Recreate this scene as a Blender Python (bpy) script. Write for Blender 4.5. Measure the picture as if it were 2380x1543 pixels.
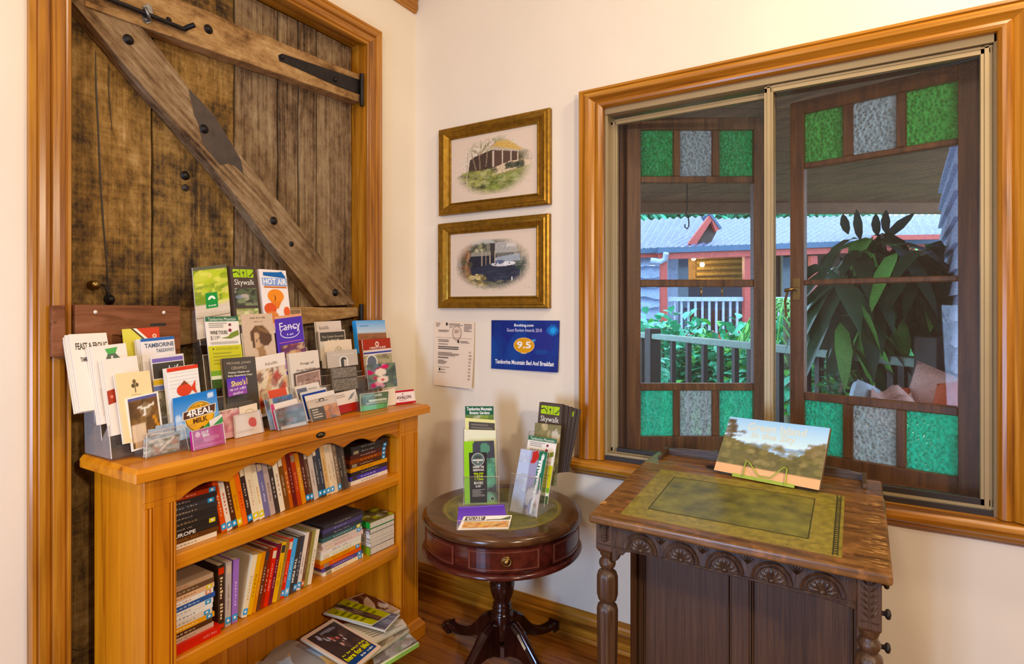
import bpy, bmesh, math, random
import numpy as np
from mathutils import Vector, Matrix

# ------------------------------------------------------------------ scene, camera, world, lights
for o in list(bpy.data.objects):
    bpy.data.objects.remove(o)
SC = bpy.context.scene
COL = SC.collection
F, CX, HY = 1321.0, 1190.0, 714.0          # focal length, centre column and horizon row of the 2380x1543 photograph
PSI = math.atan(802 / 1321.0)
S, C = math.sin(PSI), math.cos(PSI)
CAM = Vector((1.62, -1.87, 1.18))
cd = bpy.data.cameras.new('camera')
cam = bpy.data.objects.new('camera', cd)
COL.objects.link(cam)
cam.location = CAM
cam.rotation_euler = (math.pi / 2, 0, PSI)
cd.sensor_width = 36
cd.lens = 36 * F / 2380
cd.shift_y = -(771.5 - HY) / 2380
cd.clip_start = 0.02
SC.camera = cam
vs = SC.view_settings
vs.view_transform = 'Standard'
vs.look = 'None'
vs.gamma = 1
vs.exposure = -0.1
vs.use_curve_mapping = False
try:
    SC.cycles.transparent_max_bounces = 32
    SC.cycles.max_bounces = 8
except Exception:
    pass

W = bpy.data.worlds.new('world')
SC.world = W
W.use_nodes = True
bg = W.node_tree.nodes['Background']
bg.inputs[0].default_value = (0.48, 0.75, 1.0, 1)
bg.inputs[1].default_value = 5.8


def area(name, loc, target, size, power, color, size_y=None):
    l = bpy.data.lights.new(name, 'AREA')
    l.energy = power
    l.color = color
    l.size = size
    if size_y:
        l.shape = 'RECTANGLE'
        l.size_y = size_y
    o = bpy.data.objects.new(name, l)
    COL.objects.link(o)
    o.location = loc
    d = Vector(target) - Vector(loc)
    o.rotation_euler = d.to_track_quat('-Z', 'Y').to_euler()
    return o


area('ceiling_lamp_warm', (2.25, -0.62, 2.6), (1.5, -0.4, 0.7), 0.2, 17, (1.0, 0.84, 0.63))
area('lamp_warm_right', (2.75, -1.95, 1.75), (0.5, -0.3, 0.8), 0.13, 27, (1.0, 0.83, 0.62))
area('ceiling_lamp_left', (1.25, -2.5, 2.6), (0.3, -1.0, 0.8), 0.35, 15, (1.0, 0.84, 0.64))
area('daylight_door_behind', (0.85, -3.25, 0.75), (0.95, 0.0, 0.3), 0.5, 50, (0.42, 0.62, 1.0), 0.9)

# ------------------------------------------------------------------ geometry helpers


def V3(*a):
    return Vector(a)


RV = V3(C, S, 0)
FV = V3(-S, C, 0)


def ray(px, py):
    u = (px - CX) / F
    return FV + RV * u + V3(0, 0, (HY - py) / F)


def at(px, py, x=None, y=None, z=None):
    "the point of a real plane x=, y= or z= that the photograph shows at px, py"
    d = ray(px, py)
    t = (x - CAM.x) / d.x if x is not None else (y - CAM.y) / d.y if y is not None else (z - CAM.z) / d.z
    return CAM + d * t


def hit(px, py, p, n):
    d = ray(px, py)
    return CAM + d * ((p - CAM).dot(n) / d.dot(n))


def ex(px, py, dep):
    return CAM + ray(px, py) * dep


def lin(h):
    if isinstance(h, str):
        h = h.lstrip('#')
        h = [int(h[i:i + 2], 16) / 255 for i in (0, 2, 4)]
    return tuple(c / 12.92 if c <= 0.04045 else ((c + 0.055) / 1.055) ** 2.4 for c in h[:3])


class MB:
    def __init__(self):
        self.v, self.f, self.c, self.s = [], [], [], []

    def poly(self, pts, col=None, smooth=False):
        n = len(self.v)
        self.v += [tuple(p) for p in pts]
        self.f.append(tuple(range(n, n + len(pts))))
        self.c.append(col)
        self.s.append(smooth)
        return self

    def mesh(self, verts, faces, col=None, smooth=False):
        n = len(self.v)
        self.v += [tuple(p) for p in verts]
        for f in faces:
            self.f.append(tuple(i + n for i in f))
            self.c.append(col)
            self.s.append(smooth)
        return self

    def hexa(self, b, t, col=None):
        "b, t: four bottom and four top points in the same order"
        self.mesh(list(b) + list(t), [(3, 2, 1, 0), (4, 5, 6, 7), (0, 1, 5, 4), (1, 2, 6, 5), (2, 3, 7, 6), (3, 0, 4, 7)], col)
        return self

    def box(self, x0, x1, y0, y1, z0, z1, col=None):
        return self.hexa([(x0, y0, z0), (x1, y0, z0), (x1, y1, z0), (x0, y1, z0)],
                         [(x0, y0, z1), (x1, y0, z1), (x1, y1, z1), (x0, y1, z1)], col)

    def obox(self, o, a, b, c, col=None):
        "box from corner o along vectors a, b, c"
        o, a, b, c = map(Vector, (o, a, b, c))
        return self.hexa([o, o + a, o + a + b, o + b], [o + c, o + a + c, o + a + b + c, o + b + c], col)

    def slab(self, q, d, col=None):
        "four corner points extruded by vector d"
        q = [Vector(p) for p in q]
        return self.hexa([p + d for p in q], q, col)

    def prism(self, pts, d, col=None, smooth=False):
        pts = [Vector(p) for p in pts]
        d = Vector(d)
        n = len(pts)
        self.mesh(pts + [p + d for p in pts],
                  [tuple(range(n))[::-1], tuple(range(n, 2 * n))], col)
        self.mesh(pts + [p + d for p in pts], [(i, (i + 1) % n, n + (i + 1) % n, n + i) for i in range(n)], col, smooth)
        return self

    def lathe(self, prof, c, n=28, axis=(0, 0, 1), flute=None, col=None, smooth=True, cap=True):
        "prof: (radius, height) list around an axis through c"
        c = Vector(c)
        q = Vector((0, 0, 1)).rotation_difference(Vector(axis))
        vs_ = []
        for k, (r, h) in enumerate(prof):
            for i in range(n):
                a = 2 * math.pi * i / n
                rr = r
                if flute and flute[0] <= k <= flute[1]:
                    rr = r * (1 - flute[3] * (0.5 + 0.5 * math.cos(a * flute[2])))
                vs_.append(c + q @ Vector((rr * math.cos(a), rr * math.sin(a), h)))
        fs = []
        for k in range(len(prof) - 1):
            for i in range(n):
                j = (i + 1) % n
                fs.append((k * n + i, k * n + j, (k + 1) * n + j, (k + 1) * n + i))
        self.mesh(vs_, fs, col, smooth)
        m = len(prof) - 1
        if cap and prof[0][0] > 1e-5:
            self.poly(vs_[0:n][::-1], col)
        if cap and prof[m][0] > 1e-5:
            self.poly(vs_[m * n:], col)
        return self

    def tube(self, pts, r, n=8, col=None, rs=None):
        pts = [Vector(p) for p in pts]
        rings = []
        up = Vector((0.13, 0.21, 0.97))
        for i, p in enumerate(pts):
            d = (pts[min(i + 1, len(pts) - 1)] - pts[max(i - 1, 0)]).normalized()
            a = d.cross(up)
            if a.length < 1e-3:
                a = d.cross(Vector((1, 0, 0)))
            a.normalize()
            b = d.cross(a)
            rr = rs[i] if rs else r
            rings.append([p + (a * math.cos(2 * math.pi * k / n) + b * math.sin(2 * math.pi * k / n)) * rr for k in range(n)])
        vs_ = [q for g in rings for q in g]
        fs = [(i * n + k, i * n + (k + 1) % n, (i + 1) * n + (k + 1) % n, (i + 1) * n + k) for i in range(len(pts) - 1) for k in range(n)]
        self.mesh(vs_, fs, col, True)
        self.poly(rings[0][::-1], col)
        self.poly(rings[-1], col)
        return self

    def sphere(self, c, r, n=10, m=6, col=None):
        c = Vector(c)
        r = Vector(r) if not isinstance(r, (int, float)) else Vector((r, r, r))
        prof = []
        vs_ = []
        for k in range(m + 1):
            t = math.pi * k / m
            for i in range(n):
                a = 2 * math.pi * i / n
                vs_.append(c + Vector((r.x * math.sin(t) * math.cos(a), r.y * math.sin(t) * math.sin(a), -r.z * math.cos(t))))
        fs = [(k * n + i, k * n + (i + 1) % n, (k + 1) * n + (i + 1) % n, (k + 1) * n + i) for k in range(m) for i in range(n)]
        return self.mesh(vs_, fs, col, True)

    def grid(self, fn, nu, nv, colfn=None, smooth=True):
        "surface fn(s,t) -> point with optional colour per corner"
        vs_ = [fn(i / nu, j / nv) for j in range(nv + 1) for i in range(nu + 1)]
        n = len(self.v)
        self.v += [tuple(p) for p in vs_]
        for j in range(nv):
            for i in range(nu):
                ix = [(i, j), (i + 1, j), (i + 1, j + 1), (i, j + 1)]
                self.f.append(tuple(n + b * (nu + 1) + a for a, b in ix))
                self.c.append([colfn(a / nu, b / nv) for a, b in ix] if colfn else None)
                self.s.append(smooth)
        return self

    def build(self, name, mat, parent=None, base=None, bevel=0, seg=2, normals=True):
        me = bpy.data.meshes.new(name)
        if base is None and parent is not None:
            base = wloc(parent)
        b = Vector(base) if base is not None else Vector((0, 0, 0))
        me.from_pydata([(p[0] - b.x, p[1] - b.y, p[2] - b.z) for p in self.v], [], self.f)
        me.polygons.foreach_set('use_smooth', self.s)
        if any(c is not None for c in self.c):
            at_ = me.color_attributes.new('Col', 'FLOAT_COLOR', 'CORNER')
            buf = []
            for f, c in zip(self.f, self.c):
                if c is None:
                    c = (0.8, 0.8, 0.8)
                if isinstance(c, list):
                    for q in c:
                        buf += [q[0], q[1], q[2], 1]
                else:
                    buf += [c[0], c[1], c[2], 1] * len(f)
            at_.data.foreach_set('color', buf)
        me.materials.append(mat)
        if normals and len(self.f) < 6000:
            bm = bmesh.new()
            bm.from_mesh(me)
            if bevel:
                bmesh.ops.remove_doubles(bm, verts=bm.verts, dist=1e-5)
            bmesh.ops.recalc_face_normals(bm, faces=bm.faces)
            bm.to_mesh(me)
            bm.free()
        o = bpy.data.objects.new(name, me)
        COL.objects.link(o)
        if parent is not None:
            o.parent = parent
            o.location = b - wloc(parent)
        else:
            o.location = b
        if bevel:
            md = o.modifiers.new('bevel', 'BEVEL')
            md.width = bevel
            md.segments = seg
            md.limit_method = 'ANGLE'
            md.angle_limit = math.radians(35)
        return o


def wloc(o):
    p = Vector(o.location)
    while o.parent:
        o = o.parent
        p = p + Vector(o.location)
    return p


def tag(o, label, cat, group=None, kind=None):
    if label:
        o['label'] = label
    if cat:
        o['category'] = cat
    if group:
        o['group'] = group
    if kind:
        o['kind'] = kind
    return o


def thing(name, loc, label=None, cat=None, group=None, kind=None):
    o = bpy.data.objects.new(name, None)
    COL.objects.link(o)
    o.location = loc
    o.empty_display_size = 0.05
    return tag(o, label, cat, group, kind)


# ------------------------------------------------------------------ materials
MATS = {}


def nmat(name):
    m = bpy.data.materials.new(name)
    m.use_nodes = True
    nt = m.node_tree
    return m, nt, nt.nodes['Principled BSDF'], nt.nodes['Material Output']


def plain(name, col, rough=0.5, metal=0.0, spec=0.5, noise=0.0, nscale=20, bump=0.0, bscale=60):
    m, nt, p, out = nmat(name)
    col = lin(col) if isinstance(col, str) else col
    p.inputs['Base Color'].default_value = (*col, 1)
    p.inputs['Roughness'].default_value = rough
    p.inputs['Metallic'].default_value = metal
    p.inputs['Specular IOR Level'].default_value = spec
    tc = nt.nodes.new('ShaderNodeTexCoord')
    nz = nt.nodes.new('ShaderNodeTexNoise')
    nz.inputs['Scale'].default_value = nscale
    nz.inputs['Detail'].default_value = 5
    nt.links.new(tc.outputs['Object'], nz.inputs['Vector'])
    if noise:
        r = nt.nodes.new('ShaderNodeValToRGB')
        r.color_ramp.elements[0].position = 0.3
        r.color_ramp.elements[1].position = 0.7
        r.color_ramp.elements[0].color = (*[c * (1 - noise) for c in col], 1)
        r.color_ramp.elements[1].color = (*[min(1, c * (1 + noise)) for c in col], 1)
        nt.links.new(nz.outputs['Fac'], r.inputs['Fac'])
        nt.links.new(r.outputs['Color'], p.inputs['Base Color'])
    if bump:
        n2 = nt.nodes.new('ShaderNodeTexNoise')
        n2.inputs['Scale'].default_value = bscale
        n2.inputs['Detail'].default_value = 4
        nt.links.new(tc.outputs['Object'], n2.inputs['Vector'])
        b = nt.nodes.new('ShaderNodeBump')
        b.inputs['Strength'].default_value = bump
        b.inputs['Distance'].default_value = 0.004
        nt.links.new(n2.outputs['Fac'], b.inputs['Height'])
        nt.links.new(b.outputs['Normal'], p.inputs['Normal'])
    return m


def wood(name, cols, axis=2, rough=0.35, fine=45, long=3.0, warp=0.6, bump=0.12, spec=0.5, blot=None):
    "grain running along an axis: stretched noise through a colour ramp, with optional blotches"
    m, nt, p, out = nmat(name)
    tc = nt.nodes.new('ShaderNodeTexCoord')
    oi = nt.nodes.new('ShaderNodeObjectInfo')
    mul = nt.nodes.new('ShaderNodeMath')
    mul.operation = 'MULTIPLY'
    mul.inputs[1].default_value = 37.0
    nt.links.new(oi.outputs['Random'], mul.inputs[0])
    add = nt.nodes.new('ShaderNodeVectorMath')
    add.operation = 'ADD'
    nt.links.new(tc.outputs['Object'], add.inputs[0])
    nt.links.new(mul.outputs[0], add.inputs[1])
    mp = nt.nodes.new('ShaderNodeMapping')
    sc = [fine] * 3
    sc[axis] = long
    mp.inputs['Scale'].default_value = sc
    nt.links.new(add.outputs[0], mp.inputs['Vector'])
    nz = nt.nodes.new('ShaderNodeTexNoise')
    nz.inputs['Scale'].default_value = 1.0
    nz.inputs['Detail'].default_value = 8
    nz.inputs['Roughness'].default_value = 0.62
    nz.inputs['Distortion'].default_value = warp
    nt.links.new(mp.outputs[0], nz.inputs['Vector'])
    r = nt.nodes.new('ShaderNodeValToRGB')
    cols = [lin(c) if isinstance(c, str) else c for c in cols]
    el = r.color_ramp.elements
    el[0].position = 0.3
    el[1].position = 0.72
    el[0].color = (*cols[0], 1)
    el[1].color = (*cols[-1], 1)
    for i, c in enumerate(cols[1:-1]):
        e = el.new(0.3 + 0.42 * (i + 1) / (len(cols) - 1))
        e.color = (*c, 1)
    nt.links.new(nz.outputs['Fac'], r.inputs['Fac'])
    src = r.outputs['Color']
    if blot:
        n3 = nt.nodes.new('ShaderNodeTexNoise')
        n3.inputs['Scale'].default_value = blot[1]
        n3.inputs['Detail'].default_value = 7
        n3.inputs['Roughness'].default_value = 0.65
        nt.links.new(add.outputs[0], n3.inputs['Vector'])
        rr = nt.nodes.new('ShaderNodeValToRGB')
        rr.color_ramp.elements[0].position = blot[2]
        rr.color_ramp.elements[1].position = blot[3]
        nt.links.new(n3.outputs['Fac'], rr.inputs['Fac'])
        mx = nt.nodes.new('ShaderNodeMixRGB')
        mx.blend_type = blot[4] if len(blot) > 4 else 'MIX'
        nt.links.new(rr.outputs['Color'], mx.inputs['Fac'])
        nt.links.new(src, mx.inputs['Color1'])
        mx.inputs['Color2'].default_value = (*lin(blot[0]), 1)
        src = mx.outputs['Color']
    nt.links.new(src, p.inputs['Base Color'])
    p.inputs['Roughness'].default_value = rough
    p.inputs['Specular IOR Level'].default_value = spec
    if bump:
        b = nt.nodes.new('ShaderNodeBump')
        b.inputs['Strength'].default_value = bump
        b.inputs['Distance'].default_value = 0.004
        nt.links.new(nz.outputs['Fac'], b.inputs['Height'])
        nt.links.new(b.outputs['Normal'], p.inputs['Normal'])
    return m


def sheet_mat(name, col, fac, rough=0.05, milk=0.0):
    "clear sheet: see-through with a coating reflection and a slight body tint"
    m, nt, p, out = nmat(name)
    tr = nt.nodes.new('ShaderNodeBsdfTransparent')
    tr.inputs[0].default_value = (*col, 1)
    gl = nt.nodes.new('ShaderNodeBsdfGlossy')
    gl.inputs['Roughness'].default_value = rough
    mx = nt.nodes.new('ShaderNodeMixShader')
    lw = nt.nodes.new('ShaderNodeLayerWeight')
    lw.inputs['Blend'].default_value = 0.5
    pw = nt.nodes.new('ShaderNodeMath')
    pw.operation = 'POWER'
    pw.inputs[1].default_value = 4.0
    nt.links.new(lw.outputs['Facing'], pw.inputs[0])
    ma = nt.nodes.new('ShaderNodeMath')
    ma.operation = 'MULTIPLY_ADD'
    ma.inputs[1].default_value = 0.55
    ma.inputs[2].default_value = fac
    nt.links.new(pw.outputs[0], ma.inputs[0])
    nt.links.new(ma.outputs[0], mx.inputs[0])
    body = tr.outputs[0]
    if milk:
        df = nt.nodes.new('ShaderNodeBsdfDiffuse')
        df.inputs[0].default_value = (0.75, 0.72, 0.68, 1)
        m0 = nt.nodes.new('ShaderNodeMixShader')
        m0.inputs[0].default_value = milk
        nt.links.new(tr.outputs[0], m0.inputs[1])
        nt.links.new(df.outputs[0], m0.inputs[2])
        body = m0.outputs[0]
    nt.links.new(body, mx.inputs[1])
    nt.links.new(gl.outputs[0], mx.inputs[2])
    nt.links.new(mx.outputs[0], out.inputs['Surface'])
    return m


def pebble_glass(name, col, col2):
    m, nt, p, out = nmat(name)
    tc = nt.nodes.new('ShaderNodeTexCoord')
    vo = nt.nodes.new('ShaderNodeTexVoronoi')
    vo.inputs['Scale'].default_value = 105
    nt.links.new(tc.outputs['Object'], vo.inputs['Vector'])
    r = nt.nodes.new('ShaderNodeValToRGB')
    r.color_ramp.elements[0].position = 0.12
    r.color_ramp.elements[1].position = 0.55
    r.color_ramp.elements[0].color = (*lin(col2), 1)
    r.color_ramp.elements[1].color = (*lin(col), 1)
    nt.links.new(vo.outputs['Distance'], r.inputs['Fac'])
    b = nt.nodes.new('ShaderNodeBump')
    b.inputs['Strength'].default_value = 0.9
    b.inputs['Distance'].default_value = 0.01
    nt.links.new(vo.outputs['Distance'], b.inputs['Height'])
    tl = nt.nodes.new('ShaderNodeBsdfTranslucent')
    nt.links.new(r.outputs['Color'], tl.inputs['Color'])
    nt.links.new(b.outputs['Normal'], tl.inputs['Normal'])
    tr = nt.nodes.new('ShaderNodeBsdfTransparent')
    nt.links.new(r.outputs['Color'], tr.inputs['Color'])
    gl = nt.nodes.new('ShaderNodeBsdfGlossy')
    gl.inputs['Roughness'].default_value = 0.12
    nt.links.new(b.outputs['Normal'], gl.inputs['Normal'])
    m1 = nt.nodes.new('ShaderNodeMixShader')
    m1.inputs[0].default_value = 0.5
    nt.links.new(tl.outputs[0], m1.inputs[1])
    nt.links.new(tr.outputs[0], m1.inputs[2])
    m2 = nt.nodes.new('ShaderNodeMixShader')
    m2.inputs[0].default_value = 0.06
    nt.links.new(m1.outputs[0], m2.inputs[1])
    nt.links.new(gl.outputs[0], m2.inputs[2])
    nt.links.new(m2.outputs[0], out.inputs['Surface'])
    return m


def print_mat(name, rough, spec=0.4, gain=1.08):
    m, nt, p, out = nmat(name)
    a = nt.nodes.new('ShaderNodeAttribute')
    a.attribute_name = 'Col'
    hs_ = nt.nodes.new('ShaderNodeHueSaturation')
    hs_.inputs['Saturation'].default_value = 1.12
    hs_.inputs['Value'].default_value = gain
    nt.links.new(a.outputs['Color'], hs_.inputs['Color'])
    mn = nt.nodes.new('ShaderNodeVectorMath')
    mn.operation = 'MINIMUM'
    mn.inputs[1].default_value = (0.9, 0.9, 0.9)
    nt.links.new(hs_.outputs[0], mn.inputs[0])
    nt.links.new(mn.outputs[0], p.inputs['Base Color'])
    p.inputs['Roughness'].default_value = rough
    p.inputs['Specular IOR Level'].default_value = spec
    return m


def emis(name, col, s):
    m, nt, p, out = nmat(name)
    p.inputs['Emission Color'].default_value = (*lin(col), 1)
    p.inputs['Emission Strength'].default_value = s
    return m


M = dict(
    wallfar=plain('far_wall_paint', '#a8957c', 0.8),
    wall=plain('wall_paint', '#efe2cd', 0.75, noise=0.03, nscale=3, bump=0.05, bscale=90, spec=0.2),
    ceil=plain('ceiling_paint', '#efe8da', 0.8),
    floor=wood('floor_boards', ['#5a2d0b', '#8a4a10', '#a3621c', '#b8782c'], 0, 0.22, 30, 1.6),
    case_z=wood('casing_timber_upright', ['#63350a', '#9c600f', '#b8791b', '#cf9537'], 2, 0.28, 38, 1.3),
    case_x=wood('casing_timber_level', ['#63350a', '#9c600f', '#b8791b', '#cf9537'], 0, 0.28, 38, 1.3),
    case_y=wood('casing_timber_depthwise', ['#63350a', '#9c600f', '#b8791b', '#cf9537'], 1, 0.28, 38, 1.3),
    pine_z=wood('honey_pine_upright', ['#984e04', '#c67608', '#d6850d', '#e2961c'], 2, 0.3, 30, 1.1, bump=0.05),
    pine_y=wood('honey_pine_level', ['#984e04', '#c67608', '#d6850d', '#e2961c'], 1, 0.3, 30, 1.1, bump=0.05),
    pine_x=wood('honey_pine_depthwise', ['#984e04', '#c67608', '#d6850d', '#e2961c'], 0, 0.3, 30, 1.1, bump=0.05),
    oak_z=wood('dark_oak_upright', ['#3a2415', '#4a311e', '#563b25', '#62462c'], 2, 0.36, 230, 5, bump=0.2),
    oak_x=wood('dark_oak_level', ['#2c190f', '#46301e', '#554029', '#665036'], 0, 0.33, 120, 4, bump=0.2),
    oakcarve=wood('carved_dark_oak', ['#24150d', '#402b1c', '#584128'], 2, 0.26, 70, 12, bump=0.25),
    oakworn=wood('worn_oak_lid', ['#3b240e', '#64401a', '#7c5424', '#8f6631'], 0, 0.3, 60, 6, bump=0.2, blot=('#a8703a', 34, 0.52, 0.78)),
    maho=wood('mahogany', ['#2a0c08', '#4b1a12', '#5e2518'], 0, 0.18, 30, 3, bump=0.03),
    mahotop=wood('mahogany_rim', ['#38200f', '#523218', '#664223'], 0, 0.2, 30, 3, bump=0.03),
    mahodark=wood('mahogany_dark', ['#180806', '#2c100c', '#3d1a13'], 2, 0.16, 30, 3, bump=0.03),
    lockwood=wood('old_lock_timber', ['#54301c', '#7b4a2c', '#8d593a', '#9a6645'], 1, 0.7, 40, 5, 0.8, 0.2, 0.15, ('#4c2c19', 26, 0.62, 0.74)),
    iron=plain('black_iron', '#26211f', 0.45, 0.6, noise=0.4, nscale=60, bump=0.2),
    steel=plain('grey_steel', '#8b8885', 0.35, 0.9, noise=0.25, nscale=60),
    brass=plain('aged_brass', '#8f7443', 0.3, 1.0, noise=0.2, nscale=40),
    gilt=plain('gilt_frame', '#97701f', 0.36, 0.75, noise=0.28, nscale=55, bump=0.1, bscale=130),
    alu=plain('bronze_aluminium', '#a8926a', 0.45, 0.3, noise=0.04, nscale=8),
    aludark=plain('dark_track', '#2b221c', 0.5),
    leather=plain('green_leather', '#6a651c', 0.42, noise=0.5, nscale=24, bump=0.2, bscale=160),
    leatherrim=plain('gold_green_leather', '#867724', 0.42, noise=0.35, nscale=60, bump=0.25, bscale=200),
    tooled=plain('tooled_line', '#2e2c0c', 0.6),
    goldline=plain('gold_tooling', '#a08535', 0.4, 0.3),
    sash=wood('sash_timber', ['#44230f', '#5f3816', '#74481f', '#845829'], 2, 0.45, 50, 3, bump=0.1),
    acryl=sheet_mat('clear_acrylic', (0.975, 0.97, 0.96), 0.025, 0.06, 0.04),
    acrylmilk=sheet_mat('scuffed_acrylic', (0.96, 0.95, 0.93), 0.03, 0.12, 0.17),
    glass=sheet_mat('window_glass', (0.98, 0.985, 0.985), 0.012, 0.02),
    edge=plain('acrylic_edge', '#d8c8b8', 0.2),
    mesh=None,
    print=print_mat('printed_paper', 0.38),
    gloss=print_mat('printed_gloss', 0.22, 0.5, 1.4),
    matte=print_mat('printed_matte', 0.6, 0.2, 1.3),
    lime=plain('lime_metal', '#a6b83c', 0.35, 0.1),
    paper=plain('page_block', '#d9cdb6', 0.8, noise=0.12, nscale=150),
    screw=plain('white_screw', '#e8dccb', 0.4),
)


def screen_mat():
    m, nt, p, out = nmat('insect_screen_mesh')
    tr = nt.nodes.new('ShaderNodeBsdfTransparent')
    df = nt.nodes.new('ShaderNodeBsdfDiffuse')
    df.inputs[0].default_value = (*lin('#56493f'), 1)
    mx = nt.nodes.new('ShaderNodeMixShader')
    tc = nt.nodes.new('ShaderNodeTexCoord')
    nz = nt.nodes.new('ShaderNodeTexNoise')
    mp = nt.nodes.new('ShaderNodeMapping')
    mp.inputs['Scale'].default_value = (220, 220, 220)
    nt.links.new(tc.outputs['Object'], mp.inputs[0])
    nz.inputs['Scale'].default_value = 1
    nt.links.new(mp.outputs[0], nz.inputs['Vector'])
    r = nt.nodes.new('ShaderNodeMapRange')
    r.inputs['From Min'].default_value = 0.3
    r.inputs['From Max'].default_value = 0.7
    r.inputs['To Min'].default_value = 0.10
    r.inputs['To Max'].default_value = 0.20
    nt.links.new(nz.outputs['Fac'], r.inputs['Value'])
    nt.links.new(r.outputs[0], mx.inputs[0])
    nt.links.new(tr.outputs[0], mx.inputs[1])
    nt.links.new(df.outputs[0], mx.inputs[2])
    nt.links.new(mx.outputs[0], out.inputs['Surface'])
    return m


M['mesh'] = screen_mat()


def barn(name, cols, saw, grain, seedoff, big=3.2, turn=0.0):
    "weathered board: wide blotches, fine upright grain, and (saw > 0) level saw scars"
    m, nt, p, out = nmat(name)
    tc = nt.nodes.new('ShaderNodeTexCoord')
    oi = nt.nodes.new('ShaderNodeObjectInfo')
    mul = nt.nodes.new('ShaderNodeMath')
    mul.operation = 'MULTIPLY_ADD'
    mul.inputs[1].default_value = 19.0
    mul.inputs[2].default_value = seedoff
    nt.links.new(oi.outputs['Random'], mul.inputs[0])
    add = nt.nodes.new('ShaderNodeVectorMath')
    nt.links.new(tc.outputs['Object'], add.inputs[0])
    nt.links.new(mul.outputs[0], add.inputs[1])
    if turn:                            # grain lies along a beam that is not upright
        tm = nt.nodes.new('ShaderNodeMapping')
        tm.inputs['Rotation'].default_value = (math.radians(turn), 0, 0)
        nt.links.new(tc.outputs['Object'], tm.inputs[0])
        nt.links.new(tm.outputs[0], add.inputs[0])

    def tex(sc, det, ro, dist=0.0):
        mp = nt.nodes.new('ShaderNodeMapping')
        mp.inputs['Scale'].default_value = sc
        nt.links.new(add.outputs[0], mp.inputs[0])
        n = nt.nodes.new('ShaderNodeTexNoise')
        n.inputs['Scale'].default_value = 1
        n.inputs['Detail'].default_value = det
        n.inputs['Roughness'].default_value = ro
        n.inputs['Distortion'].default_value = dist
        nt.links.new(mp.outputs[0], n.inputs['Vector'])
        return n.outputs['Fac']

    def mix(a, b, f):
        x = nt.nodes.new('ShaderNodeMath')
        x.operation = 'MULTIPLY_ADD'
        sb = nt.nodes.new('ShaderNodeMath')
        sb.operation = 'SUBTRACT'
        nt.links.new(b, sb.inputs[0])
        sb.inputs[1].default_value = 0.5
        nt.links.new(sb.outputs[0], x.inputs[0])
        x.inputs[1].default_value = f
        nt.links.new(a, x.inputs[2])
        return x.outputs[0]
    v = tex((5, big * 1.8, big), 12, 0.72, 0.5)
    v = mix(v, tex((110, 110, 2.4), 9, 0.7, 0.3), grain)
    v = mix(v, tex((34, 34, 22), 10, 0.75), 0.6)
    if saw:
        v = mix(v, tex((8, 4.5, 95), 4, 0.6, 0.2), saw)
    r = nt.nodes.new('ShaderNodeValToRGB')
    el = r.color_ramp.elements
    el[0].position, el[1].position = 0.27, 0.74
    cols = [lin(c) for c in cols]
    el[0].color = (*cols[0], 1)
    el[1].color = (*cols[-1], 1)
    for i, c in enumerate(cols[1:-1]):
        e = el.new(0.27 + 0.47 * (i + 1) / (len(cols) - 1))
        e.color = (*c, 1)
    nt.links.new(v, r.inputs['Fac'])
    nt.links.new(r.outputs['Color'], p.inputs['Base Color'])
    p.inputs['Roughness'].default_value = 0.75
    p.inputs['Specular IOR Level'].default_value = 0.2
    b = nt.nodes.new('ShaderNodeBump')
    b.inputs['Strength'].default_value = 0.6
    b.inputs['Distance'].default_value = 0.006
    nt.links.new(v, b.inputs['Height'])
    nt.links.new(b.outputs['Normal'], p.inputs['Normal'])
    return m


M['barn_a'] = barn('old_boards_ochre', ['#1f160d', '#4d3a24', '#80602f', '#a27e46', '#c2a272'], 0.22, 0.35, 3)
M['barn_b'] = barn('old_boards_grey', ['#33261a', '#634c35', '#836a4e', '#97805f', '#ad9673'], 0.0, 0.8, 8)
M['barn_rail'] = barn('old_rail_timber', ['#4a3018', '#7f5c34', '#a37c4c', '#b9935f', '#cdae80'], 0.0, 0.35, 1, 5, 90)
M['barn_brace'] = barn('old_brace_timber', ['#3a2a1a', '#6d5236', '#8a6d4b', '#9c8260', '#b39a78'], 0.0, 0.9, 5, 3.2, 128.5)

# ------------------------------------------------------------------ printing on flat things
_glyph = {}


def glyphs(txt, bold=False):
    k = (txt, bold)
    if k not in _glyph:
        cu = bpy.data.curves.new('t', 'FONT')
        cu.body = txt
        cu.size = 1
        cu.resolution_u = 2
        if bold:
            cu.offset = 0.025
        o = bpy.data.objects.new('t', cu)
        COL.objects.link(o)
        bpy.context.view_layer.update()
        me = bpy.data.meshes.new_from_object(o)
        vs_ = [(v.co.x, v.co.y) for v in me.vertices]
        fs = [tuple(p.vertices) for p in me.polygons]
        bpy.data.objects.remove(o)
        bpy.data.curves.remove(cu)
        bpy.data.meshes.remove(me)
        xs = [v[0] for v in vs_] or [0]
        ys = [v[1] for v in vs_] or [0]
        _glyph[k] = (vs_, fs, min(xs), max(xs), min(ys), max(ys))
    return _glyph[k]


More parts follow.
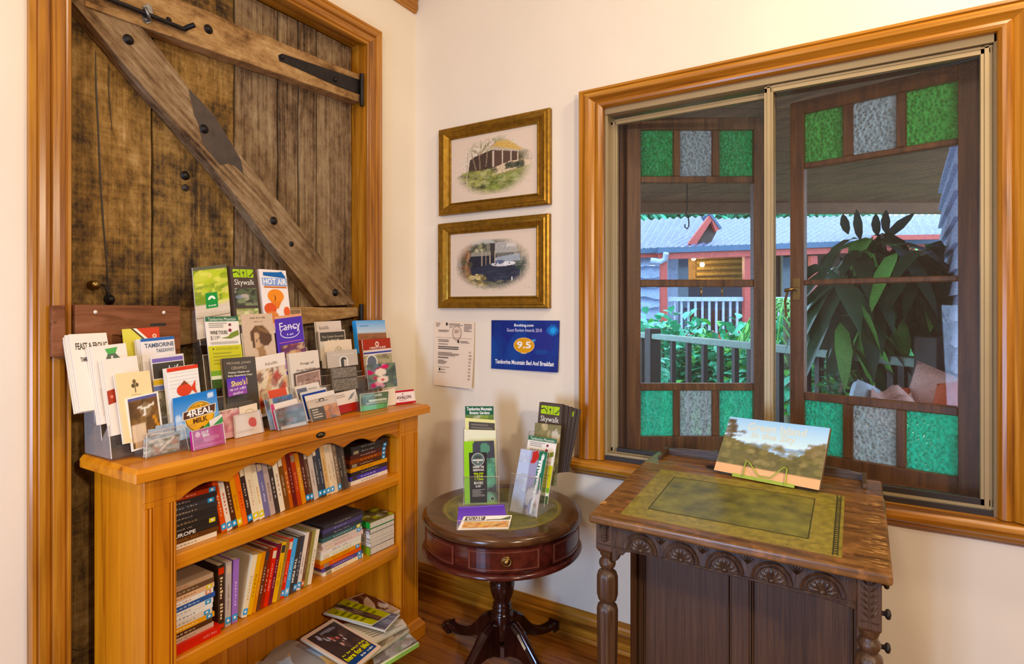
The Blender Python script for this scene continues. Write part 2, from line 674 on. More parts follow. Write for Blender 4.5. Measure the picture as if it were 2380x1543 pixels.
class Img:
    "a small painted picture, row 0 at the top"

    def __init__(self, w, h, bgc, seed=1):
        self.w, self.h = w, h
        self.a = np.zeros((h, w, 3)) + np.array(lin(bgc))
        self.r = np.random.RandomState(seed)
        self.yy, self.xx = np.mgrid[0:h, 0:w]
        self.X = (self.xx + 0.5) / w
        self.Y = (self.yy + 0.5) / h

    def mask(self, m, col, a=1.0):
        m = np.clip(m.astype(float) * a, 0, 1)[..., None]
        self.a = self.a * (1 - m) + np.array(lin(col)) * m
        return self

    def rect(self, x0, y0, x1, y1, col, a=1.0):
        return self.mask((self.X >= x0) & (self.X <= x1) & (self.Y >= y0) & (self.Y <= y1), col, a)

    def ell(self, cx, cy, rx, ry, col, a=1.0):
        return self.mask(((self.X - cx) / rx) ** 2 + ((self.Y - cy) / ry) ** 2 <= 1, col, a)

    def line(self, x0, y0, x1, y1, wd, col, a=1.0):
        dx, dy = x1 - x0, y1 - y0
        t = np.clip(((self.X - x0) * dx + (self.Y - y0) * dy) / (dx * dx + dy * dy + 1e-9), 0, 1)
        d = np.hypot(self.X - x0 - t * dx, self.Y - y0 - t * dy)
        return self.mask(d <= wd, col, a)

    def poly(self, pts, col, a=1.0):
        m = np.zeros((self.h, self.w), bool)
        n = len(pts)
        for i in range(n):
            (x1, y1), (x2, y2) = pts[i], pts[(i + 1) % n]
            c = ((y1 > self.Y) != (y2 > self.Y))
            xi = (x2 - x1) * (self.Y - y1) / ((y2 - y1) or 1e-9) + x1
            m ^= c & (self.X < xi)
        return self.mask(m, col, a)

    def spots(self, n, x0, y0, x1, y1, rx, ry, cols, a=0.8):
        for _ in range(n):
            k = self.r.uniform(0.5, 1.3)
            self.ell(self.r.uniform(x0, x1), self.r.uniform(y0, y1), rx * k, ry * k, cols[self.r.randint(len(cols))], a)
        return self

    def grad(self, y0, y1, c0, c1):
        t = np.clip((self.Y - y0) / (y1 - y0), 0, 1)[..., None]
        m = ((self.Y >= y0) & (self.Y <= y1))[..., None]
        self.a = np.where(m, np.array(lin(c0)) * (1 - t) + np.array(lin(c1)) * t, self.a)
        return self

    def noise(self, amt):
        self.a = np.clip(self.a * (1 + self.r.uniform(-amt, amt, (self.h, self.w, 1))), 0, 1)
        return self

    def vign(self, col, cx=0.5, cy=0.5, rx=0.45, ry=0.42, soft=0.3):
        d = np.sqrt(((self.X - cx) / rx) ** 2 + ((self.Y - cy) / ry) ** 2)
        d = d + self.r.uniform(-0.05, 0.05, d.shape)
        return self.mask(np.clip((d - 1 + soft) / soft, 0, 1), col)


def quadmap(q):
    TL, TR, BR, BL = [Vector(p) for p in q]

    def fn(s, t):                       # s to the right, t upwards
        b = BL.lerp(BR, s)
        return b.lerp(TL.lerp(TR, s), t)
    return fn


def decorate(mb, q, n, decor, lift=0.0003):
    "flat print on the quad q (TL, TR, BR, BL) facing n; s, t run 0..1 right and up"
    fn = quadmap(q)
    n = Vector(n).normalized()
    wid = (Vector(q[1]) - Vector(q[0])).length
    hei = (Vector(q[0]) - Vector(q[3])).length
    for k, d in enumerate(decor):
        off = n * (lift * (1 + 0.5 * k))
        if d[0] == 'r':
            _, s0, t0, s1, t1, c = d
            mb.poly([fn(s0, t0) + off, fn(s1, t0) + off, fn(s1, t1) + off, fn(s0, t1) + off], lin(c))
        elif d[0] == 'p':
            mb.poly([fn(s, t) + off for s, t in d[1]], lin(d[2]))
        elif d[0] == 'e':
            _, cx, cy, rx, c = d[:5]
            ry = d[5] if len(d) > 5 else rx * wid / hei
            mb.poly([fn(cx + rx * math.cos(a * math.pi / 14), cy + ry * math.sin(a * math.pi / 14)) + off for a in range(28)], lin(c))
        elif d[0] == 't':               # text fitted to a box s0,t0,s1,t1
            _, txt, s0, t0, s1, t1, c = d[:7]
            rot = d[7] if len(d) > 7 else 0
            if txt[0] == '~':           # lettering too small to read: one stroke block per character
                r_ = random.Random(len(txt) * 13 + int(1000 * s0))
                run = ' '.join('o' * int(k_) for k_ in txt[1:].split())
                m_ = len(run)
                for i, ch in enumerate(run):
                    if ch == ' ':
                        continue
                    a0, a1 = (i + 0.12) / m_, (i + r_.choice([0.6, 0.75, 0.85])) / m_
                    b0, b1 = r_.choice([0, 0, 0.1]), r_.choice([0.65, 0.8, 1.0])
                    Q = [(a0, b0), (a1, b0), (a1, b1), (a0, b1)]
                    if rot == 1:
                        Q = [(b, 1 - a) for a, b in Q]
                    elif rot == 2:
                        Q = [(1 - b, a) for a, b in Q]
                    mb.poly([fn(s0 + (s1 - s0) * a, t0 + (t1 - t0) * b) + off for a, b in Q], lin(c))
                continue
            vs_, fs, x0, x1, y0, y1 = glyphs(txt, len(d) > 8 and d[8])
            if not fs:
                continue
            P = []
            for x, y in vs_:
                a, b = (x - x0) / (x1 - x0), (y - y0) / (y1 - y0)
                if rot == 1:            # reads downwards
                    a, b = b, 1 - a
                elif rot == 2:          # reads upwards
                    a, b = 1 - b, a
                P.append(fn(s0 + (s1 - s0) * a, t0 + (t1 - t0) * b) + off)
            mb.mesh(P, fs, lin(c))
        elif d[0] == 'l':               # grey rows of body text too small to read
            _, s0, t0, s1, t1, rows, c = d
            rr = random.Random(rows * 7 + int(s0 * 100))
            for i in range(rows):
                y1_ = t1 - (t1 - t0) * i / rows
                y0_ = y1_ - (t1 - t0) / rows * 0.45
                e = s1 - (s1 - s0) * rr.choice([0, 0.05, 0.2, 0.35])
                mb.poly([fn(s0, y0_) + off, fn(e, y0_) + off, fn(e, y1_) + off, fn(s0, y1_) + off], lin(c))
        elif d[0] == 'i':               # painted picture in box
            _, s0, t0, s1, t1, im = d
            nu, nv = im.w - 1, im.h - 1
            mb.grid(lambda a, b: fn(s0 + (s1 - s0) * a, t0 + (t1 - t0) * b) + off, nu, nv,
                    lambda a, b: tuple(im.a[int(round((1 - b) * nv)), int(round(a * nu))]))
    return mb


def facing(q):
    n = (Vector(q[1]) - Vector(q[0])).cross(Vector(q[0]) - Vector(q[3])).normalized()
    m = (Vector(q[0]) + Vector(q[2])) / 2
    return n if n.dot(CAM - m) > 0 else -n


def card(name, label, cat, q, th, paper, decor, group=None, mat='print', parent=None, leaves=0, edge='#e6dccb'):
    "a brochure, card or sheet whose printed front is the quad q"
    q = [Vector(p) for p in q]
    n = facing(q)
    mb = MB()
    mb.slab(q, -n * th, lin(paper))
    if leaves:                          # more copies of the same leaflet fanned behind it
        for k in range(leaves):
            d = -n * (th + 0.0012) * (k + 1) + Vector((0, -0.0022 * (k + 1), 0.0012 * (k % 2)))
            mb.slab([p + d for p in q], -n * th, lin(edge))
    decorate(mb, q, n, decor)
    base = (q[2] + q[3]) / 2
    o = mb.build(name, M[mat], parent, None if parent else base, normals=False)
    if not parent:
        tag(o, label, cat, group)
    elif label:
        o['label'] = label
    return o

# ------------------------------------------------------------------ the room
XR, YB, ZC = 3.25, -3.4, 2.75               # far right wall, wall behind the camera, ceiling


def struct(name, mb, mat, bevel=0):
    return tag(mb.build(name, mat, bevel=bevel), None, None, None, 'structure')


fl = thing('floor', (0, 0, 0), kind='structure')
MB().box(-0.12, XR, YB, 0.14, -0.06, -0.004).build('subfloor', M['floor'], fl)
y = 0.0
rnd = random.Random(4)
while y > -1.6:
    x = -rnd.uniform(0, 0.9)
    while x < 2.6:
        x2 = x + rnd.uniform(0.7, 1.5)
        MB().box(max(x, -0.11), x2 - 0.0012, y - 0.0985, y - 0.0005, -0.02, 0).build('plank', M['floor'], fl, bevel=0.0012, seg=1)
        x = x2
    y -= 0.1
MB().box(-0.11, XR, YB, -1.6, -0.02, 0).build('plank', M['floor'], fl)

DY0, DY1, DZ = -1.262, -0.301, 2.192         # door opening in the left wall
wl = MB()
wl.box(-0.12, 0, YB, DY0 - 0.012, 0, ZC).box(-0.12, 0, DY1 + 0.012, 0.12, 0, ZC).box(-0.12, 0, DY0 - 0.012, DY1 + 0.012, DZ + 0.012, ZC)
struct('wall_left', wl, M['wall'])
WX0, WX1, WZ0, WZ1 = 0.862, 1.923, 0.64, 1.878   # window opening
wb = MB()
wb.box(0, WX0, 0, 0.12, 0, ZC).box(WX1, XR + 0.12, 0, 0.12, 0, ZC).box(WX0, WX1, 0, 0.12, 0, WZ0).box(WX0, WX1, 0, 0.12, WZ1, ZC)
struct('wall_back', wb, M['wall'])
struct('wall_right', MB().box(XR, XR + 0.12, YB, 0, 0, ZC), M['wallfar'])
struct('wall_front', MB().box(-0.12, XR + 0.12, YB - 0.12, YB, 0, ZC), M['wallfar'])
struct('ceiling', MB().box(-0.12, XR + 0.12, YB - 0.12, 0.12, ZC, ZC + 0.1), M['ceil'])

# skirting with a stepped top
bb = thing('baseboard_back', (0, 0, 0), kind='structure')
prof = [(0, 0), (0.018, 0), (0.018, 0.062), (0.013, 0.066), (0.015, 0.074), (0.012, 0.082), (0.007, 0.088), (0.006, 0.096), (0, 0.097)]
MB().prism([(0, -a, b) for a, b in prof], (XR, 0, 0)).build('skirting_board', M['case_x'], bb, bevel=0.001, seg=1)
MB().prism([(0, -a, b) for a, b in [(0.018, 0), (0.026, 0), (0.0255, 0.006), (0.022, 0.012), (0.018, 0.013)]], (XR, 0, 0)).build('quarter_round', M['case_x'], bb)
bl = thing('baseboard_left', (0, 0, 0), kind='structure')
MB().prism([(a, DY1 + 0.085, b) for a, b in prof], (0, -DY1 - 0.085, 0)).build('skirting_board', M['case_y'], bl)
MB().prism([(a, YB, b) for a, b in prof], (0, DY0 - 0.073 - YB, 0)).build('skirting_board', M['case_y'], bl)

# cornice moulding along the top of the left wall, returned at the corner
tr = thing('trim_1', (0, 0, 2.435), kind='structure')
cp = [(0, 2.435), (0.010, 2.435), (0.012, 2.443), (0.018, 2.446), (0.019, 2.475), (0.014, 2.482), (0.022, 2.488), (0.022, 2.53), (0, 2.53)]
MB().prism([(a, YB, b) for a, b in cp], (0, -0.006 - YB, 0)).build('cornice_moulding', M['case_y'], tr, bevel=0.0015, seg=1)
MB().box(0, 0.03, YB, -0.002, 2.53, 2.545).build('cornice_cap', M['case_y'], tr)

# door casing (two reeds) and jamb linings
dcas = thing('trim_2', (0, DY0, 0), kind='structure')
rp = [(0, 0), (0, 0.016), (0.004, 0.02), (0.010, 0.021), (0.0125, 0.017), (0.016, 0.02), (0.026, 0.023), (0.034, 0.021), (0.037, 0.015), (0.041, 0.019), (0.052, 0.022),
      (0.062, 0.02), (0.065, 0.015), (0.069, 0.018), (0.074, 0.019), (0.076, 0.016), (0.076, 0)]


def casing(outer0, outer1, ztop, zbot, axis, prof, mats, parent, wz=1.0, fix=0.0):
    "three mitred casing lengths; outer0/outer1: outside edges of the sides along the wall"
    def P(a, b, z):
        return (b + fix, a, z) if axis == 'y' else (a, fix - b, z)
    for seg in ('a', 'top', 'b'):
        mb = MB()
        R = []
        for w, d in prof:
            if seg == 'a':
                R.append((P(outer0 + w, d, zbot), P(outer0 + w, d, ztop - w * wz)))
            elif seg == 'b':
                R.append((P(outer1 - w, d, zbot), P(outer1 - w, d, ztop - w * wz)))
            else:
                R.append((P(outer0 + w, d, ztop - w * wz), P(outer1 - w, d, ztop - w * wz)))
        n = len(R)
        mb.mesh([p for r in R for p in r], [(2 * i, 2 * ((i + 1) % n), 2 * ((i + 1) % n) + 1, 2 * i + 1) for i in range(n)])
        mb.poly([r[0] for r in R])
        mb.poly([r[1] for r in R])
        mb.build('casing', mats[1] if seg == 'top' else mats[0], parent)


casing(-1.336, -0.216, 2.268, 0, 'y', [(w * 1.06, d) for w, d in rp], (M['case_z'], M['case_y']), dcas)
MB().box(-0.12, 0.001, DY0 - 0.012, DY0, 0, DZ).build('jamb', M['case_z'], dcas)
MB().box(-0.12, 0.001, DY1, DY1 + 0.012, 0, DZ).build('jamb', M['case_z'], dcas)
MB().box(-0.12, 0.001, DY0 - 0.012, DY1 + 0.012, DZ, DZ + 0.012).build('jamb', M['case_y'], dcas)

# ------------------------------------------------------------------ old ledged and braced barn door
DX = -0.06
door = thing('door_1', (DX, -0.77, 0), kind='structure')
cuts = [DY0 + 0.002, -1.035, -0.791, -0.633, -0.552, -0.474, DY1 - 0.002]
rnd = random.Random(11)
for i in range(len(cuts) - 1):
    a, b = cuts[i] + 0.0015, cuts[i + 1] - 0.0015
    mt = M['barn_a'] if i < 2 else M['barn_b']
    dx = rnd.uniform(-0.004, 0.003)
    # ragged long edges, slightly cupped face
    nz_ = 26
    L = [(a + rnd.uniform(0, 0.0035), 0.005 + (DZ - 0.012) * k / nz_) for k in range(nz_ + 1)]
    Rr = [(b - rnd.uniform(0, 0.0035), 0.005 + (DZ - 0.012) * k / nz_) for k in range(nz_ + 1)]
    pts = [(DX + dx, y_, z_) for y_, z_ in L + Rr[::-1]]
    mb = MB()
    n = len(pts)
    back = [(DX - 0.03, p[1], p[2]) for p in pts]
    mb.mesh(pts + back, [(k, k + 1, n - 2 - k, n - 1 - k) for k in range(nz_)])
    mb.mesh(pts + back, [(k, (k + 1) % n, n + (k + 1) % n, n + k) for k in range(n)])
    mb.build('plank', mt, door, normals=False)
# dark backing seen through the joints, and splits that follow the grain
MB().box(DX - 0.035, DX - 0.031, DY0, DY1, 0, DZ).build('backing', M['aludark'], door)


def crack(pp, w=0.0022):
    pts = [at(px, py, x=DX + 0.0006) for px, py in pp]
    mb = MB()
    for k, (p, q) in enumerate(zip(pts, pts[1:])):
        w0 = w * (0.3 if k == 0 else 1)
        w1 = w * (0.3 if k == len(pts) - 2 else 1)
        mb.prism([p - Vector((0, w0, 0)), p + Vector((0, w0, 0)), q + Vector((0, w1, 0)), q - Vector((0, w1, 0))], (0.0012, 0, 0))
    mb.build('split', M['aludark'], door)


crack([(222, 120), (223, 200), (228, 300), (233, 420), (240, 520), (248, 610), (253, 690)], 0.0016)
crack([(252, 150), (252, 200), (256, 260), (260, 300)], 0.001)
crack([(453, 400), (455, 470), (453, 540)], 0.0008)
crack([(160, 300), (175, 302)], 0.0008)
crack([(157, 1190), (175, 1180), (205, 1165)], 0.0015)
crack([(157, 1505), (180, 1512), (205, 1505)], 0.0015)


def plate(name, pp, x0, x1, mat, parent, bevel=0.003):
    "timber or iron outline taken on plane x = x1, going back to x0"
    pts = [at(px, py, x=x1) for px, py in pp]
    return MB().prism(pts, (x0 - x1, 0, 0)).build(name, mat, parent, bevel=bevel)


def rough(pp, amp, step, seed):
    "subdivide an outline and make it uneven like weathered timber"
    r = random.Random(seed)
    o = []
    for i, (x, y_) in enumerate(pp):
        x2, y2 = pp[(i + 1) % len(pp)]
        k = max(1, int(math.hypot(x2 - x, y2 - y_) / step))
        for j in range(k):
            t = j / k
            o.append((x + (x2 - x) * t + (r.uniform(-amp, amp) if j else 0), y_ + (y2 - y_) * t + (r.uniform(-amp, amp) if j else 0)))
    return o


plate('ledge', rough([(182, -98), (839, 175), (838, 238), (354, 70), (200, 14)], 1.8, 45, 1), DX, -0.008, M['barn_rail'], door)
plate('brace', rough([(165, 0), (215, -2), (330, 58), (437, 200), (499, 268), (543, 340), (690, 520), (828, 708), (745, 712), (613, 545), (499, 392), (354, 226)], 1.4, 60, 2), DX, -0.014, M['barn_brace'], door)
plate('ledge', rough([(180, 714), (833, 714), (834, 735), (662, 760), (430, 801), (180, 845)], 1.2, 60, 3), DX, -0.01, M['barn_rail'], door)

# dark oil patch soaked into the middle of the brace (a stain with its own outline)
st = MB()
st.poly([at(px, py, x=-0.0133) for px, py in [(438, 205), (499, 270), (541, 338), (560, 372), (566, 404), (545, 385), (530, 380), (512, 384), (500, 370), (470, 330), (462, 290), (452, 270)]])
st.build('oil_stain', plain('oil_stain', '#43362b', 0.6, noise=0.35, nscale=30), door)


def bolt(px, py, x, r, mat, name='bolt', dome=0.006):
    p = at(px, py, x=x)
    MB().lathe([(r * 1.5, 0), (r * 1.5, 0.0015), (r, 0.002), (r * 0.95, dome), (r * 0.6, dome * 1.4), (0.0, dome * 1.5)], p, 14, (1, 0, 0)).build(name, mat, door)


for px, py in [(298, 92), (474, 300), (636, 513), (779, 680)]:
    bolt(px, py, -0.014, 0.009, M['iron'])
bolt(484, 68, -0.008, 0.009, M['iron'])
bolt(430, 408, DX, 0.009, M['iron'])
bolt(677, 567, -0.014, 0.006, M['iron'], 'bolt', 0.002)
MB().lathe([(0.010, 0), (0.010, 0.0012), (0, 0.0014)], at(431, 436, x=DX + 0.001), 14, (1, 0, 0)).build('bolt_hole', M['aludark'], door)
# strap hinge with knuckle on the casing
hg = plate('strap_hinge', [(648, 128), (656, 124), (836, 185), (836, 219), (785, 200), (664, 146), (651, 142)], -0.008, -0.004, M['iron'], door, 0.001)
for px, py in [(656, 133), (779, 185)]:
    p = at(px, py, x=-0.004)
    MB().lathe([(0.008, 0), (0.008, 0.003), (0.005, 0.006), (0, 0.007)], p, 12, (1, 0, 0)).build('hinge_bolt', M['iron'], hg)
p0, p1 = at(841, 246, x=0.004), at(841, 172, x=0.004)
MB().tube([p0, p1], 0.0085, 12).build('hinge_pin', M['iron'], hg)
p0, p1 = at(840, 745, x=0.004), at(840, 707, x=0.004)
MB().tube([p0, p1], 0.0085, 12).build('hinge_pin', M['iron'], door)
# barrel bolt on the top ledge
bb_ = MB()
bb_.tube([at(240, -8, x=0.004), at(330, 28, x=0.004), at(428, 68, x=0.004)], 0.006, 10)
sb = bb_.build('sliding_bolt', M['iron'], door)
MB().tube([at(428, 68, x=0.004), at(440, 62, x=0.02), at(452, 58, x=0.032)], 0.007, 10).build('bolt_handle', M['iron'], sb)
MB().prism([at(px, py, x=-0.005) for px, py in [(333, 12), (345, 8), (354, 16), (357, 36), (352, 52), (342, 56), (333, 48), (330, 28)]], (-0.003, 0, 0)).build('bolt_keep', M['steel'], sb, bevel=0.0008)
MB().tube([at(336, 20, x=-0.004), at(338, 18, x=0.012), at(348, 44, x=0.012), at(350, 46, x=-0.004)], 0.004, 8).build('bolt_staple', M['steel'], sb)
bolt(392, 46, -0.008, 0.005, M['iron'], 'bolt', 0.004)
# ring and chain stub low on the left plank
k1 = at(213, 663, x=DX)
MB().lathe([(0.012, 0), (0.012, 0.004), (0.009, 0.008), (0.009, 0.018), (0.012, 0.021), (0.009, 0.027), (0, 0.028)], k1, 14, (1, 0, 0)).build('pull_knob', M['brass'], door)
MB().tube([at(236, 660, x=DX + 0.004), at(246, 664, x=DX + 0.008), at(250, 680, x=DX + 0.01), at(252, 694, x=DX + 0.008)], 0.0028, 8).build('latch_hook', M['iron'], door)
bolt(254, 696, DX, 0.009, M['iron'], 'latch_pin', 0.012)
# timber stock lock box and its keep on the casing
lb = plate('lock_box', [(175, 708), (420, 711), (420, 832), (372, 832), (372, 790), (262, 778), (262, 836), (175, 842)], DX + 0.05, 0.03, M['lockwood'], door, 0.002)
for px, py in [(222, 725), (381, 726)]:
    MB().lathe([(0.0045, 0), (0.0042, 0.0012), (0, 0.0016)], at(px, py, x=0.03), 14, (1, 0, 0)).build('screw', M['screw'], lb)
plate('keyhole', [(349, 752), (385, 750), (386, 757), (350, 758)], 0.0285, 0.0304, M['aludark'], lb, 0)
MB().box(DX, 0.026, -1.243, -1.008, 1.062, 1.182).build('lock_body', M['lockwood'], lb)
kp = plate('lock_keep', [(121, 711), (152, 709), (154, 828), (121, 831)], 0.018, 0.036, M['lockwood'], door, 0.002)
plate('keep_block', [(134, 800), (166, 800), (166, 832), (134, 834)], 0.018, 0.03, M['lockwood'], door, 0.002)

# ------------------------------------------------------------------ window: casing, sill, aluminium slider with screens
win = thing('window_1', (1.39, 0, WZ0), kind='structure')
wp = [(0, 0), (0, 0.030), (0.003, 0.034), (0.012, 0.035), (0.015, 0.030), (0.018, 0.032), (0.026, 0.035), (0.038, 0.033), (0.046, 0.026), (0.054, 0.021),
      (0.057, 0.018), (0.060, 0.022), (0.070, 0.024), (0.078, 0.022), (0.084, 0.016), (0.086, 0.010), (0.086, 0)]
casing(0.779, 2.008, 1.942, 0.648, 'x', wp, (M['case_z'], M['case_x']), win, 0.79)
sp = [(0.02, 0.64), (-0.048, 0.64), (-0.055, 0.634), (-0.058, 0.624), (-0.054, 0.612), (-0.044, 0.606), (-0.036, 0.603), (-0.030, 0.594), (-0.016, 0.588), (-0.008, 0.580), (0, 0.578), (0, 0.6), (0.02, 0.6)]
MB().prism([(0.752, a, b + 0.006) for a, b in sp], (1.30, 0, 0)).build('sill', M['case_x'], win, bevel=0.001, seg=1)
al = MB()
al.box(WX0, WX0 + 0.010, 0.004, 0.085, WZ0 + 0.004, WZ1).box(WX1 - 0.006, WX1, 0.0, 0.085, WZ0 + 0.004, WZ1)
al.box(WX0, WX1, 0.0, 0.085, WZ1 - 0.024, WZ1)
MB().box(WX0, WX1, 0.002, 0.085, WZ0, WZ0 + 0.022).build('bottom_track', M['aludark'], win, bevel=0.001, seg=1)
fr = al.build('aluminium_frame', M['alu'], win, bevel=0.001, seg=1)
MB().box(WX0 + 0.01, WX1 - 0.006, 0.030, 0.034, WZ0 + 0.022, WZ0 + 0.032).build('track_rail', M['alu'], fr)
MB().box(WX0 + 0.01, WX1 - 0.006, 0.008, 0.012, WZ0 + 0.022, WZ0 + 0.030).build('track_rail', M['alu'], fr)


def slider(x0, x1, z0, z1, y0, y1, w, dark_bottom, meshy):
    s = MB()
    ym = (y0 + y1) / 2
    for a, b in ((x0, x0 + w), (x1 - w, x1)):
        s.box(a, b, y0, y1, z0, z1)
        s.box(a + w * 0.3, b - w * 0.3, y0 - 0.0025, y0, z0, z1)
        s.box(a + w * 0.78, b - w * 0.06, y0 - 0.0015, y0, z0, z1)
    s.box(x0, x1, y0, y1, z1 - w * 0.8, z1)
    MB().box(x0, x1, y0, y1, z0, z0 + w * 0.9).build('bottom_rail', M['aludark'], win, bevel=0.0008, seg=1)
    s.box(x0, x1, y0 - 0.0025, y0, z1 - w * 0.3, z1 - w * 0.1)
    o = s.build('screen_frame', M['alu'], win, bevel=0.0008, seg=1)
    MB().box(x0 + w * 0.6, x1 - w * 0.6, ym + 0.002, ym + 0.003, z0 + w * 0.5, z1 - w * 0.5).build('insect_screen', M['mesh'], o)
    return o


slider(1.378, WX1 - 0.006, WZ0 + 0.024, WZ1 - 0.026, 0.010, 0.028, 0.025, 0, 1)
slider(WX0 + 0.010, 1.405, WZ0 + 0.024, WZ1 - 0.034, 0.040, 0.058, 0.022, 0, 1)

# timber window box on the outside
ob = MB()
ob.box(WX0 - 0.03, WX0 + 0.028, 0.09, 0.17, WZ0 - 0.03, WZ1 + 0.03).box(WX1 - 0.006, WX1 + 0.05, 0.09, 0.17, WZ0 - 0.03, WZ1 + 0.03)
ob.box(WX0 - 0.03, WX1 + 0.05, 0.09, 0.17, WZ1 - 0.012, WZ1 + 0.04).box(WX0 - 0.03, WX1 + 0.05, 0.09, 0.20, WZ0 - 0.04, WZ0 + 0.02)
ob.build('outer_frame', M['sash'], win, bevel=0.002)

# two outward opening casements with coloured cobbled panes
GL = dict(green=pebble_glass('green_cobbled_glass', '#74e8a6', '#3cbc80'), lime=pebble_glass('leaf_green_cobbled_glass', '#a8e898', '#6cc078'),
          clear=pebble_glass('clear_cobbled_glass', '#f4f0ea', '#c8c4bc'), teal=pebble_glass('teal_cobbled_glass', '#54fcda', '#28e0ba'))


def casement(name, hinge, dirv, width, z0, z1, sl, sr, rows, cols, vb, label):
    "rows: glazing bands (zlo, zhi, kind) ; cols: s ranges of the coloured panes"
    hinge = Vector(hinge)
    d = Vector(dirv).normalized()
    n = Vector((d.y, -d.x, 0))
    if n.y > 0:
        n = -n                          # towards the room
    t = 0.034
    root = thing(name, hinge + Vector((0, 0, z0)), kind='structure')

    def P(s, z, k):
        return hinge + d * s + n * k + Vector((0, 0, z))

    def bar(nm, s0, s1, a, b, k0=-t / 2, k1=t / 2, mat=None, par=None, bev=0.002):
        mb = MB().hexa([P(s0, a, k0), P(s1, a, k0), P(s1, a, k1), P(s0, a, k1)], [P(s0, b, k0), P(s1, b, k0), P(s1, b, k1), P(s0, b, k1)])
        return mb.build(nm, mat or M['sash'], par or root, bevel=bev, seg=1)
    bar('stile', 0, sl, z0, z1)
    bar('stile', sr, width, z0, z1)
    zs = sorted(rows)
    bar('rail', sl, sr, z0, zs[0][0])
    bar('rail', sl, sr, zs[-1][1], z1)
    for (a0, a1, k_), (b0, b1, _) in zip(zs, zs[1:]):
        bar('glazing_bar', sl, sr, a1, b0, -0.012, 0.013, bev=0.003)
    for a0, a1, kind in zs:
        if kind == 'clear':
            bar('pane', sl - 0.004, sr + 0.004, a0 - 0.004, a1 + 0.004, -0.002, 0.0, M['glass'], bev=0)
        else:
            for (c0, c1), (e0, e1) in zip(cols, cols[1:]):
                bar('glazing_bar', c1, e0, a0, a1, -0.012, 0.013, bev=0.003)
            for (c0, c1), g in zip(cols, kind):
                bar('pane', c0 - 0.004, c1 + 0.004, a0 - 0.004, a1 + 0.004, -0.003, 0.0, GL[g], bev=0)
    return root, P


hL = at(1455, 900, y=0.13)
DL = (hL - CAM).dot(FV)
k = DL / F


def zl(py):
    return 1.18 + (HY - py) * k


cl, PL = casement('window_2', (hL.x, hL.y, 0), RV, 331 * k, zl(1045), zl(276), 32 * k, 293 * k,
                  [(zl(1012), zl(907), ('teal', 'clear', 'teal')), (zl(890), zl(667), 'clear'), (zl(650), zl(427), 'clear'), (zl(411), zl(304), ('green', 'clear', 'green'))],
                  [(31 * k, 108 * k), (124 * k, 198 * k), (215 * k, 293 * k)], None, '')
hR = at(2287, 900, y=0.13)
aR = math.radians(13)
dR = Vector((-math.cos(aR), math.sin(aR), 0))
nR = Vector((dR.y, -dR.x, 0))


def sR(px, py):
    p = hit(px, py, hR, nR)
    return (p - hR).dot(dR), p.z


wR = sR(1840, 700)[0]
cr, PR = casement('window_3', (hR.x, hR.y, 0), dR, wR, sR(1990, 1110)[1], sR(1990, 208)[1], sR(2228, 700)[0], sR(1872, 700)[0],
                  [(sR(2228, 1107)[1], sR(2228, 966)[1], ('teal', 'clear', 'teal')), (sR(2228, 945)[1], sR(2228, 654)[1], 'clear'),
                   (sR(2228, 640)[1], sR(2228, 337)[1], 'clear'), (sR(2228, 322)[1], sR(2228, 188)[1], ('lime', 'clear', 'lime'))],
                  [(sR(2228, 700)[0], sR(2108, 700)[0]), (sR(2085, 700)[0], sR(1984, 700)[0]), (sR(1961, 700)[0], sR(1872, 700)[0])], None, '')
# fastener on the closing stile of the right casement
f0 = wR - 0.022
fs = MB()
fs.hexa([PR(f0 - 0.012, 1.205, 0.017), PR(f0 + 0.012, 1.205, 0.017), PR(f0 + 0.012, 1.205, 0.022), PR(f0 - 0.012, 1.205, 0.022)],
        [PR(f0 - 0.012, 1.275, 0.017), PR(f0 + 0.012, 1.275, 0.017), PR(f0 + 0.012, 1.275, 0.022), PR(f0 - 0.012, 1.275, 0.022)])
fs.tube([PR(f0, 1.24, 0.02), PR(f0, 1.24, 0.04), PR(f0 + 0.03, 1.235, 0.045)], 0.006, 8)
fs.tube([PR(f0 + 0.02, 1.235, 0.043), PR(f0 + 0.03, 1.2, 0.04), PR(f0 + 0.026, 1.15, 0.038)], 0.0045, 8)
fs.build('casement_fastener', M['brass'], cr)

# ------------------------------------------------------------------ pine bookcase
BT = 0.827                                  # top surface
bk = thing('bookcase', (0.15, -0.76, 0), 'honey pine open bookcase with scalloped apron standing before the barn door', 'bookcase')
FX, BX = 0.265, 0.03
Y0, Y1 = -1.214, -0.292
I0, I1 = -1.144, -0.384
# top with a chamfered upper edge
t = MB()
tz = [(BX, 0.798), (0.292, 0.798), (0.292, 0.818), (0.284, 0.827), (BX, 0.827)]
t.hexa([(BX, -1.245, 0.797), (0.293, -1.245, 0.797), (0.293, -0.256, 0.797), (BX, -0.256, 0.797)],
       [(BX, -1.245, 0.818), (0.293, -1.245, 0.818), (0.293, -0.256, 0.818), (BX, -0.256, 0.818)])
t.hexa([(BX, -1.245, 0.818), (0.293, -1.245, 0.818), (0.293, -0.256, 0.818), (BX, -0.256, 0.818)],
       [(BX, -1.237, 0.827), (0.284, -1.237, 0.827), (0.284, -0.264, 0.827), (BX, -0.264, 0.827)])
t.build('top', M['pine_y'], bk, bevel=0.0015, seg=1)
MB().box(BX, FX - 0.02, Y0, Y0 + 0.022, 0, 0.797).build('side_panel', M['pine_z'], bk, bevel=0.0015)
MB().box(BX, FX - 0.02, Y1 - 0.022, Y1, 0, 0.797).build('side_panel', M['pine_z'], bk, bevel=0.0015)
MB().box(BX, FX - 0.02, I1 + 0.002, I1 + 0.012, 0.06, 0.797).build('side_lining', M['pine_z'], bk)
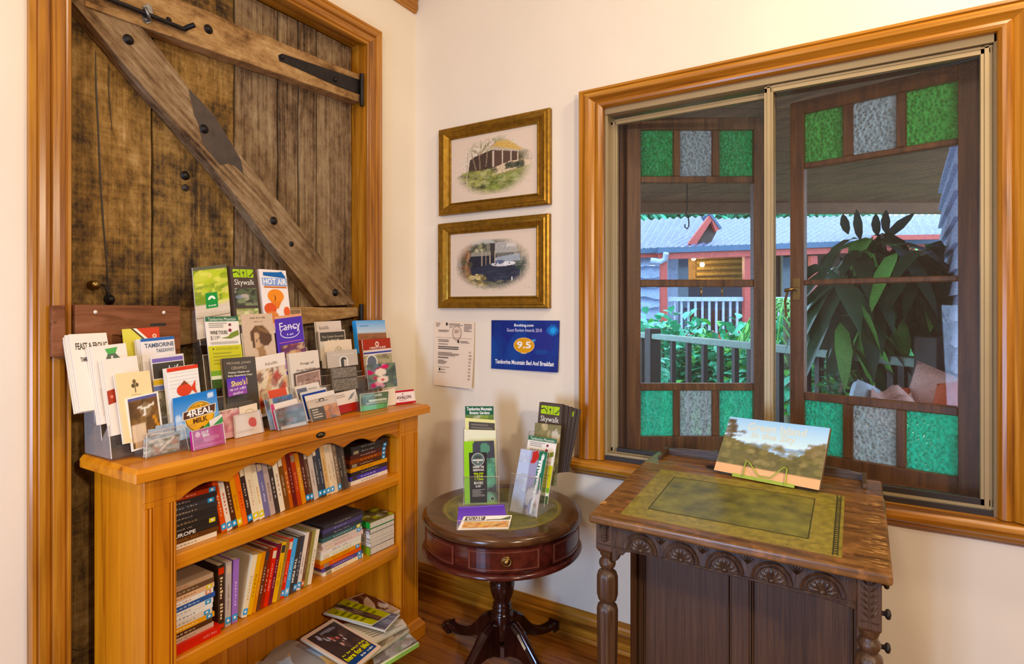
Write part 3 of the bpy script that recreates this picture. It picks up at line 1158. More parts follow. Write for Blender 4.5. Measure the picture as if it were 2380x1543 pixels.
for a, b in ((Y0, I0), (I1, Y1)):
    MB().box(FX - 0.022, FX - 0.004, a, b, 0.045, 0.797).build('post', M['pine_z'], bk, bevel=0.001, seg=1)
    mb = MB()
    w = b - a
    mb.box(FX - 0.004, FX, a, b, 0.742, 0.797)
    for s0, s1 in ((0.0, 0.10), (0.16, 0.22), (0.27, 0.78), (0.83, 0.87), (0.92, 1.0)):
        mb.box(FX - 0.004, FX + (0.001 if s1 - s0 < 0.3 else -0.0005), a + w * s0, a + w * s1, 0.062, 0.728)
    mb.box(FX - 0.004, FX - 0.001, a, b, 0.728, 0.742)
    mb.build('post_fluting', M['pine_z'], bk, bevel=0.001, seg=1)
# scalloped apron
ap = [(FX - 0.02, I0, 0.797)]
cus = [-1.134, -1.012, -0.882, -0.764, -0.633, -0.502, -0.394]
lo = [0.727, 0.737, 0.746, 0.746, 0.744, 0.735, 0.728]
ap.append((FX - 0.02, I0, 0.727))
for i in range(6):
    for k in range(9):
        s = k / 8
        ap.append((FX - 0.02, cus[i] + (cus[i + 1] - cus[i]) * s, lo[i] * (1 - s) + lo[i + 1] * s + (0.026 if i in (1, 2, 3) else 0.019) * math.sin(math.pi * s)))
ap += [(FX - 0.02, I1, 0.728), (FX - 0.02, I1, 0.797)]
MB().prism(ap, (0.014, 0, 0)).build('apron', M['pine_y'], bk, bevel=0.002, seg=1)
for zt, th in ((0.600, 0.038), (0.354, 0.042), (0.075, 0.03)):
    t = MB()
    fr_ = FX - 0.006
    pr = [(BX + 0.01, zt), (fr_ - 0.006, zt), (fr_ - 0.0015, zt - 0.004), (fr_, zt - th * 0.5), (fr_ - 0.0015, zt - th + 0.004), (fr_ - 0.006, zt - th), (BX + 0.01, zt - th)]
    t.box(BX + 0.01, FX - 0.023, Y0 + 0.022, I0 - 0.002, zt - th, zt)
    t.prism([(a, I0 - 0.002, b) for a, b in pr], (0, I1 - I0 + 0.004, 0))
    t.build('shelf', M['pine_y'], bk)
y = Y0 + 0.022
while y < I1:
    MB().box(BX - 0.002, BX + 0.009, y + 0.0007, min(y + 0.0632, I1 + 0.002), 0.06, 0.797).build('back_board', M['pine_z'], bk, bevel=0.0015, seg=1)
    y += 0.0635
pl = MB()
pl.box(BX, 0.289, Y0 - 0.018, Y1 + 0.014, 0.0, 0.042)
pl.hexa([(BX, Y0 - 0.018, 0.042), (0.289, Y0 - 0.018, 0.042), (0.289, Y1 + 0.014, 0.042), (BX, Y1 + 0.014, 0.042)],
        [(BX, Y0 - 0.004, 0.062), (0.272, Y0 - 0.004, 0.062), (0.272, Y1 + 0.003, 0.062), (BX, Y1 + 0.003, 0.062)])
pl.build('plinth', M['pine_y'], bk, bevel=0.002, seg=1)
mc = at(745, 1010.5, x=0.293)
md = MB()
md.mesh(*(lambda n: ([(0.293 + h, mc.y + r * 0.0165 * math.cos(a), mc.z + r * 0.0085 * math.sin(a)) for r, h in ((1, 0), (1, 0.002), (0.8, 0.003), (0.72, 0.0018), (0, 0.0018)) for a in [2 * math.pi * i / n for i in range(n)]],
                     [(k * n + i, k * n + (i + 1) % n, (k + 1) * n + (i + 1) % n, (k + 1) * n + i) for k in range(4) for i in range(n)]))(24))
md = md.build('maker_badge', M['iron'], bk)
mm = MB()
mm.sphere((0.2952, mc.y, mc.z), (0.0012, 0.0105, 0.0052), 16, 6)
for s in (-1, 1):
    mm.sphere((0.2958, mc.y + s * 0.004, mc.z + 0.001), (0.0014, 0.0028, 0.0030), 8, 4)
mm.build('badge_emblem', M['brass'], md)

# ------------------------------------------------------------------ round drum table
TC = Vector((0.62, -0.285, 0))
TZ, TR_ = 0.52, 0.26
tb = thing('drum_table', TC, 'round mahogany drum table with green leather top in the corner', 'table')
face = math.atan2(CAM.y - TC.y, CAM.x - TC.x)   # the drawer front faces the camera
MB().lathe([(TR_ - 0.035, 0.492), (TR_ - 0.004, 0.494), (TR_, 0.499), (TR_ + 0.001, 0.506), (TR_ - 0.002, 0.514), (TR_ - 0.008, 0.519), (TR_ - 0.016, 0.5205), (0.2, 0.5205), (0, 0.5205)], TC, 72).build('tabletop', M['mahotop'], tb)
lt = MB()
lt.lathe([(0.196, 0.5205), (0.196, 0.5212), (0.0, 0.5212)], TC, 72, smooth=False)
li = lt.build('leather_inlay', M['leather'], tb)
gt = MB()
for r0, r1 in ((0.184, 0.187), (0.150, 0.152)):
    gt.lathe([(r0, 0.5212), (r0, 0.5215), (r1, 0.5215), (r1, 0.5212)], TC, 72, smooth=False, cap=False)
for i in range(80):
    a = 2 * math.pi * i / 80
    a2 = 2 * math.pi * (i + 0.55) / 80
    am = (a + a2) / 2
    gt.poly([TC + Vector((r * math.cos(q), r * math.sin(q), 0.5214)) for r, q in ((0.187, a), (0.1945, am), (0.187, a2))])
gt.build('gilt_tooling', M['goldline'], li)['kind'] = 'stuff'
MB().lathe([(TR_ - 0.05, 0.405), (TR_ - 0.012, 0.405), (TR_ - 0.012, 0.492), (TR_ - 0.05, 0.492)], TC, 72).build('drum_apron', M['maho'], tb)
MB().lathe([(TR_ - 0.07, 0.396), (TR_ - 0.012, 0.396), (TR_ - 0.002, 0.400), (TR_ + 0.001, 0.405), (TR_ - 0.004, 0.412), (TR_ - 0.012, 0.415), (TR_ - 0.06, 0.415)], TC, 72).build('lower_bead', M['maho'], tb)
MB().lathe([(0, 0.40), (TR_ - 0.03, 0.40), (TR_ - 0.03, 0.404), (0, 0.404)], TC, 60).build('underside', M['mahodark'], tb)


def arcpanel(mb, a0, a1, z0, z1, r, r2, bead=0.0016):
    "curved beaded rectangle on the drum"
    n = 20
    for za, zb in ((z0, z0 + bead * 1.6), (z1 - bead * 1.6, z1)):
        for i in range(n):
            q0, q1 = a0 + (a1 - a0) * i / n, a0 + (a1 - a0) * (i + 1) / n
            P = lambda R, q, z: TC + Vector((R * math.cos(q), R * math.sin(q), z))
            mb.hexa([P(r, q0, za), P(r2, q0, za), P(r2, q1, za), P(r, q1, za)], [P(r, q0, zb), P(r2, q0, zb), P(r2, q1, zb), P(r, q1, zb)])
    for q in (a0, a1):
        dq = bead * 1.6 / r
        P = lambda R, q, z: TC + Vector((R * math.cos(q), R * math.sin(q), z))
        mb.hexa([P(r, q - dq, z0), P(r2, q - dq, z0), P(r2, q + dq, z0), P(r, q + dq, z0)], [P(r, q - dq, z1), P(r2, q - dq, z1), P(r2, q + dq, z1), P(r, q + dq, z1)])
    return mb


rr = TR_ - 0.012
beadm = plain('mahogany_bead', '#6f3a2a', 0.25)
ctr = face + 0.02
for k in range(6):
    c_ = ctr + k * math.pi / 3
    hw = 0.43
    dr = MB()
    n = 16
    for i in range(n):
        q0, q1 = c_ - hw + 2 * hw * i / n, c_ - hw + 2 * hw * (i + 1) / n
        P = lambda R, q, z: TC + Vector((R * math.cos(q), R * math.sin(q), z))
        dr.hexa([P(rr - 0.004, q0, 0.421), P(rr + 0.0022, q0, 0.421), P(rr + 0.0022, q1, 0.421), P(rr - 0.004, q1, 0.421)],
                [P(rr - 0.004, q0, 0.486), P(rr + 0.0022, q0, 0.486), P(rr + 0.0022, q1, 0.486), P(rr - 0.004, q1, 0.486)])
    d_ = dr.build('drawer_front', M['maho'], tb)
    arcpanel(MB(), c_ - hw + 0.02, c_ + hw - 0.02, 0.427, 0.480, rr + 0.002, rr + 0.0042).build('cock_bead', beadm, d_)
    if k == 0:
        kp_ = TC + Vector((rr * math.cos(c_ + 0.03), rr * math.sin(c_ + 0.03), 0.453))
        MB().lathe([(0.016, 0), (0.016, 0.005), (0.0135, 0.007), (0.012, 0.005), (0.009, 0.006), (0.0085, 0.009), (0.005, 0.012), (0, 0.013)], kp_, 20, (math.cos(c_), math.sin(c_), 0)).build('knob', M['brass'], d_)
col = [(0.038, 0.40), (0.036, 0.385), (0.030, 0.372), (0.030, 0.352), (0.034, 0.338), (0.040, 0.328), (0.041, 0.320), (0.036, 0.315), (0.034, 0.306), (0.040, 0.300), (0.041, 0.292), (0.037, 0.288), (0.040, 0.282), (0.041, 0.268),
       (0.038, 0.245), (0.031, 0.226), (0.026, 0.216), (0.027, 0.210), (0.031, 0.206), (0.028, 0.2), (0.031, 0.196), (0.033, 0.190), (0.030, 0.184), (0.034, 0.180), (0.037, 0.172), (0.036, 0.10), (0.030, 0.094), (0.012, 0.090), (0.009, 0.082), (0.012, 0.074), (0.008, 0.066), (0, 0.064)]
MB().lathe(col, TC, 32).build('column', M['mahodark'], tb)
for k in range(4):
    a = face + math.pi / 4 + k * math.pi / 2
    dv = Vector((math.cos(a), math.sin(a), 0))
    nv = Vector((-dv.y, dv.x, 0))
    path = [(0.028, 0.150, 0.105), (0.055, 0.160, 0.100), (0.085, 0.142, 0.075), (0.115, 0.108, 0.048), (0.15, 0.073, 0.030), (0.19, 0.050, 0.020), (0.225, 0.042, 0.018), (0.25, 0.042, 0.017), (0.262, 0.044, 0.016)]
    vs_, fs = [], []
    ys = [-0.019, -0.019, -0.012, -0.010, -0.003, 0, 0.003, 0.010, 0.012, 0.019, 0.019]
    dz = [-1, 0, 0.006, 0.001, 0.001, 0.006, 0.001, 0.001, 0.006, 0, -1]
    for r, z, th in path:
        for q, z_ in zip(ys, dz):
            vs_.append(TC + dv * r + nv * (q * (1 if r < 0.1 else 0.85)) + Vector((0, 0, z - th if z_ == -1 else z - 0.005 + z_)))
    m = len(ys)
    for i in range(len(path) - 1):
        for j in range(m):
            fs.append((i * m + j, i * m + (j + 1) % m, (i + 1) * m + (j + 1) % m, (i + 1) * m + j))
    mb = MB().mesh(vs_, fs)
    mb.poly(vs_[:m]).poly(vs_[-m:])
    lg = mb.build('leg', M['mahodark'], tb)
    ft = MB()
    c0 = TC + dv * 0.262
    ft.hexa([c0 + nv * 0.019 + Vector((0, 0, 0.012)), c0 - nv * 0.019 + Vector((0, 0, 0.012)), c0 - nv * 0.014 + dv * 0.03 + Vector((0, 0, 0.010)), c0 + nv * 0.014 + dv * 0.03 + Vector((0, 0, 0.010))],
            [c0 + nv * 0.02 + Vector((0, 0, 0.047)), c0 - nv * 0.02 + Vector((0, 0, 0.047)), c0 - nv * 0.013 + dv * 0.03 + Vector((0, 0, 0.036)), c0 + nv * 0.013 + dv * 0.03 + Vector((0, 0, 0.036))])
    for s in (-1, 0, 1):
        ft.sphere(c0 + dv * 0.027 + nv * 0.011 * s + Vector((0, 0, 0.022)), (0.008, 0.008, 0.012), 8, 6)
    f_ = ft.build('paw_cap', M['mahodark'], lg)
    MB().lathe([(0.009, 0.0), (0.011, 0.004), (0.011, 0.010), (0.006, 0.0125)], c0 + dv * 0.012, 12).build('castor', M['iron'], lg)

# ------------------------------------------------------------------ clerk's writing desk
X0, X1 = 1.065, 1.678
YF, YH, YK = -0.60, -0.20, -0.045
ZF, ZH = 0.68, 0.712
dk = thing('writing_desk', (1.37, -0.32, 0), 'dark carved oak slope-front desk with green leather lid under the window', 'desk')


def LZ(y):
    return ZF + (ZH - ZF) * (y - YF) / (YH - YF)


th = 0.021
lid = MB()
lid.hexa([(X0, YF, ZF - th), (X1, YF, ZF - th), (X1, YH, ZH - th), (X0, YH, ZH - th)], [(X0, YF, ZF), (X1, YF, ZF), (X1, YH, ZH), (X0, YH, ZH)])
ld = lid.build('lid', M['oakworn'], dk, bevel=0.006, seg=3)
MB().box(X0 + 0.002, X1 - 0.002, YH + 0.001, YK, ZH - th, ZH).build('back_ledge', M['oakworn'], dk, bevel=0.004)
# pale wear streaks and chips at the lid's right and left ends
wr = MB()
rnd = random.Random(3)
for i in range(46):
    y = rnd.uniform(YF + 0.02, YH - 0.01)
    x = X1 - 0.005 - abs(rnd.gauss(0, 0.016))
    l, w = rnd.uniform(0.008, 0.028), rnd.uniform(0.001, 0.003)
    wr.poly([(x - l, y, LZ(y) + 0.0003), (x, y - w, LZ(y - w) + 0.0003), (min(X1 - 0.003, x + l * 0.3), y, LZ(y) + 0.0003), (x, y + w, LZ(y + w) + 0.0003)])
for px, py in [(1404, 1166)]:
    q = at(px, py, z=0.69)
    wr.poly([(X0 + 0.001, q.y - 0.012, LZ(q.y - 0.012) + 0.0004), (X0 + 0.014, q.y + 0.004, LZ(q.y + 0.004) + 0.0004), (X0 + 0.012, q.y + 0.014, LZ(q.y + 0.014) + 0.0004), (X0 + 0.001, q.y + 0.012, LZ(q.y + 0.012) + 0.0004)])
wr.build('wear_marks', plain('bare_wood_wear', '#b08448', 0.5, noise=0.3, nscale=80), ld)['kind'] = 'stuff'
lx0, lx1, ly0, ly1 = 1.133, 1.594, -0.566, -0.232


def lidq(x0, x1, y0, y1, k):
    return [(x0, y0, LZ(y0) + k), (x1, y0, LZ(y0) + k), (x1, y1, LZ(y1) + k), (x0, y1, LZ(y1) + k)]


lea = MB().hexa(lidq(lx0, lx1, ly0, ly1, -0.001), lidq(lx0, lx1, ly0, ly1, 0.0006)).build('leather_inlay', M['leatherrim'], ld)
ix0, ix1, iy0, iy1 = lx0 + 0.05, lx1 - 0.062, ly0 + 0.055, ly1 - 0.045
MB().hexa(lidq(ix0, ix1, iy0, iy1, 0.0004), lidq(ix0, ix1, iy0, iy1, 0.0009)).build('leather_field', M['leather'], lea)
tl = MB()
for a, b, c, d in ((ix0, ix1, iy0, iy0 + 0.0022), (ix0, ix1, iy1 - 0.0022, iy1), (ix0, ix0 + 0.0022, iy0, iy1), (ix1 - 0.0022, ix1, iy0, iy1),
                   (lx1 - 0.017, lx1 - 0.0145, ly0 + 0.004, ly1 - 0.003), (lx1 - 0.0085, lx1 - 0.0065, ly0 + 0.004, ly1 - 0.003)):
    tl.hexa(lidq(a, b, c, d, 0.0006), lidq(a, b, c, d, 0.0012))
for i in range(30):
    y = ly0 + 0.01 + i * 0.0105
    tl.hexa(lidq(lx1 - 0.0145, lx1 - 0.0085, y, y + 0.004, 0.0006), lidq(lx1 - 0.0145, lx1 - 0.0085, y, y + 0.004, 0.0011))
tl.build('tooled_border', M['tooled'], lea)
gl_ = MB()
for i in range(60):
    x = lx0 + 0.004 + i * (lx1 - lx0 - 0.012) / 60
    gl_.hexa(lidq(x, x + 0.0045, ly0 + 0.004, ly0 + 0.009, 0.0006), lidq(x, x + 0.0045, ly0 + 0.004, ly0 + 0.009, 0.0010))
    gl_.hexa(lidq(x, x + 0.0045, ly1 - 0.006, ly1 - 0.003, 0.0006), lidq(x, x + 0.0045, ly1 - 0.006, ly1 - 0.003, 0.0010))
gl_.build('gilt_border', M['goldline'], lea)['kind'] = 'stuff'
# low shaped gallery round the ledge
gy = -0.072
gx0, gx1 = 1.098, 1.641


def wavy(n, h0, h1):
    return [(i / n, h0 + (h1 - h0) * (0.5 + 0.5 * math.cos(math.pi * 2 * (i / n)))) for i in range(n + 1)]


g = [(gx0, gy, ZH)] + [(gx0 + (gx1 - gx0) * i / 40, gy, ZH + 0.024 + 0.010 * (0.5 - 0.5 * math.cos(2 * math.pi * i / 40)) - 0.004 * max(0, math.cos(6 * math.pi * i / 40))) for i in range(41)] + [(gx1, gy, ZH)]
MB().prism(g, (0, 0.009, 0)).build('gallery_rail', M['oak_x'], dk, bevel=0.001, seg=1)
for gx, sx in ((gx0, 0.009), (gx1 - 0.009, 0.009)):
    pts = [(gx, gy, ZH), (gx, gy, ZH + 0.024), (gx, gy - 0.02, ZH + 0.022), (gx, gy - 0.045, ZH + 0.012), (gx, gy - 0.065, ZH + 0.014), (gx, gy - 0.074, ZH + 0.008), (gx, gy - 0.074, ZH)]
    MB().prism(pts, (sx, 0, 0)).build('gallery_return', M['oak_x'], dk, bevel=0.001, seg=1)
iw = at(1652, 1086, z=ZH)
MB().lathe([(0.014, 0.0002), (0.014, 0.0012), (0.010, 0.0004), (0, 0.0003)], iw, 18).build('inkwell_hole', M['aludark'], dk)

# carved frieze
AY = -0.578
ax0, ax1 = 1.116, 1.62
fp = [(ax0, AY, 0.662), (ax0, AY, 0.574), (ax0 + 0.004, AY, 0.568), (ax0 + 0.014, AY, 0.575), (ax0 + 0.020, AY, 0.590), (ax0 + 0.026, AY, 0.588), (ax0 + 0.034, AY, 0.598), (ax0 + 0.06, AY, 0.603),
      (ax1 - 0.06, AY, 0.598), (ax1 - 0.02, AY, 0.594), (ax1, AY, 0.59), (ax1, AY, 0.662)]
fz = MB().prism(fp, (0, 0.018, 0)).build('frieze', M['oakcarve'], dk, bevel=0.0015, seg=1)
MB().box(ax0 + 0.004, ax1 - 0.004, AY - 0.003, AY, 0.6035, 0.6065).build('frieze_bead', M['oakcarve'], fz, bevel=0.0008, seg=1)
for i in range(5):
    cx = 1.187 + i * 0.0935
    zb = 0.6085
    R = 0.040
    cv = MB()
    for r0, r1, pr_ in ((R, R - 0.006, 0.004), (R - 0.009, R - 0.012, 0.003)):
        n = 18
        for k in range(n):
            a, b = math.pi * k / n, math.pi * (k + 1) / n
            P = lambda r, q, y_: Vector((cx + r * math.cos(q), AY - y_, zb + r * 1.05 * math.sin(q)))
            cv.hexa([P(r1, a, 0), P(r0, a, 0), P(r0, b, 0), P(r1, b, 0)], [P(r1, a, pr_ * 0.7), P(r0, a, pr_), P(r0, b, pr_), P(r1, b, pr_ * 0.7)])
    for k in range(7):
        q = math.pi * (k + 0.5) / 7
        cdir = Vector((math.cos(q), 0, math.sin(q)))
        mid = Vector((cx, AY, zb)) + cdir * 0.017
        pd = Vector((-cdir.z, 0, cdir.x))
        pts = []
        nr = 10
        ring = [mid + cdir * (0.0105 * math.cos(2 * math.pi * j / nr)) + pd * ((0.0036 + 0.0012 * math.cos(2 * math.pi * j / nr)) * math.sin(2 * math.pi * j / nr)) for j in range(nr)]
        top = mid + Vector((0, -0.0042, 0)) + cdir * 0.002
        cv.mesh(ring + [top], [(j, (j + 1) % nr, nr) for j in range(nr)], smooth=True)
    cv.sphere((cx, AY, zb + 0.002), (0.007, 0.005, 0.006), 10, 6)
    cv.build('lunette_carving', M['oakcarve'], fz)
    # leaf sprig in the spandrel to the right
    if i < 4:
        sp_ = MB()
        sx = cx + 0.0468
        for q in (-0.7, -0.35, 0, 0.35, 0.7):
            cdir = Vector((math.sin(q), 0, math.cos(q)))
            b0 = Vector((sx, AY, 0.634))
            pd = Vector((cdir.z, 0, -cdir.x))
            ring = [b0 + cdir * s + pd * w for s, w in ((0, 0), (0.008, 0.0017), (0.016, 0.0012), (0.019, 0), (0.016, -0.0012), (0.008, -0.0017))]
            sp_.mesh(ring + [b0 + cdir * 0.010 + Vector((0, -0.003, 0))], [(j, (j + 1) % 6, 6) for j in range(6)])
        sp_.build('sprig_carving', M['oakcarve'], fz)
cs = MB()
for i in range(28):
    x = ax0 + 0.01 + i * 0.0175
    cs.box(x, x + 0.012, AY - 0.0016, AY, 0.6555, 0.6590)
cs.build('frieze_fillet', M['oakcarve'], fz)


def deskleg(cx, zb, label=None):
    w = 0.0205
    cy = -0.557
    lg = MB().hexa([(cx - w * 0.8, cy - w * 0.8, zb - 0.008), (cx + w * 0.8, cy - w * 0.8, zb - 0.008), (cx + w * 0.8, cy + w * 0.8, zb - 0.008), (cx - w * 0.8, cy + w * 0.8, zb - 0.008)],
                   [(cx - w, cy - w, zb), (cx + w, cy - w, zb), (cx + w, cy + w, zb), (cx - w, cy + w, zb)])
    lg.box(cx - w, cx + w, cy - w, cy + w, zb, 0.66)
    lo_ = lg.build('leg', M['oak_z'], dk, bevel=0.0012, seg=1)
    zz = zb - 0.008
    pr = [(0.0185, zz + 0.002), (0.0175, zz - 0.008), (0.0135, zz - 0.014), (0.0135, zz - 0.017), (0.0195, zz - 0.024), (0.0205, zz - 0.030), (0.0185, zz - 0.037), (0.0145, zz - 0.042), (0.0145, zz - 0.045),
          (0.0225, zz - 0.052), (0.0255, zz - 0.062), (0.0258, zz - 0.085), (0.0255, zz - 0.107), (0.022, zz - 0.118), (0.0165, zz - 0.124), (0.0165, zz - 0.127), (0.0235, zz - 0.133), (0.0258, zz - 0.143),
          (0.0255, zz - 0.17), (0.0245, zz - 0.25), (0.022, zz - 0.33), (0.017, zz - 0.345), (0.021, zz - 0.355), (0.019, zz - 0.365), (0.0225, zz - 0.372)]
    fl_ = [(a, b) for a, b in pr]
    m1 = MB()
    m1.lathe(fl_[:9], (cx, cy, 0), 32)
    m1.lathe(fl_[8:15], (cx, cy, 0), 64, flute=(2, 4, 8, 0.10))
    m1.lathe(fl_[14:21], (cx, cy, 0), 64, flute=(3, 6, 8, 0.10))
    m1.lathe(fl_[20:], (cx, cy, 0), 32)
    zq = zz - 0.372
    m1.box(cx - w, cx + w, cy - w, cy + w, 0.0, zq)
    m1.build('turned_shaft', M['oak_z'], lo_)
    cvv = MB()
    yy_ = cy - w
    z0, z1 = zb + 0.018, 0.652
    cvv.box(cx - 0.0008, cx + 0.0008, yy_ - 0.0022, yy_, z0, z1)
    n = 6
    for k in range(n):
        z = z0 + (z1 - z0) * (k + 0.35) / n
        for s in (-1, 1):
            ring = [Vector((cx + s * u, yy_, z + v)) for u, v in ((0.0012, 0), (0.006, 0.001), (0.0135, 0.009), (0.014, 0.012), (0.010, 0.0115), (0.004, 0.006))]
            cvv.mesh(ring + [Vector((cx + s * 0.008, yy_ - 0.0032, z + 0.006))], [(j, (j + 1) % 6, 6) for j in range(6)])
    cvv.box(cx - 0.016, cx + 0.016, yy_ - 0.0015, yy_, zb + 0.012, zb + 0.0145)
    cvv.build('leaf_carving', M['oakcarve'], lo_)


deskleg(1.0965, 0.592)
deskleg(1.640, 0.560)
# pedestal with two sunk panels
PY = -0.40
for a, b in ((1.104, 1.120), (1.634, 1.650)):
    MB().box(a, b, PY - 0.014, YK - 0.015, 0.03, 0.69).build('pedestal_side', M['oak_z'], dk, bevel=0.0015, seg=1)
MB().box(1.120, 1.634, PY + 0.012, PY + 0.018, 0.03, 0.66).build('sunk_panel', M['oak_z'], dk)
for a, b in ((1.121, 1.128), (1.356, 1.397), (1.618, 1.634)):
    MB().box(a, b, PY, PY + 0.012, 0.03, 0.66).build('panel_stile', M['oak_z'], dk, bevel=0.0015, seg=1)
MB().box(1.120, 1.634, PY, PY + 0.012, 0.56, 0.66).build('panel_rail', M['oak_x'], dk, bevel=0.0015, seg=1)
MB().box(1.120, 1.634, PY, PY + 0.012, 0.03, 0.09).build('panel_rail', M['oak_x'], dk, bevel=0.0015, seg=1)
mo = MB()
for a, b in ((1.128, 1.356), (1.397, 1.618)):
    for x0, x1 in ((a, a + 0.004), (a + 0.006, a + 0.009), (b - 0.004, b), (b - 0.009, b - 0.006)):
        mo.box(x0, x1, PY + 0.004, PY + 0.012, 0.09, 0.56)
    mo.box(a, b, PY + 0.004, PY + 0.012, 0.556, 0.56)
mo.build('panel_moulding', M['oak_z'], dk, bevel=0.001, seg=1)
MB().box(1.650, 1.656, PY, YK - 0.02, 0.03, 0.655).build('drawer_carcase', M['oak_z'], dk)
for z0, z1, kp_ in ((0.56, 0.645, (2053, 1356)), (0.47, 0.555, (2056, 1426)), (0.38, 0.465, (2055, 1504)), (0.28, 0.375, None)):
    d_ = MB().box(1.652, 1.660, PY + 0.02, YK - 0.03, z0, z1).build('drawer', M['oak_z'], dk, bevel=0.0015, seg=1)
    kk = at(*kp_, x=1.672) if kp_ else Vector((1.67, -0.33, 0.33))
    MB().lathe([(0.005, -0.012), (0.005, 0.0), (0.010, 0.003), (0.0115, 0.007), (0.009, 0.011), (0, 0.013)], kk, 14, (1, 0, 0)).build('drawer_knob', M['aludark'], d_)

# ------------------------------------------------------------------ the open display book and its lime stand
LP = at(1659, 1092, z=0.7195)
RP = at(1903, 1139, z=0.7195)
ub = (RP - LP).normalized()
nb = Vector((ub.y, -ub.x, 0))
if nb.y > 0:
    nb = -nb
lean = math.radians(17)
nl = (nb * math.cos(lean) + Vector((0, 0, 1)) * math.sin(lean)).normalized()
TLp, TRp = hit(1697, 968, LP, nl), hit(1929, 995, LP, nl)
im = Img(64, 42, '#a9c6de', 3)
im.grad(0, 0.5, '#8fb4d4', '#c6dae8')
im.grad(0.42, 0.5, '#7f9db8', '#8ea3b4')
im.poly([(0, 0.33), (0.16, 0.40), (0.3, 0.47), (0.45, 0.5), (0.7, 0.6), (0.8, 0.5), (0.86, 0.36), (1, 0.33), (1, 0.84), (0, 0.84)], '#5f5838')
im.spots(150, 0.0, 0.42, 1, 0.84, 0.04, 0.04, ['#6b6238', '#7f7548', '#4f4a2c', '#8a7c55', '#575530'], 0.5)
im.spots(26, 0.02, 0.04, 0.1, 0.34, 0.035, 0.03, ['#4b3f2b', '#5a4c30'], 0.8)
im.spots(10, 0.1, 0.22, 0.22, 0.33, 0.03, 0.015, ['#57492f'], 0.6)
im.spots(26, 0.84, 0.3, 1, 0.5, 0.035, 0.04, ['#6b5f3f', '#7b6d4d'], 0.8)
im.rect(0, 0.835, 1, 1, '#d2a47c')
bq = [TLp, TRp, RP, LP]
bo = thing('display_book', (LP + RP) / 2, 'landscape picture book with misty forest cover on lime stand', 'book')
nf = facing(bq)
mb = MB()
mb.slab(bq, -nf * 0.003, lin('#c9b99c'))
decorate(mb, bq, nf, [('i', 0, 0, 1, 1, im), ('t', 'Green Island', 0.22, 0.80, 0.80, 0.94, '#b9bdb0', 0, True), ('t', 'in the Sky', 0.28, 0.64, 0.72, 0.79, '#b9bdb0', 0, True),
                      ('r', 0.34, 0.10, 0.72, 0.105, '#e2bb98'), ('l', 0.36, 0.05, 0.66, 0.09, 2, '#dcb492')])
mb.build('front_cover', M['gloss'], bo, normals=False)
inner = [p - nf * 0.0035 - (p - (bq[0] + bq[2]) / 2) * 0.02 for p in bq]
MB().slab(inner, -nf * 0.012).build('page_block', M['paper'], bo, normals=False)
MB().slab([p - nf * 0.0158 for p in bq], -nf * 0.003, lin('#5b4a3a')).build('back_cover', M['gloss'], bo, normals=False)
sd = thing('book_stand', (LP + RP) / 2 - Vector((0, 0, 0.003)), 'small lime metal book stand with bent wire prongs on desk ledge', 'book stand')


def onb(px, py, k):
    return hit(px, py, LP + nf * k, nl)


zb_ = 0.7125
b1, b2 = at(1702, 1106, z=0.7128), at(1846, 1134, z=0.7128)
bu = (b2 - b1)
bn = nb * 0.055
bp = MB()
q = [b1 - nb * 0.11, b2 - nb * 0.11, b2 + nb * 0.0, b1 + nb * 0.0]
bp.slab([p + Vector((0, 0, 0.0025)) for p in q], Vector((0, 0, -0.0025)))
bp.slab([b1 + Vector((0, 0, 0.009)), b2 + Vector((0, 0, 0.009)), b2 + nb * 0.003, b1 + nb * 0.003], -nb * 0.003)
bp.build('base_plate', M['lime'], sd, bevel=0.001, seg=1)
w0 = 0.007
wire = [onb(1727, 1106, w0), onb(1731, 1080, w0), onb(1735, 1071, w0), onb(1741, 1074, w0), onb(1762, 1106, w0), onb(1790, 1111, w0), onb(1815, 1091, w0), onb(1824, 1086, w0), onb(1829, 1090, w0), onb(1825, 1126, w0)]
MB().tube(wire, 0.0016, 8).build('wire_prongs', M['lime'], sd)
bk_ = [b1.lerp(b2, 0.35) - nb * 0.06 + Vector((0, 0, 0.002)), b1.lerp(b2, 0.35) - nb * 0.075 + Vector((0, 0, 0.09)), b1.lerp(b2, 0.65) - nb * 0.075 + Vector((0, 0, 0.09)), b1.lerp(b2, 0.65) - nb * 0.06 + Vector((0, 0, 0.002))]
MB().tube(bk_, 0.0016, 8).build('back_wire', M['lime'], sd)

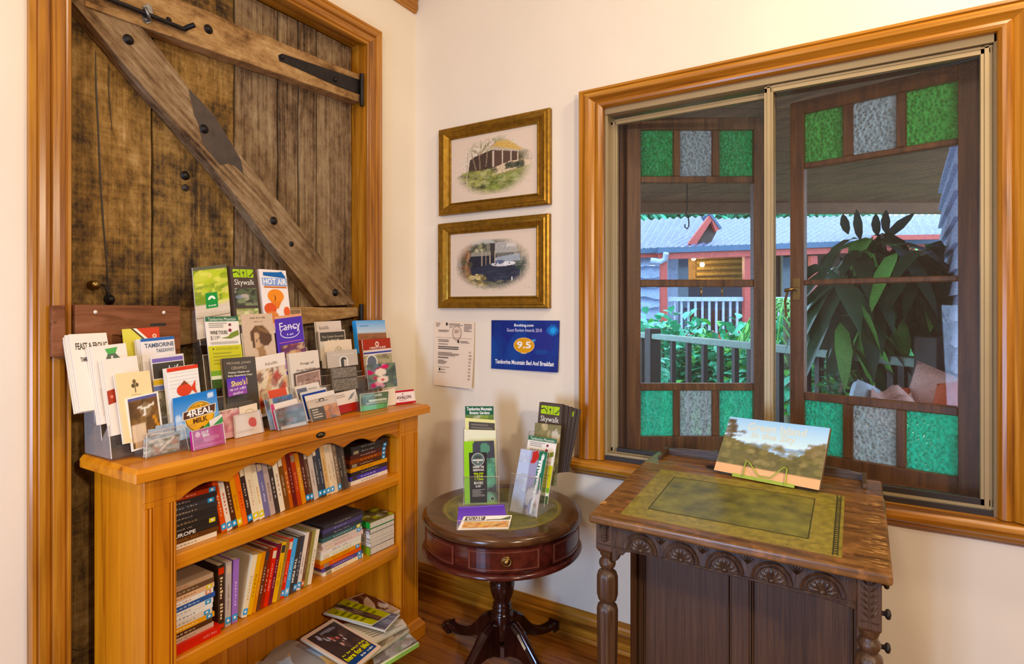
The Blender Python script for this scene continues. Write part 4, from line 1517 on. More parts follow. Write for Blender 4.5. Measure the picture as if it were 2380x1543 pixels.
# ------------------------------------------------------------------ framed pictures and notices on the window wall
def painting1():
    im = Img(150, 100, '#d6c3b0', 5)
    im.rect(0.05, 0.1, 0.95, 0.5, '#d6c5b2')
    im.poly([(0.0, 0.62), (0.3, 0.5), (0.95, 0.47), (1, 0.7), (0.8, 0.95), (0.2, 0.95)], '#8c8a5a')
    im.poly([(0.27, 0.32), (0.5, 0.24), (0.5, 0.54), (0.2, 0.56), (0.22, 0.36)], '#4a3c33')
    im.poly([(0.49, 0.22), (0.86, 0.33), (0.86, 0.5), (0.49, 0.53)], '#5a473d')
    im.poly([(0.46, 0.24), (0.56, 0.12), (0.68, 0.12), (0.88, 0.33), (0.72, 0.30)], '#c7a76a')
    im.poly([(0.46, 0.24), (0.52, 0.2), (0.9, 0.35), (0.88, 0.36)], '#b7aa96')
    for x in (0.51, 0.62, 0.72, 0.80):
        im.line(x, 0.27 + (x - 0.5) * 0.25, x, 0.52, 0.007, '#cdbdaa')
    im.poly([(0.5, 0.54), (0.7, 0.47), (0.95, 0.46), (0.95, 0.56), (0.5, 0.66)], '#cdb89a')
    im.spots(120, 0.1, 0.55, 0.55, 0.92, 0.035, 0.03, ['#5d6138', '#7f8148', '#a3a05e', '#3d3f2a', '#b0ac7a'], 0.6)
    im.spots(60, 0.4, 0.68, 0.85, 0.92, 0.04, 0.025, ['#76813f', '#8f9a55', '#5f6a38', '#a9a878'], 0.6)
    im.spots(20, 0.66, 0.5, 0.86, 0.58, 0.03, 0.03, ['#2f362f', '#454b3b'], 0.8)
    im.spots(30, 0.82, 0.34, 0.97, 0.48, 0.03, 0.03, ['#5d5a44', '#79745a'], 0.5)
    for a in ((0.35, 0.55, 0.34, 0.3), (0.34, 0.3, 0.26, 0.2), (0.34, 0.32, 0.42, 0.14), (0.40, 0.18, 0.5, 0.12), (0.38, 0.25, 0.47, 0.1), (0.3, 0.55, 0.24, 0.25), (0.42, 0.5, 0.44, 0.25), (0.44, 0.25, 0.55, 0.12), (0.36, 0.2, 0.36, 0.06)):
        im.line(*a, 0.006, '#8d7a66')
    im.spots(60, 0.22, 0.06, 0.46, 0.26, 0.02, 0.018, ['#7d7a55', '#97926c', '#b0a98c'], 0.45)
    im.spots(40, 0.5, 0.04, 0.66, 0.12, 0.02, 0.016, ['#6f7448', '#8e9162'], 0.5)
    im.line(0.2, 0.12, 0.17, 0.95, 0.006, '#b5a593')
    im.noise(0.25)
    im.vign('#d6c3b0', 0.5, 0.5, 0.48, 0.5, 0.25)
    im.spots(5, 0.88, 0.78, 0.95, 0.83, 0.012, 0.006, ['#b09c88'], 0.6)
    return im


def painting2():
    im = Img(150, 110, '#d3c1ae', 6)
    im.rect(0.06, 0.1, 0.94, 0.9, '#6b6a62')
    im.poly([(0.2, 0.17), (0.33, 0.08), (0.46, 0.08), (0.55, 0.16), (0.78, 0.14), (0.8, 0.18)], '#a7a9a5')
    im.rect(0.22, 0.16, 0.48, 0.36, '#7b7668')
    im.rect(0.24, 0.18, 0.44, 0.30, '#5a5a4c')
    im.spots(20, 0.25, 0.18, 0.42, 0.3, 0.02, 0.04, ['#8c8a6a', '#c5b998', '#4a4a3c'], 0.7)
    im.rect(0.48, 0.16, 0.54, 0.5, '#3f3b38')
    im.rect(0.54, 0.16, 0.8, 0.33, '#a5a19a')
    im.rect(0.68, 0.18, 0.78, 0.24, '#c7c2b8')
    im.rect(0.22, 0.30, 0.48, 0.36, '#8b867a')
    im.rect(0.2, 0.36, 0.56, 0.62, '#2b2a33')
    for x in (0.38, 0.43, 0.48, 0.54):
        im.line(x, 0.3, x, 0.56, 0.006, '#a89a84')
    im.poly([(0.55, 0.40), (0.85, 0.34), (0.86, 0.46), (0.55, 0.48)], '#9aa0a6')
    im.poly([(0.15, 0.58), (0.5, 0.5), (0.9, 0.56), (0.9, 0.8), (0.2, 0.85)], '#30333f')
    im.spots(40, 0.2, 0.6, 0.85, 0.8, 0.06, 0.015, ['#3a3e4e', '#272933', '#474b58'], 0.5)
    im.ell(0.62, 0.51, 0.13, 0.035, '#c9c6c4')
    im.ell(0.60, 0.475, 0.06, 0.03, '#5b6478')
    im.ell(0.70, 0.50, 0.08, 0.03, '#dedad6')
    im.spots(8, 0.52, 0.46, 0.76, 0.52, 0.012, 0.01, ['#f0ece6', '#39404e'], 0.9)
    im.spots(60, 0.06, 0.15, 0.22, 0.75, 0.04, 0.05, ['#6f4a38', '#5b3c2e', '#8a5f46', '#4f5238'], 0.6)
    im.spots(40, 0.17, 0.1, 0.22, 0.7, 0.015, 0.05, ['#a98766', '#7c5a44'], 0.5)
    im.spots(45, 0.2, 0.66, 0.42, 0.86, 0.035, 0.03, ['#a08a5a', '#c4ae7a', '#6f6440', '#d1bd8c'], 0.6)
    im.spots(50, 0.4, 0.78, 0.8, 0.95, 0.04, 0.02, ['#5d5a44', '#474737', '#7a7660'], 0.5)
    im.spots(50, 0.76, 0.1, 0.96, 0.4, 0.02, 0.03, ['#a39c80', '#8a8668', '#bdb199'], 0.4)
    for a in ((0.84, 0.7, 0.84, 0.2), (0.84, 0.35, 0.9, 0.1), (0.84, 0.4, 0.79, 0.12), (0.9, 0.6, 0.93, 0.3)):
        im.line(*a, 0.004, '#857a64')
    im.spots(30, 0.8, 0.48, 0.95, 0.68, 0.025, 0.03, ['#38463c', '#4f5c50'], 0.6)
    im.line(0.74, 0.72, 0.74, 0.78, 0.005, '#d8d4cc')
    im.noise(0.25)
    im.vign('#d3c1ae', 0.5, 0.5, 0.47, 0.45, 0.22)
    im.spots(5, 0.88, 0.86, 0.95, 0.9, 0.012, 0.006, ['#b09c88'], 0.6)
    return im


def framed(x0, x1, z0, z1, im, label):
    t = thing('framed_picture', ((x0 + x1) / 2, 0, z0), label, 'picture', 'gilt framed watercolours on the window wall')
    fp_ = [(0, 0.0005), (0, 0.020), (0.005, 0.024), (0.014, 0.024), (0.018, 0.027), (0.028, 0.025), (0.040, 0.016), (0.046, 0.013), (0.049, 0.016), (0.053, 0.016), (0.055, 0.012), (0.055, 0.0005)]
    W_ = 0.055
    sides = [((x0, z0), (x0, z1), (1, 1), (1, -1)), ((x0, z1), (x1, z1), (1, -1), (-1, -1)), ((x1, z1), (x1, z0), (-1, -1), (-1, 1)), ((x1, z0), (x0, z0), (-1, 1), (1, 1))]
    for a, b, ia, ib in sides:
        mb = MB()
        P_ = []
        for w, d in fp_:
            P_ += [(a[0] + ia[0] * w * 1.04, -d, a[1] + ia[1] * w * 0.86), (b[0] + ib[0] * w * 1.04, -d, b[1] + ib[1] * w * 0.86)]
        n = len(fp_)
        mb.mesh(P_, [(2 * i, 2 * ((i + 1) % n), 2 * ((i + 1) % n) + 1, 2 * i + 1) for i in range(n)])
        mb.poly(P_[0::2]).poly(P_[1::2])
        mb.build('frame_moulding', M['gilt'], t)
    e, ez = W_ * 1.04 - 0.003, W_ * 0.86 - 0.003
    q = [(x0 + e, -0.008, z1 - ez), (x1 - e, -0.008, z1 - ez), (x1 - e, -0.008, z0 + ez), (x0 + e, -0.008, z0 + ez)]
    mb = MB().slab([Vector(p) for p in q], Vector((0, 0.004, 0)), lin('#d8c7b4'))
    decorate(mb, q, (0, -1, 0), [('i', 0.03, 0.04, 0.97, 0.96, im)])
    mb.build('print', M['matte'], t, normals=False)
    MB().box(x0 + e, x1 - e, -0.0105, -0.0098, z0 + ez, z1 - ez).build('picture_glass', M['glass'], t)


framed(0.142, 0.658, 1.558, 1.911, painting1(), 'upper gilt framed oval watercolour of a verandah cottage in a garden')
framed(0.138, 0.655, 1.176, 1.524, painting2(), 'lower gilt framed oval watercolour of a raised house with parked cars')


def curled(name, label, cat, tl, tr, br, bl, decor, base, curl, mat, nu=10, nv=10):
    "paper pinned to the wall, lower edge lifting"
    def fn0(s, t):
        a = Vector(bl).lerp(Vector(br), s)
        b = Vector(tl).lerp(Vector(tr), s)
        p = a.lerp(b, t)
        p.y -= 0.002 + curl[0] * (1 - t) ** 2 * (0.3 + s) + curl[1] * s ** 2
        return p
    mb = MB()
    mb.grid(fn0, nu, nv, lambda s, t: lin(base))
    mb.grid(lambda s, t: fn0(s, t) + Vector((0, 0.0006, 0)), nu, nv, lambda s, t: lin(base))

    for k, d in enumerate(decor):
        tmp = MB()
        decorate(tmp, [(0, 0, 1), (1, 0, 1), (1, 0, 0), (0, 0, 0)], (0, -1, 0), [d])
        pts = []
        for p in tmp.v:
            w = fn0(min(1, max(0, p[0])), min(1, max(0, p[2])))
            w.y -= 0.0006 + 0.0002 * k
            pts.append(w)
        n = len(mb.v)
        mb.v += [tuple(p) for p in pts]
        mb.f += [tuple(i + n for i in f) for f in tmp.f]
        mb.c += tmp.c
        mb.s += [False] * len(tmp.f)
    o = mb.build(name, M[mat], None, ((tl[0] + tr[0]) / 2, 0, bl[2]), normals=False)
    tag(o, label, cat, 'notices pinned to the window wall')
    return o


A = [at(px, py, y=0) for px, py in ((1009.5, 745), (1105.5, 748.5), (1104, 902), (1009.5, 894))]
ink = '#6e5d50'
dec = [('l', 0.05, 0.90, 0.17, 0.97, 4, ink), ('e', 0.325, 0.955, 0.026, '#3a302a'), ('l', 0.38, 0.925, 0.72, 0.965, 2, ink), ('l', 0.39, 0.895, 0.5, 0.92, 2, ink),
       ('l', 0.75, 0.84, 0.95, 0.965, 6, ink), ('e', 0.58, 0.825, 0.115, '#a08d7d'), ('e', 0.58, 0.825, 0.095, '#d3bda8'), ('l', 0.52, 0.81, 0.65, 0.87, 3, ink), ('l', 0.12, 0.825, 0.4, 0.865, 3, ink),
       ('r', 0.06, 0.745, 0.95, 0.748, ink), ('e', 0.62, 0.695, 0.024, '#3a302a'), ('l', 0.67, 0.665, 0.95, 0.705, 2, ink), ('l', 0.12, 0.67, 0.4, 0.715, 2, ink), ('l', 0.12, 0.63, 0.36, 0.65, 1, ink),
       ('l', 0.12, 0.555, 0.66, 0.61, 2, '#2f2722'), ('l', 0.12, 0.46, 0.66, 0.52, 4, ink), ('l', 0.12, 0.415, 0.38, 0.445, 1, '#4a3f37'), ('l', 0.12, 0.335, 0.35, 0.40, 4, ink),
       ('r', 0.12, 0.29, 0.42, 0.295, ink), ('e', 0.17, 0.255, 0.022, '#3a302a'), ('l', 0.21, 0.24, 0.3, 0.26, 1, ink), ('l', 0.12, 0.2, 0.33, 0.215, 1, ink), ('l', 0.9, 0.1, 0.96, 0.55, 9, '#a3917f')]
curled('paper_certificate', 'white printed certificate sheet pinned under the lower picture', 'notice', *A, dec, '#dbc7b2', (0.012, 0.006), 'matte')
B = [at(px, py, y=0) for px, py in ((1143, 744), (1302, 745), (1300, 865), (1143, 856))]
im = Img(60, 42, '#1d2f7c', 9)
im.spots(40, 0, 0, 1, 1, 0.14, 0.2, ['#1b2a78', '#23398c', '#152668', '#1c3f8f', '#2a2a74'], 0.35)
im.spots(14, 0.0, 0.1, 0.5, 0.9, 0.08, 0.25, ['#1c4c97', '#17408a'], 0.3)
im.ell(0.75, 0.45, 0.17, 0.26, '#3b3a80', 0.55)
im.ell(0.75, 0.62, 0.1, 0.05, '#2b5fa0', 0.4)
im.ell(0.9, 0.2, 0.08, 0.1, '#1f7fd0', 0.55)
im.ell(0.905, 0.2, 0.04, 0.06, '#2ba4ee', 0.8)
im.ell(0.64, 0.4, 0.02, 0.03, '#6fb7ee', 0.7)
dec = [('i', 0, 0, 1, 1, im), ('t', 'Booking.com', 0.35, 0.86, 0.635, 0.93, '#f4f4fa', 0, True), ('t', 'Guest Review Awards 2018', 0.24, 0.77, 0.755, 0.84, '#d5d3ea'),
       ('e', 0.5, 0.50, 0.155, '#e8c88c'), ('e', 0.5, 0.50, 0.147, '#d89a20'), ('t', '9.5', 0.395, 0.44, 0.605, 0.58, '#fff7ea', 0, True), ('r', 0.46, 0.335, 0.54, 0.345, '#f0d9a8'),
       ('t', 'Tamborine Mountain Bed And Breakfast', 0.065, 0.11, 0.945, 0.20, '#eeeef8', 0, True)]
curled('award_poster', 'blue award poster with orange score disc pinned under the pictures', 'poster', *B, dec, '#23398c', (0.006, 0.003), 'print')

# ------------------------------------------------------------------ leaflet holders and leaflets on the bookcase
HG = 'printed leaflets and cards in the holders on the bookcase'


def bq_(tl, tr, xt, h, lean=11, bl=None):
    "front of a leaflet facing into the room: top corners seen at tl and tr on plane x = xt, height h leaning back"
    a, b = at(*tl, x=xt), at(*tr, x=xt)
    L = math.radians(lean)
    d = Vector((math.sin(L), 0, -math.cos(L))) * h
    return [a, b, b + d, a + d]


def photo(seed, cols, bg='#6a5a48', w=16, h=22, n=60, sz=0.12):
    im_ = Img(w, h, bg, seed)
    im_.spots(n, 0, 0, 1, 1, sz, sz, cols, 0.7)
    im_.noise(0.12)
    return im_


# acrylic holders are built as back plate, base, and stepped pockets
def acrylic(label, y0, y1, tiers, xb, ztop, slots=1, lean=11, sides=True, side='acryl'):
    "tiers: list of (x of pocket front at its foot, foot height, pocket height)"
    L = math.radians(lean)
    t = thing('leaflet_holder', ((xb + tiers[-1][0]) / 2, (y0 + y1) / 2, BT), label, 'holder', 'clear acrylic holders on the bookcase')
    th_ = 0.0022
    MB().box(xb, tiers[-1][0] + 0.004, y0, y1, BT + 0.0005, BT + 0.0005 + th_).build('base', M['acryl'], t)
    for k, (xf, zf, ph) in enumerate(tiers):
        q = lambda y: Vector((xf, y, zf))
        d = Vector((-math.sin(L), 0, math.cos(L))) * ph
        MB().slab([q(y0) + d, q(y1) + d, q(y1), q(y0)], Vector((-th_, 0, 0))).build('pocket_front', M['acryl'], t)
        MB().slab([q(y0) + Vector((-0.028, 0, 0)), q(y1) + Vector((-0.028, 0, 0)), q(y1), q(y0)], Vector((0, 0, -th_))).build('pocket_floor', M['acryl'], t)
        e = MB()
        e.tube([q(y0) + d, q(y1) + d], 0.0011, 6)
        e.tube([q(y0) + d, q(y0)], 0.0011, 6).tube([q(y1) + d, q(y1)], 0.0011, 6)
        e.build('polished_edge', M['edge'], t)
        for s in range(1, slots):
            y = y0 + (y1 - y0) * s / slots
            MB().prism([q(y), q(y) + d, q(y) + d + Vector((-0.028, 0, 0)), q(y) + Vector((-0.028, 0, 0))], (0, th_, 0)).build('divider', M['acryl'], t)
    if sides:
        z0 = BT + 0.003
        pts = [(xb, z0)]
        for xf, zf, ph in reversed(tiers):
            pts += [(xf, zf), (xf - math.sin(L) * ph, zf + math.cos(L) * ph)]
        pts.append((xb - 0.012, ztop))
        for y in (y0 - th_, y1):
            MB().prism([(a, y, b) for a, b in pts], (0, th_, 0)).build('side_wall', M[side], t)
    return t


acrylic('large four-tier clear leaflet holder at left end of bookcase', -1.232, -1.04, [(0.045, 0.95, 0.09), (0.078, 0.905, 0.08), (0.112, 0.868, 0.075), (0.158, 0.832, 0.075)], 0.032, 1.05, 2, side='acrylmilk')
acrylic('three-tier clear leaflet holder in middle of bookcase top', -0.975, -0.63, [(0.07, 1.075, 0.10), (0.10, 0.950, 0.10), (0.138, 0.835, 0.10)], 0.045, 1.17, 3)
acrylic('narrow clear leaflet holder with grey cards, right of centre', -0.60, -0.497, [(0.065, 0.95, 0.07), (0.09, 0.89, 0.06), (0.125, 0.836, 0.085)], 0.05, 1.05, 1)
acrylic('narrow clear leaflet holder at right end with rose leaflets', -0.455, -0.345, [(0.065, 0.95, 0.07), (0.09, 0.89, 0.06), (0.128, 0.836, 0.10)], 0.05, 1.05, 1)
K = '#2b2622'

# left holder, left column
card('leaflet', 'white leaflets headed in black, rearmost of the left column', 'leaflet', bq_((160, 777), (247, 773), 0.05, 0.185, 19), 0.004, '#eadccf',
     [('t', 'FEAST & FROLIC', 0.12, 0.79, 0.97, 0.88, K, 0, True), ('t', 'GOURMET', 0.42, 0.72, 0.72, 0.765, K, 0, True), ('t', 'TAMBORINE MOUNTAIN', 0.2, 0.63, 0.97, 0.69, K, 0, True)], HG, leaves=3)
card('leaflet', 'white leaflets printed with a green tied bag', 'leaflet', bq_((210, 806), (292, 797), 0.078, 0.185, 17), 0.004, '#e9dcd0',
     [('p', [(0.36, 0.80), (0.44, 0.88), (0.66, 0.88), (0.80, 0.80), (0.84, 0.68), (0.30, 0.68)], '#4d5a48'), ('p', [(0.44, 0.88), (0.38, 0.95), (0.74, 0.96), (0.66, 0.88)], '#4fa04f'),
      ('p', [(0.52, 0.85), (0.58, 0.85), (0.58, 0.74), (0.52, 0.74)], '#d5cfc2'), ('r', 0.08, 0.1, 0.9, 0.45, '#d9cbbd')], HG, leaves=2)
card('leaflet', 'plain white takeaway menu leaflets in the left column', 'leaflet', bq_((238, 836), (318, 826), 0.105, 0.18, 16), 0.003, '#e9dccf',
     [('t', 'TAKEAWAY MENU', 0.22, 0.72, 0.82, 0.77, '#8d7c6e'), ('p', [(0.0, 0.40), (0.22, 0.42), (0.22, 0.6), (0.0, 0.58)], '#a33a24'), ('e', 0.12, 0.5, 0.05, '#d88470')], HG, leaves=2)
card('leaflet', 'cream leaflets with a small plant sketch at the top', 'leaflet', bq_((268, 869), (347, 861), 0.13, 0.165, 16), 0.003, '#ead3a5',
     [('e', 0.5, 0.86, 0.05, '#6a5a3a', 0.035), ('e', 0.45, 0.8, 0.05, '#5a4c30', 0.03), ('e', 0.57, 0.81, 0.045, '#5a4c30', 0.028), ('r', 0.49, 0.70, 0.515, 0.82, '#5a4c30'), ('r', 0.36, 0.665, 0.66, 0.672, '#b8a070'),
      ('t', '~4 6 8', 0.2, 0.5, 0.95, 0.575, '#57491f')], HG, leaves=1)
im = photo(12, ['#5e4326', '#7d5a30', '#8a6a44', '#4a3420'], '#6b4a2c', 20, 30, 40)
im.rect(0, 0, 1, 0.08, '#5a5a90').ell(0.55, 0.28, 0.2, 0.14, '#9a8464', 0.6).line(0.3, 0.2, 0.55, 0.26, 0.02, '#e6dccb').line(0.55, 0.26, 0.82, 0.2, 0.02, '#e6dccb').line(0.55, 0.26, 0.5, 0.4, 0.03, '#efe6da')
im.rect(0.05, 0.55, 0.5, 0.85, '#d9bfa0').rect(0.1, 0.88, 0.8, 1, '#c7a27a').line(0.8, 0.45, 0.95, 0.75, 0.04, '#c98a3a')
card('leaflet', 'brown photo leaflet of a gallery in front of the left column', 'leaflet', bq_((292, 926), (367, 909), 0.150, 0.125, 14), 0.004, '#efe4d6', [('i', 0.05, 0.03, 0.94, 0.97, im)], HG)
# left holder, right column
card('leaflet', 'yellow leaflet with a red triangular corner', 'leaflet', bq_((284, 765), (369, 760), 0.05, 0.16, 11), 0.003, '#d6cc62',
     [('p', [(0.35, 1.0), (1.0, 1.0), (1.0, 0.62)], '#c9442a'), ('p', [(0.28, 1.0), (0.37, 1.0), (1.0, 0.62), (1.0, 0.56)], '#efe6d6'), ('p', [(0.22, 1.0), (0.28, 1.0), (0.9, 0.63), (0.84, 0.63)], '#4a3a2a'), ('e', 0.85, 0.86, 0.06, '#f0d8c0'), ('e', 0.85, 0.86, 0.03, '#c9442a'), ('r', 0.45, 0.2, 0.75, 0.5, '#93942c')], HG)
card('leaflet', 'white takeaway leaflets with a blue top strip', 'leaflet', bq_((326, 788), (404, 781), 0.082, 0.165, 11), 0.004, '#e6ddd8',
     [('r', 0, 0.955, 1, 1, '#3f6aa8'), ('t', 'TAMBORINE', 0.1, 0.85, 0.97, 0.92, '#51617a', 0, True), ('t', 'TAKEAWAY', 0.42, 0.765, 0.97, 0.825, '#6b7788', 0, True), ('r', 0.32, 0.58, 0.5, 0.585, '#8a8a8a')], HG, leaves=3)
card('leaflet', 'black headed leaflet with purple strip, right column', 'leaflet', bq_((350, 830), (426, 821), 0.112, 0.155, 11), 0.003, '#ded4cf',
     [('r', 0.03, 0.90, 0.97, 0.965, '#7a6aa8'), ('r', 0.03, 0.64, 0.97, 0.885, '#3b352f'), ('t', 'drift', 0.42, 0.68, 0.88, 0.83, '#efe9e0'), ('r', 0, 0.54, 1, 0.62, '#d2ae3c'), ('r', 0, 0.45, 0.6, 0.52, '#6a78a8'),
      ('i', 0.03, 0.0, 0.97, 0.44, photo(14, ['#6e6452', '#8f8672', '#4b4436', '#b0a68e'], '#6b6252'))], HG)
card('leaflet', 'white ruled leaflets with a red top strip and red fish shape', 'leaflet', bq_((387, 857), (459, 846), 0.142, 0.15, 11), 0.003, '#f0e6de',
     [('r', 0, 0.935, 1, 1, '#d43e26')] + [('r', 0.04, 0.9 - 0.06 * i, 0.97, 0.895 - 0.06 * i, '#bfc3c6') for i in range(5)] +
     [('e', 0.48, 0.60, 0.24, '#d8401f', 0.105), ('p', [(0.68, 0.60), (0.86, 0.74), (0.84, 0.60), (0.88, 0.5)], '#d8401f'), ('p', [(0.35, 0.68), (0.5, 0.76), (0.62, 0.69)], '#8a4a32'), ('p', [(0.36, 0.5), (0.46, 0.44), (0.56, 0.5)], '#b8351a')], HG, leaves=2)
im = Img(30, 26, '#3f86cc', 2)
im.grad(0, 1, '#2f78c4', '#9cc4e4').ell(0.83, 0.14, 0.07, 0.07, '#e8f2f8', 0.7).spots(14, 0, 0.4, 0.2, 1, 0.1, 0.06, ['#cfe0ee', '#dfe9f0'], 0.4)
q4 = bq_((402, 926), (502, 903), 0.178, 0.105, 11)
card('leaflet', 'blue leaflet with orange dairy badge in front of right column', 'leaflet', q4, 0.003, '#4a8ccc',
     [('i', 0, 0, 1, 1, im), ('e', 0.55, 0.43, 0.35, '#efd9a0'), ('e', 0.55, 0.43, 0.335, '#3a2a18'), ('e', 0.55, 0.43, 0.32, '#e2a83a'), ('t', '~7 4', 0.36, 0.66, 0.72, 0.72, '#8a6420'),
      ('p', [(0.15, 0.42), (0.92, 0.44), (0.95, 0.66), (0.17, 0.62)], '#efe0c8'), ('p', [(0.17, 0.435), (0.90, 0.455), (0.93, 0.645), (0.19, 0.605)], '#54301c'), ('t', '4REAL', 0.25, 0.465, 0.86, 0.62, '#fbf3e6', 0, True), ('t', 'MILK', 0.38, 0.29, 0.72, 0.41, '#5a3414', 0, True),
      ('p', [(0.45, 0.02), (1.0, 0.30), (1.0, 0.18), (0.62, 0.0), (0.45, 0.0)], '#e9e6dc'), ('p', [(0.42, 0.06), (0.98, 0.36), (1.0, 0.26), (0.5, 0.0)], '#4a9a54'), ('p', [(0.42, 0.1), (0.6, 0.2), (0.6, 0.12), (0.46, 0.05)], '#4a3414')], HG)

# middle holder
im = Img(24, 50, '#d2c4b2', 21)
im.rect(0, 0, 1, 0.5, '#8ea63a').spots(50, 0, 0, 1, 0.5, 0.22, 0.06, ['#b8c64a', '#7d942e', '#d4d668', '#e0d47a', '#5f7a2a'], 0.7).rect(0, 0, 1, 0.06, '#5a5a48')
im.spots(20, 0, 0.6, 1, 1, 0.4, 0.03, ['#c4b49e', '#b8a894', '#d6cab8'], 0.6)
card('leaflet', 'green landscape leaflet with square green badge, back row', 'leaflet', bq_((447, 622), (526, 614), 0.048, 0.2, 8), 0.004, '#d2c4b2',
     [('i', 0, 0, 1, 1, im), ('r', 0.3, 0.40, 0.65, 0.62, '#1f8f3a'), ('e', 0.475, 0.52, 0.11, '#e8f0e0'), ('r', 0.34, 0.455, 0.61, 0.52, '#1f8f3a'), ('e', 0.475, 0.515, 0.05, '#1f8f3a'), ('t', '~7', 0.37, 0.425, 0.6, 0.45, '#e8f0e0'), ('r', 0, 0.28, 1, 0.29, '#8a7a68')], HG)


def skywalk(nn=5):
    im_ = photo(31 + nn, ['#3d3f30', '#5f6a4a', '#8a8f6a', '#2f2d28', '#a9a890'], '#45463a', 16, 20, 40, 0.14)
    im_.ell(0.45, 0.45, 0.18, 0.12, '#b8a8a0', 0.8).ell(0.2, 0.5, 0.15, 0.1, '#8a94a8', 0.6)
    return [('r', 0.10, 0.83, 0.36, 0.955, '#a6c83a'), ('r', 0.38, 0.83, 0.63, 0.955, '#a6c83a'), ('r', 0.65, 0.83, 0.90, 0.955, '#a6c83a'), ('p', [(0.1, 0.89), (0.25, 0.91), (0.36, 0.86), (0.36, 0.88), (0.25, 0.925), (0.1, 0.91)], '#2f2a20'),
            ('p', [(0.44, 0.88), (0.5, 0.93), (0.57, 0.89), (0.52, 0.9), (0.52, 0.84), (0.5, 0.84), (0.5, 0.9)], '#2f2a20'), ('p', [(0.68, 0.86), (0.75, 0.86), (0.9, 0.92), (0.9, 0.9), (0.76, 0.84)], '#2f2a20'),
            ('t', 'Skywalk', 0.12, 0.69, 0.9, 0.80, '#f0e8dc'), ('i', 0.08, 0.40, 0.95, 0.67, im_)]


card('leaflet', 'dark brown forest walkway leaflet with lime squares, back row of bookcase', 'leaflet', bq_((533, 618), (592, 620), 0.048, 0.2, 10), 0.004, '#4a3c34',
     skywalk() + [('i', 0.08, 0.12, 0.95, 0.36, photo(40, ['#a8ae6a', '#7f8a4a', '#d8d8a8', '#b8a888'], '#8f9a5a'))], HG, leaves=1, edge='#4a3c34')
card('leaflet', 'white and orange hot air balloon leaflet in back row', 'leaflet', bq_((602, 625), (664, 629), 0.05, 0.2, 10), 0.006, '#eee2dc',
     [('p', [(0.12, 0.9), (0.12, 0.955), (0.7, 0.965), (0.82, 0.98), (0.95, 0.9), (0.95, 0.87)], '#3a6aa8'), ('r', 0.06, 0.752, 0.98, 0.868, '#8fa6d4'), ('t', 'HOT AIR', 0.1, 0.76, 0.97, 0.86, '#f8f4f4', 0, True), ('r', 0.12, 0.745, 0.97, 0.755, '#7a8ac0'), ('r', 0.1, 0.71, 0.95, 0.735, '#c87a4a'),
      ('e', 0.5, 0.58, 0.3, '#ea8a1a', 0.11), ('p', [(0.28, 0.5), (0.7, 0.5), (0.55, 0.38), (0.45, 0.38)], '#e07a1a'), ('p', [(0.4, 0.62), (0.5, 0.56), (0.46, 0.5), (0.43, 0.5), (0.46, 0.56)], '#7a3a10'),
      ('e', 0.25, 0.38, 0.22, '#d8684a', 0.09), ('e', 0.3, 0.24, 0.24, '#d88a58', 0.1), ('e', 0.86, 0.33, 0.12, '#e0602a', 0.08), ('e', 0.55, 0.1, 0.3, '#d8b8b0', 0.08)], HG, leaves=1, edge='#b8a8a0')
wine = [('r', 0, 0.93, 1, 1, '#3a6a4a'), ('t', 'Tamborine Mountain', 0.08, 0.94, 0.92, 0.985, '#dfe8d8'), ('l', 0.08, 0.83, 0.62, 0.91, 3, '#9a958a'), ('t', 'WINE TOURS', 0.1, 0.745, 0.62, 0.80, '#5a5048', 0, True), ('t', '$119*', 0.1, 0.66, 0.38, 0.73, '#6a6258'),
        ('p', [(0.4, 0.69), (0.62, 0.71), (0.72, 0.76), (0.95, 0.80), (0.97, 0.73), (0.7, 0.68)], '#7a8a3a'), ('e', 0.7, 0.8, 0.05, '#8a3a4a'), ('e', 0.71, 0.88, 0.04, '#7a3048'), ('l', 0.08, 0.6, 0.95, 0.64, 2, '#a8a298'),
        ('r', 0, 0.24, 1, 0.585, '#c9c63e'), ('r', 0.12, 0.53, 0.16, 0.555, '#4a4a20'), ('t', 'FUN PACKED DAY', 0.22, 0.52, 0.92, 0.56, '#8a8a28'), ('l', 0.12, 0.3, 0.95, 0.49, 4, '#a2a030'), ('r', 0, 0.17, 1, 0.24, '#7aa83a'), ('r', 0, 0.12, 1, 0.17, '#dfe4c8'), ('r', 0, 0, 1, 0.12, '#3f5a2a')]
card('leaflet', 'yellow and white wine tours leaflet in middle row of bookcase', 'leaflet', bq_((476, 736), (553, 735), 0.078, 0.2, 10), 0.003, '#eae2d6', wine, HG)
im = Img(26, 40, '#cdb59c', 8)
im.ell(0.52, 0.42, 0.3, 0.2, '#6a4c30').ell(0.42, 0.52, 0.16, 0.17, '#c7a484').ell(0.68, 0.46, 0.2, 0.14, '#5a3e26').poly([(0.4, 0.62), (0.62, 0.6), (0.66, 0.8), (0.42, 0.8)], '#a07c58').poly([(0.1, 1), (0.3, 0.84), (0.66, 0.78), (1, 0.95), (1, 1)], '#8f7a60')
im.line(0.5, 0.27, 0.75, 0.36, 0.025, '#8c6a44').line(0.3, 0.35, 0.3, 0.6, 0.03, '#5a3e26').ell(0.4, 0.5, 0.025, 0.015, '#5f4530').noise(0.06)
card('leaflet', 'beige leaflet with a portrait of a short haired woman', 'leaflet', bq_((560, 731), (632, 728), 0.078, 0.17, 10), 0.004, '#cdb59c', [('i', 0, 0.05, 1, 1, im), ('t', '~8 3 3 6', 0.25, 0.915, 0.75, 0.945, '#6a543e'), ('t', '~7 4', 0.38, 0.85, 0.65, 0.875, '#8f785e')], HG, leaves=1)
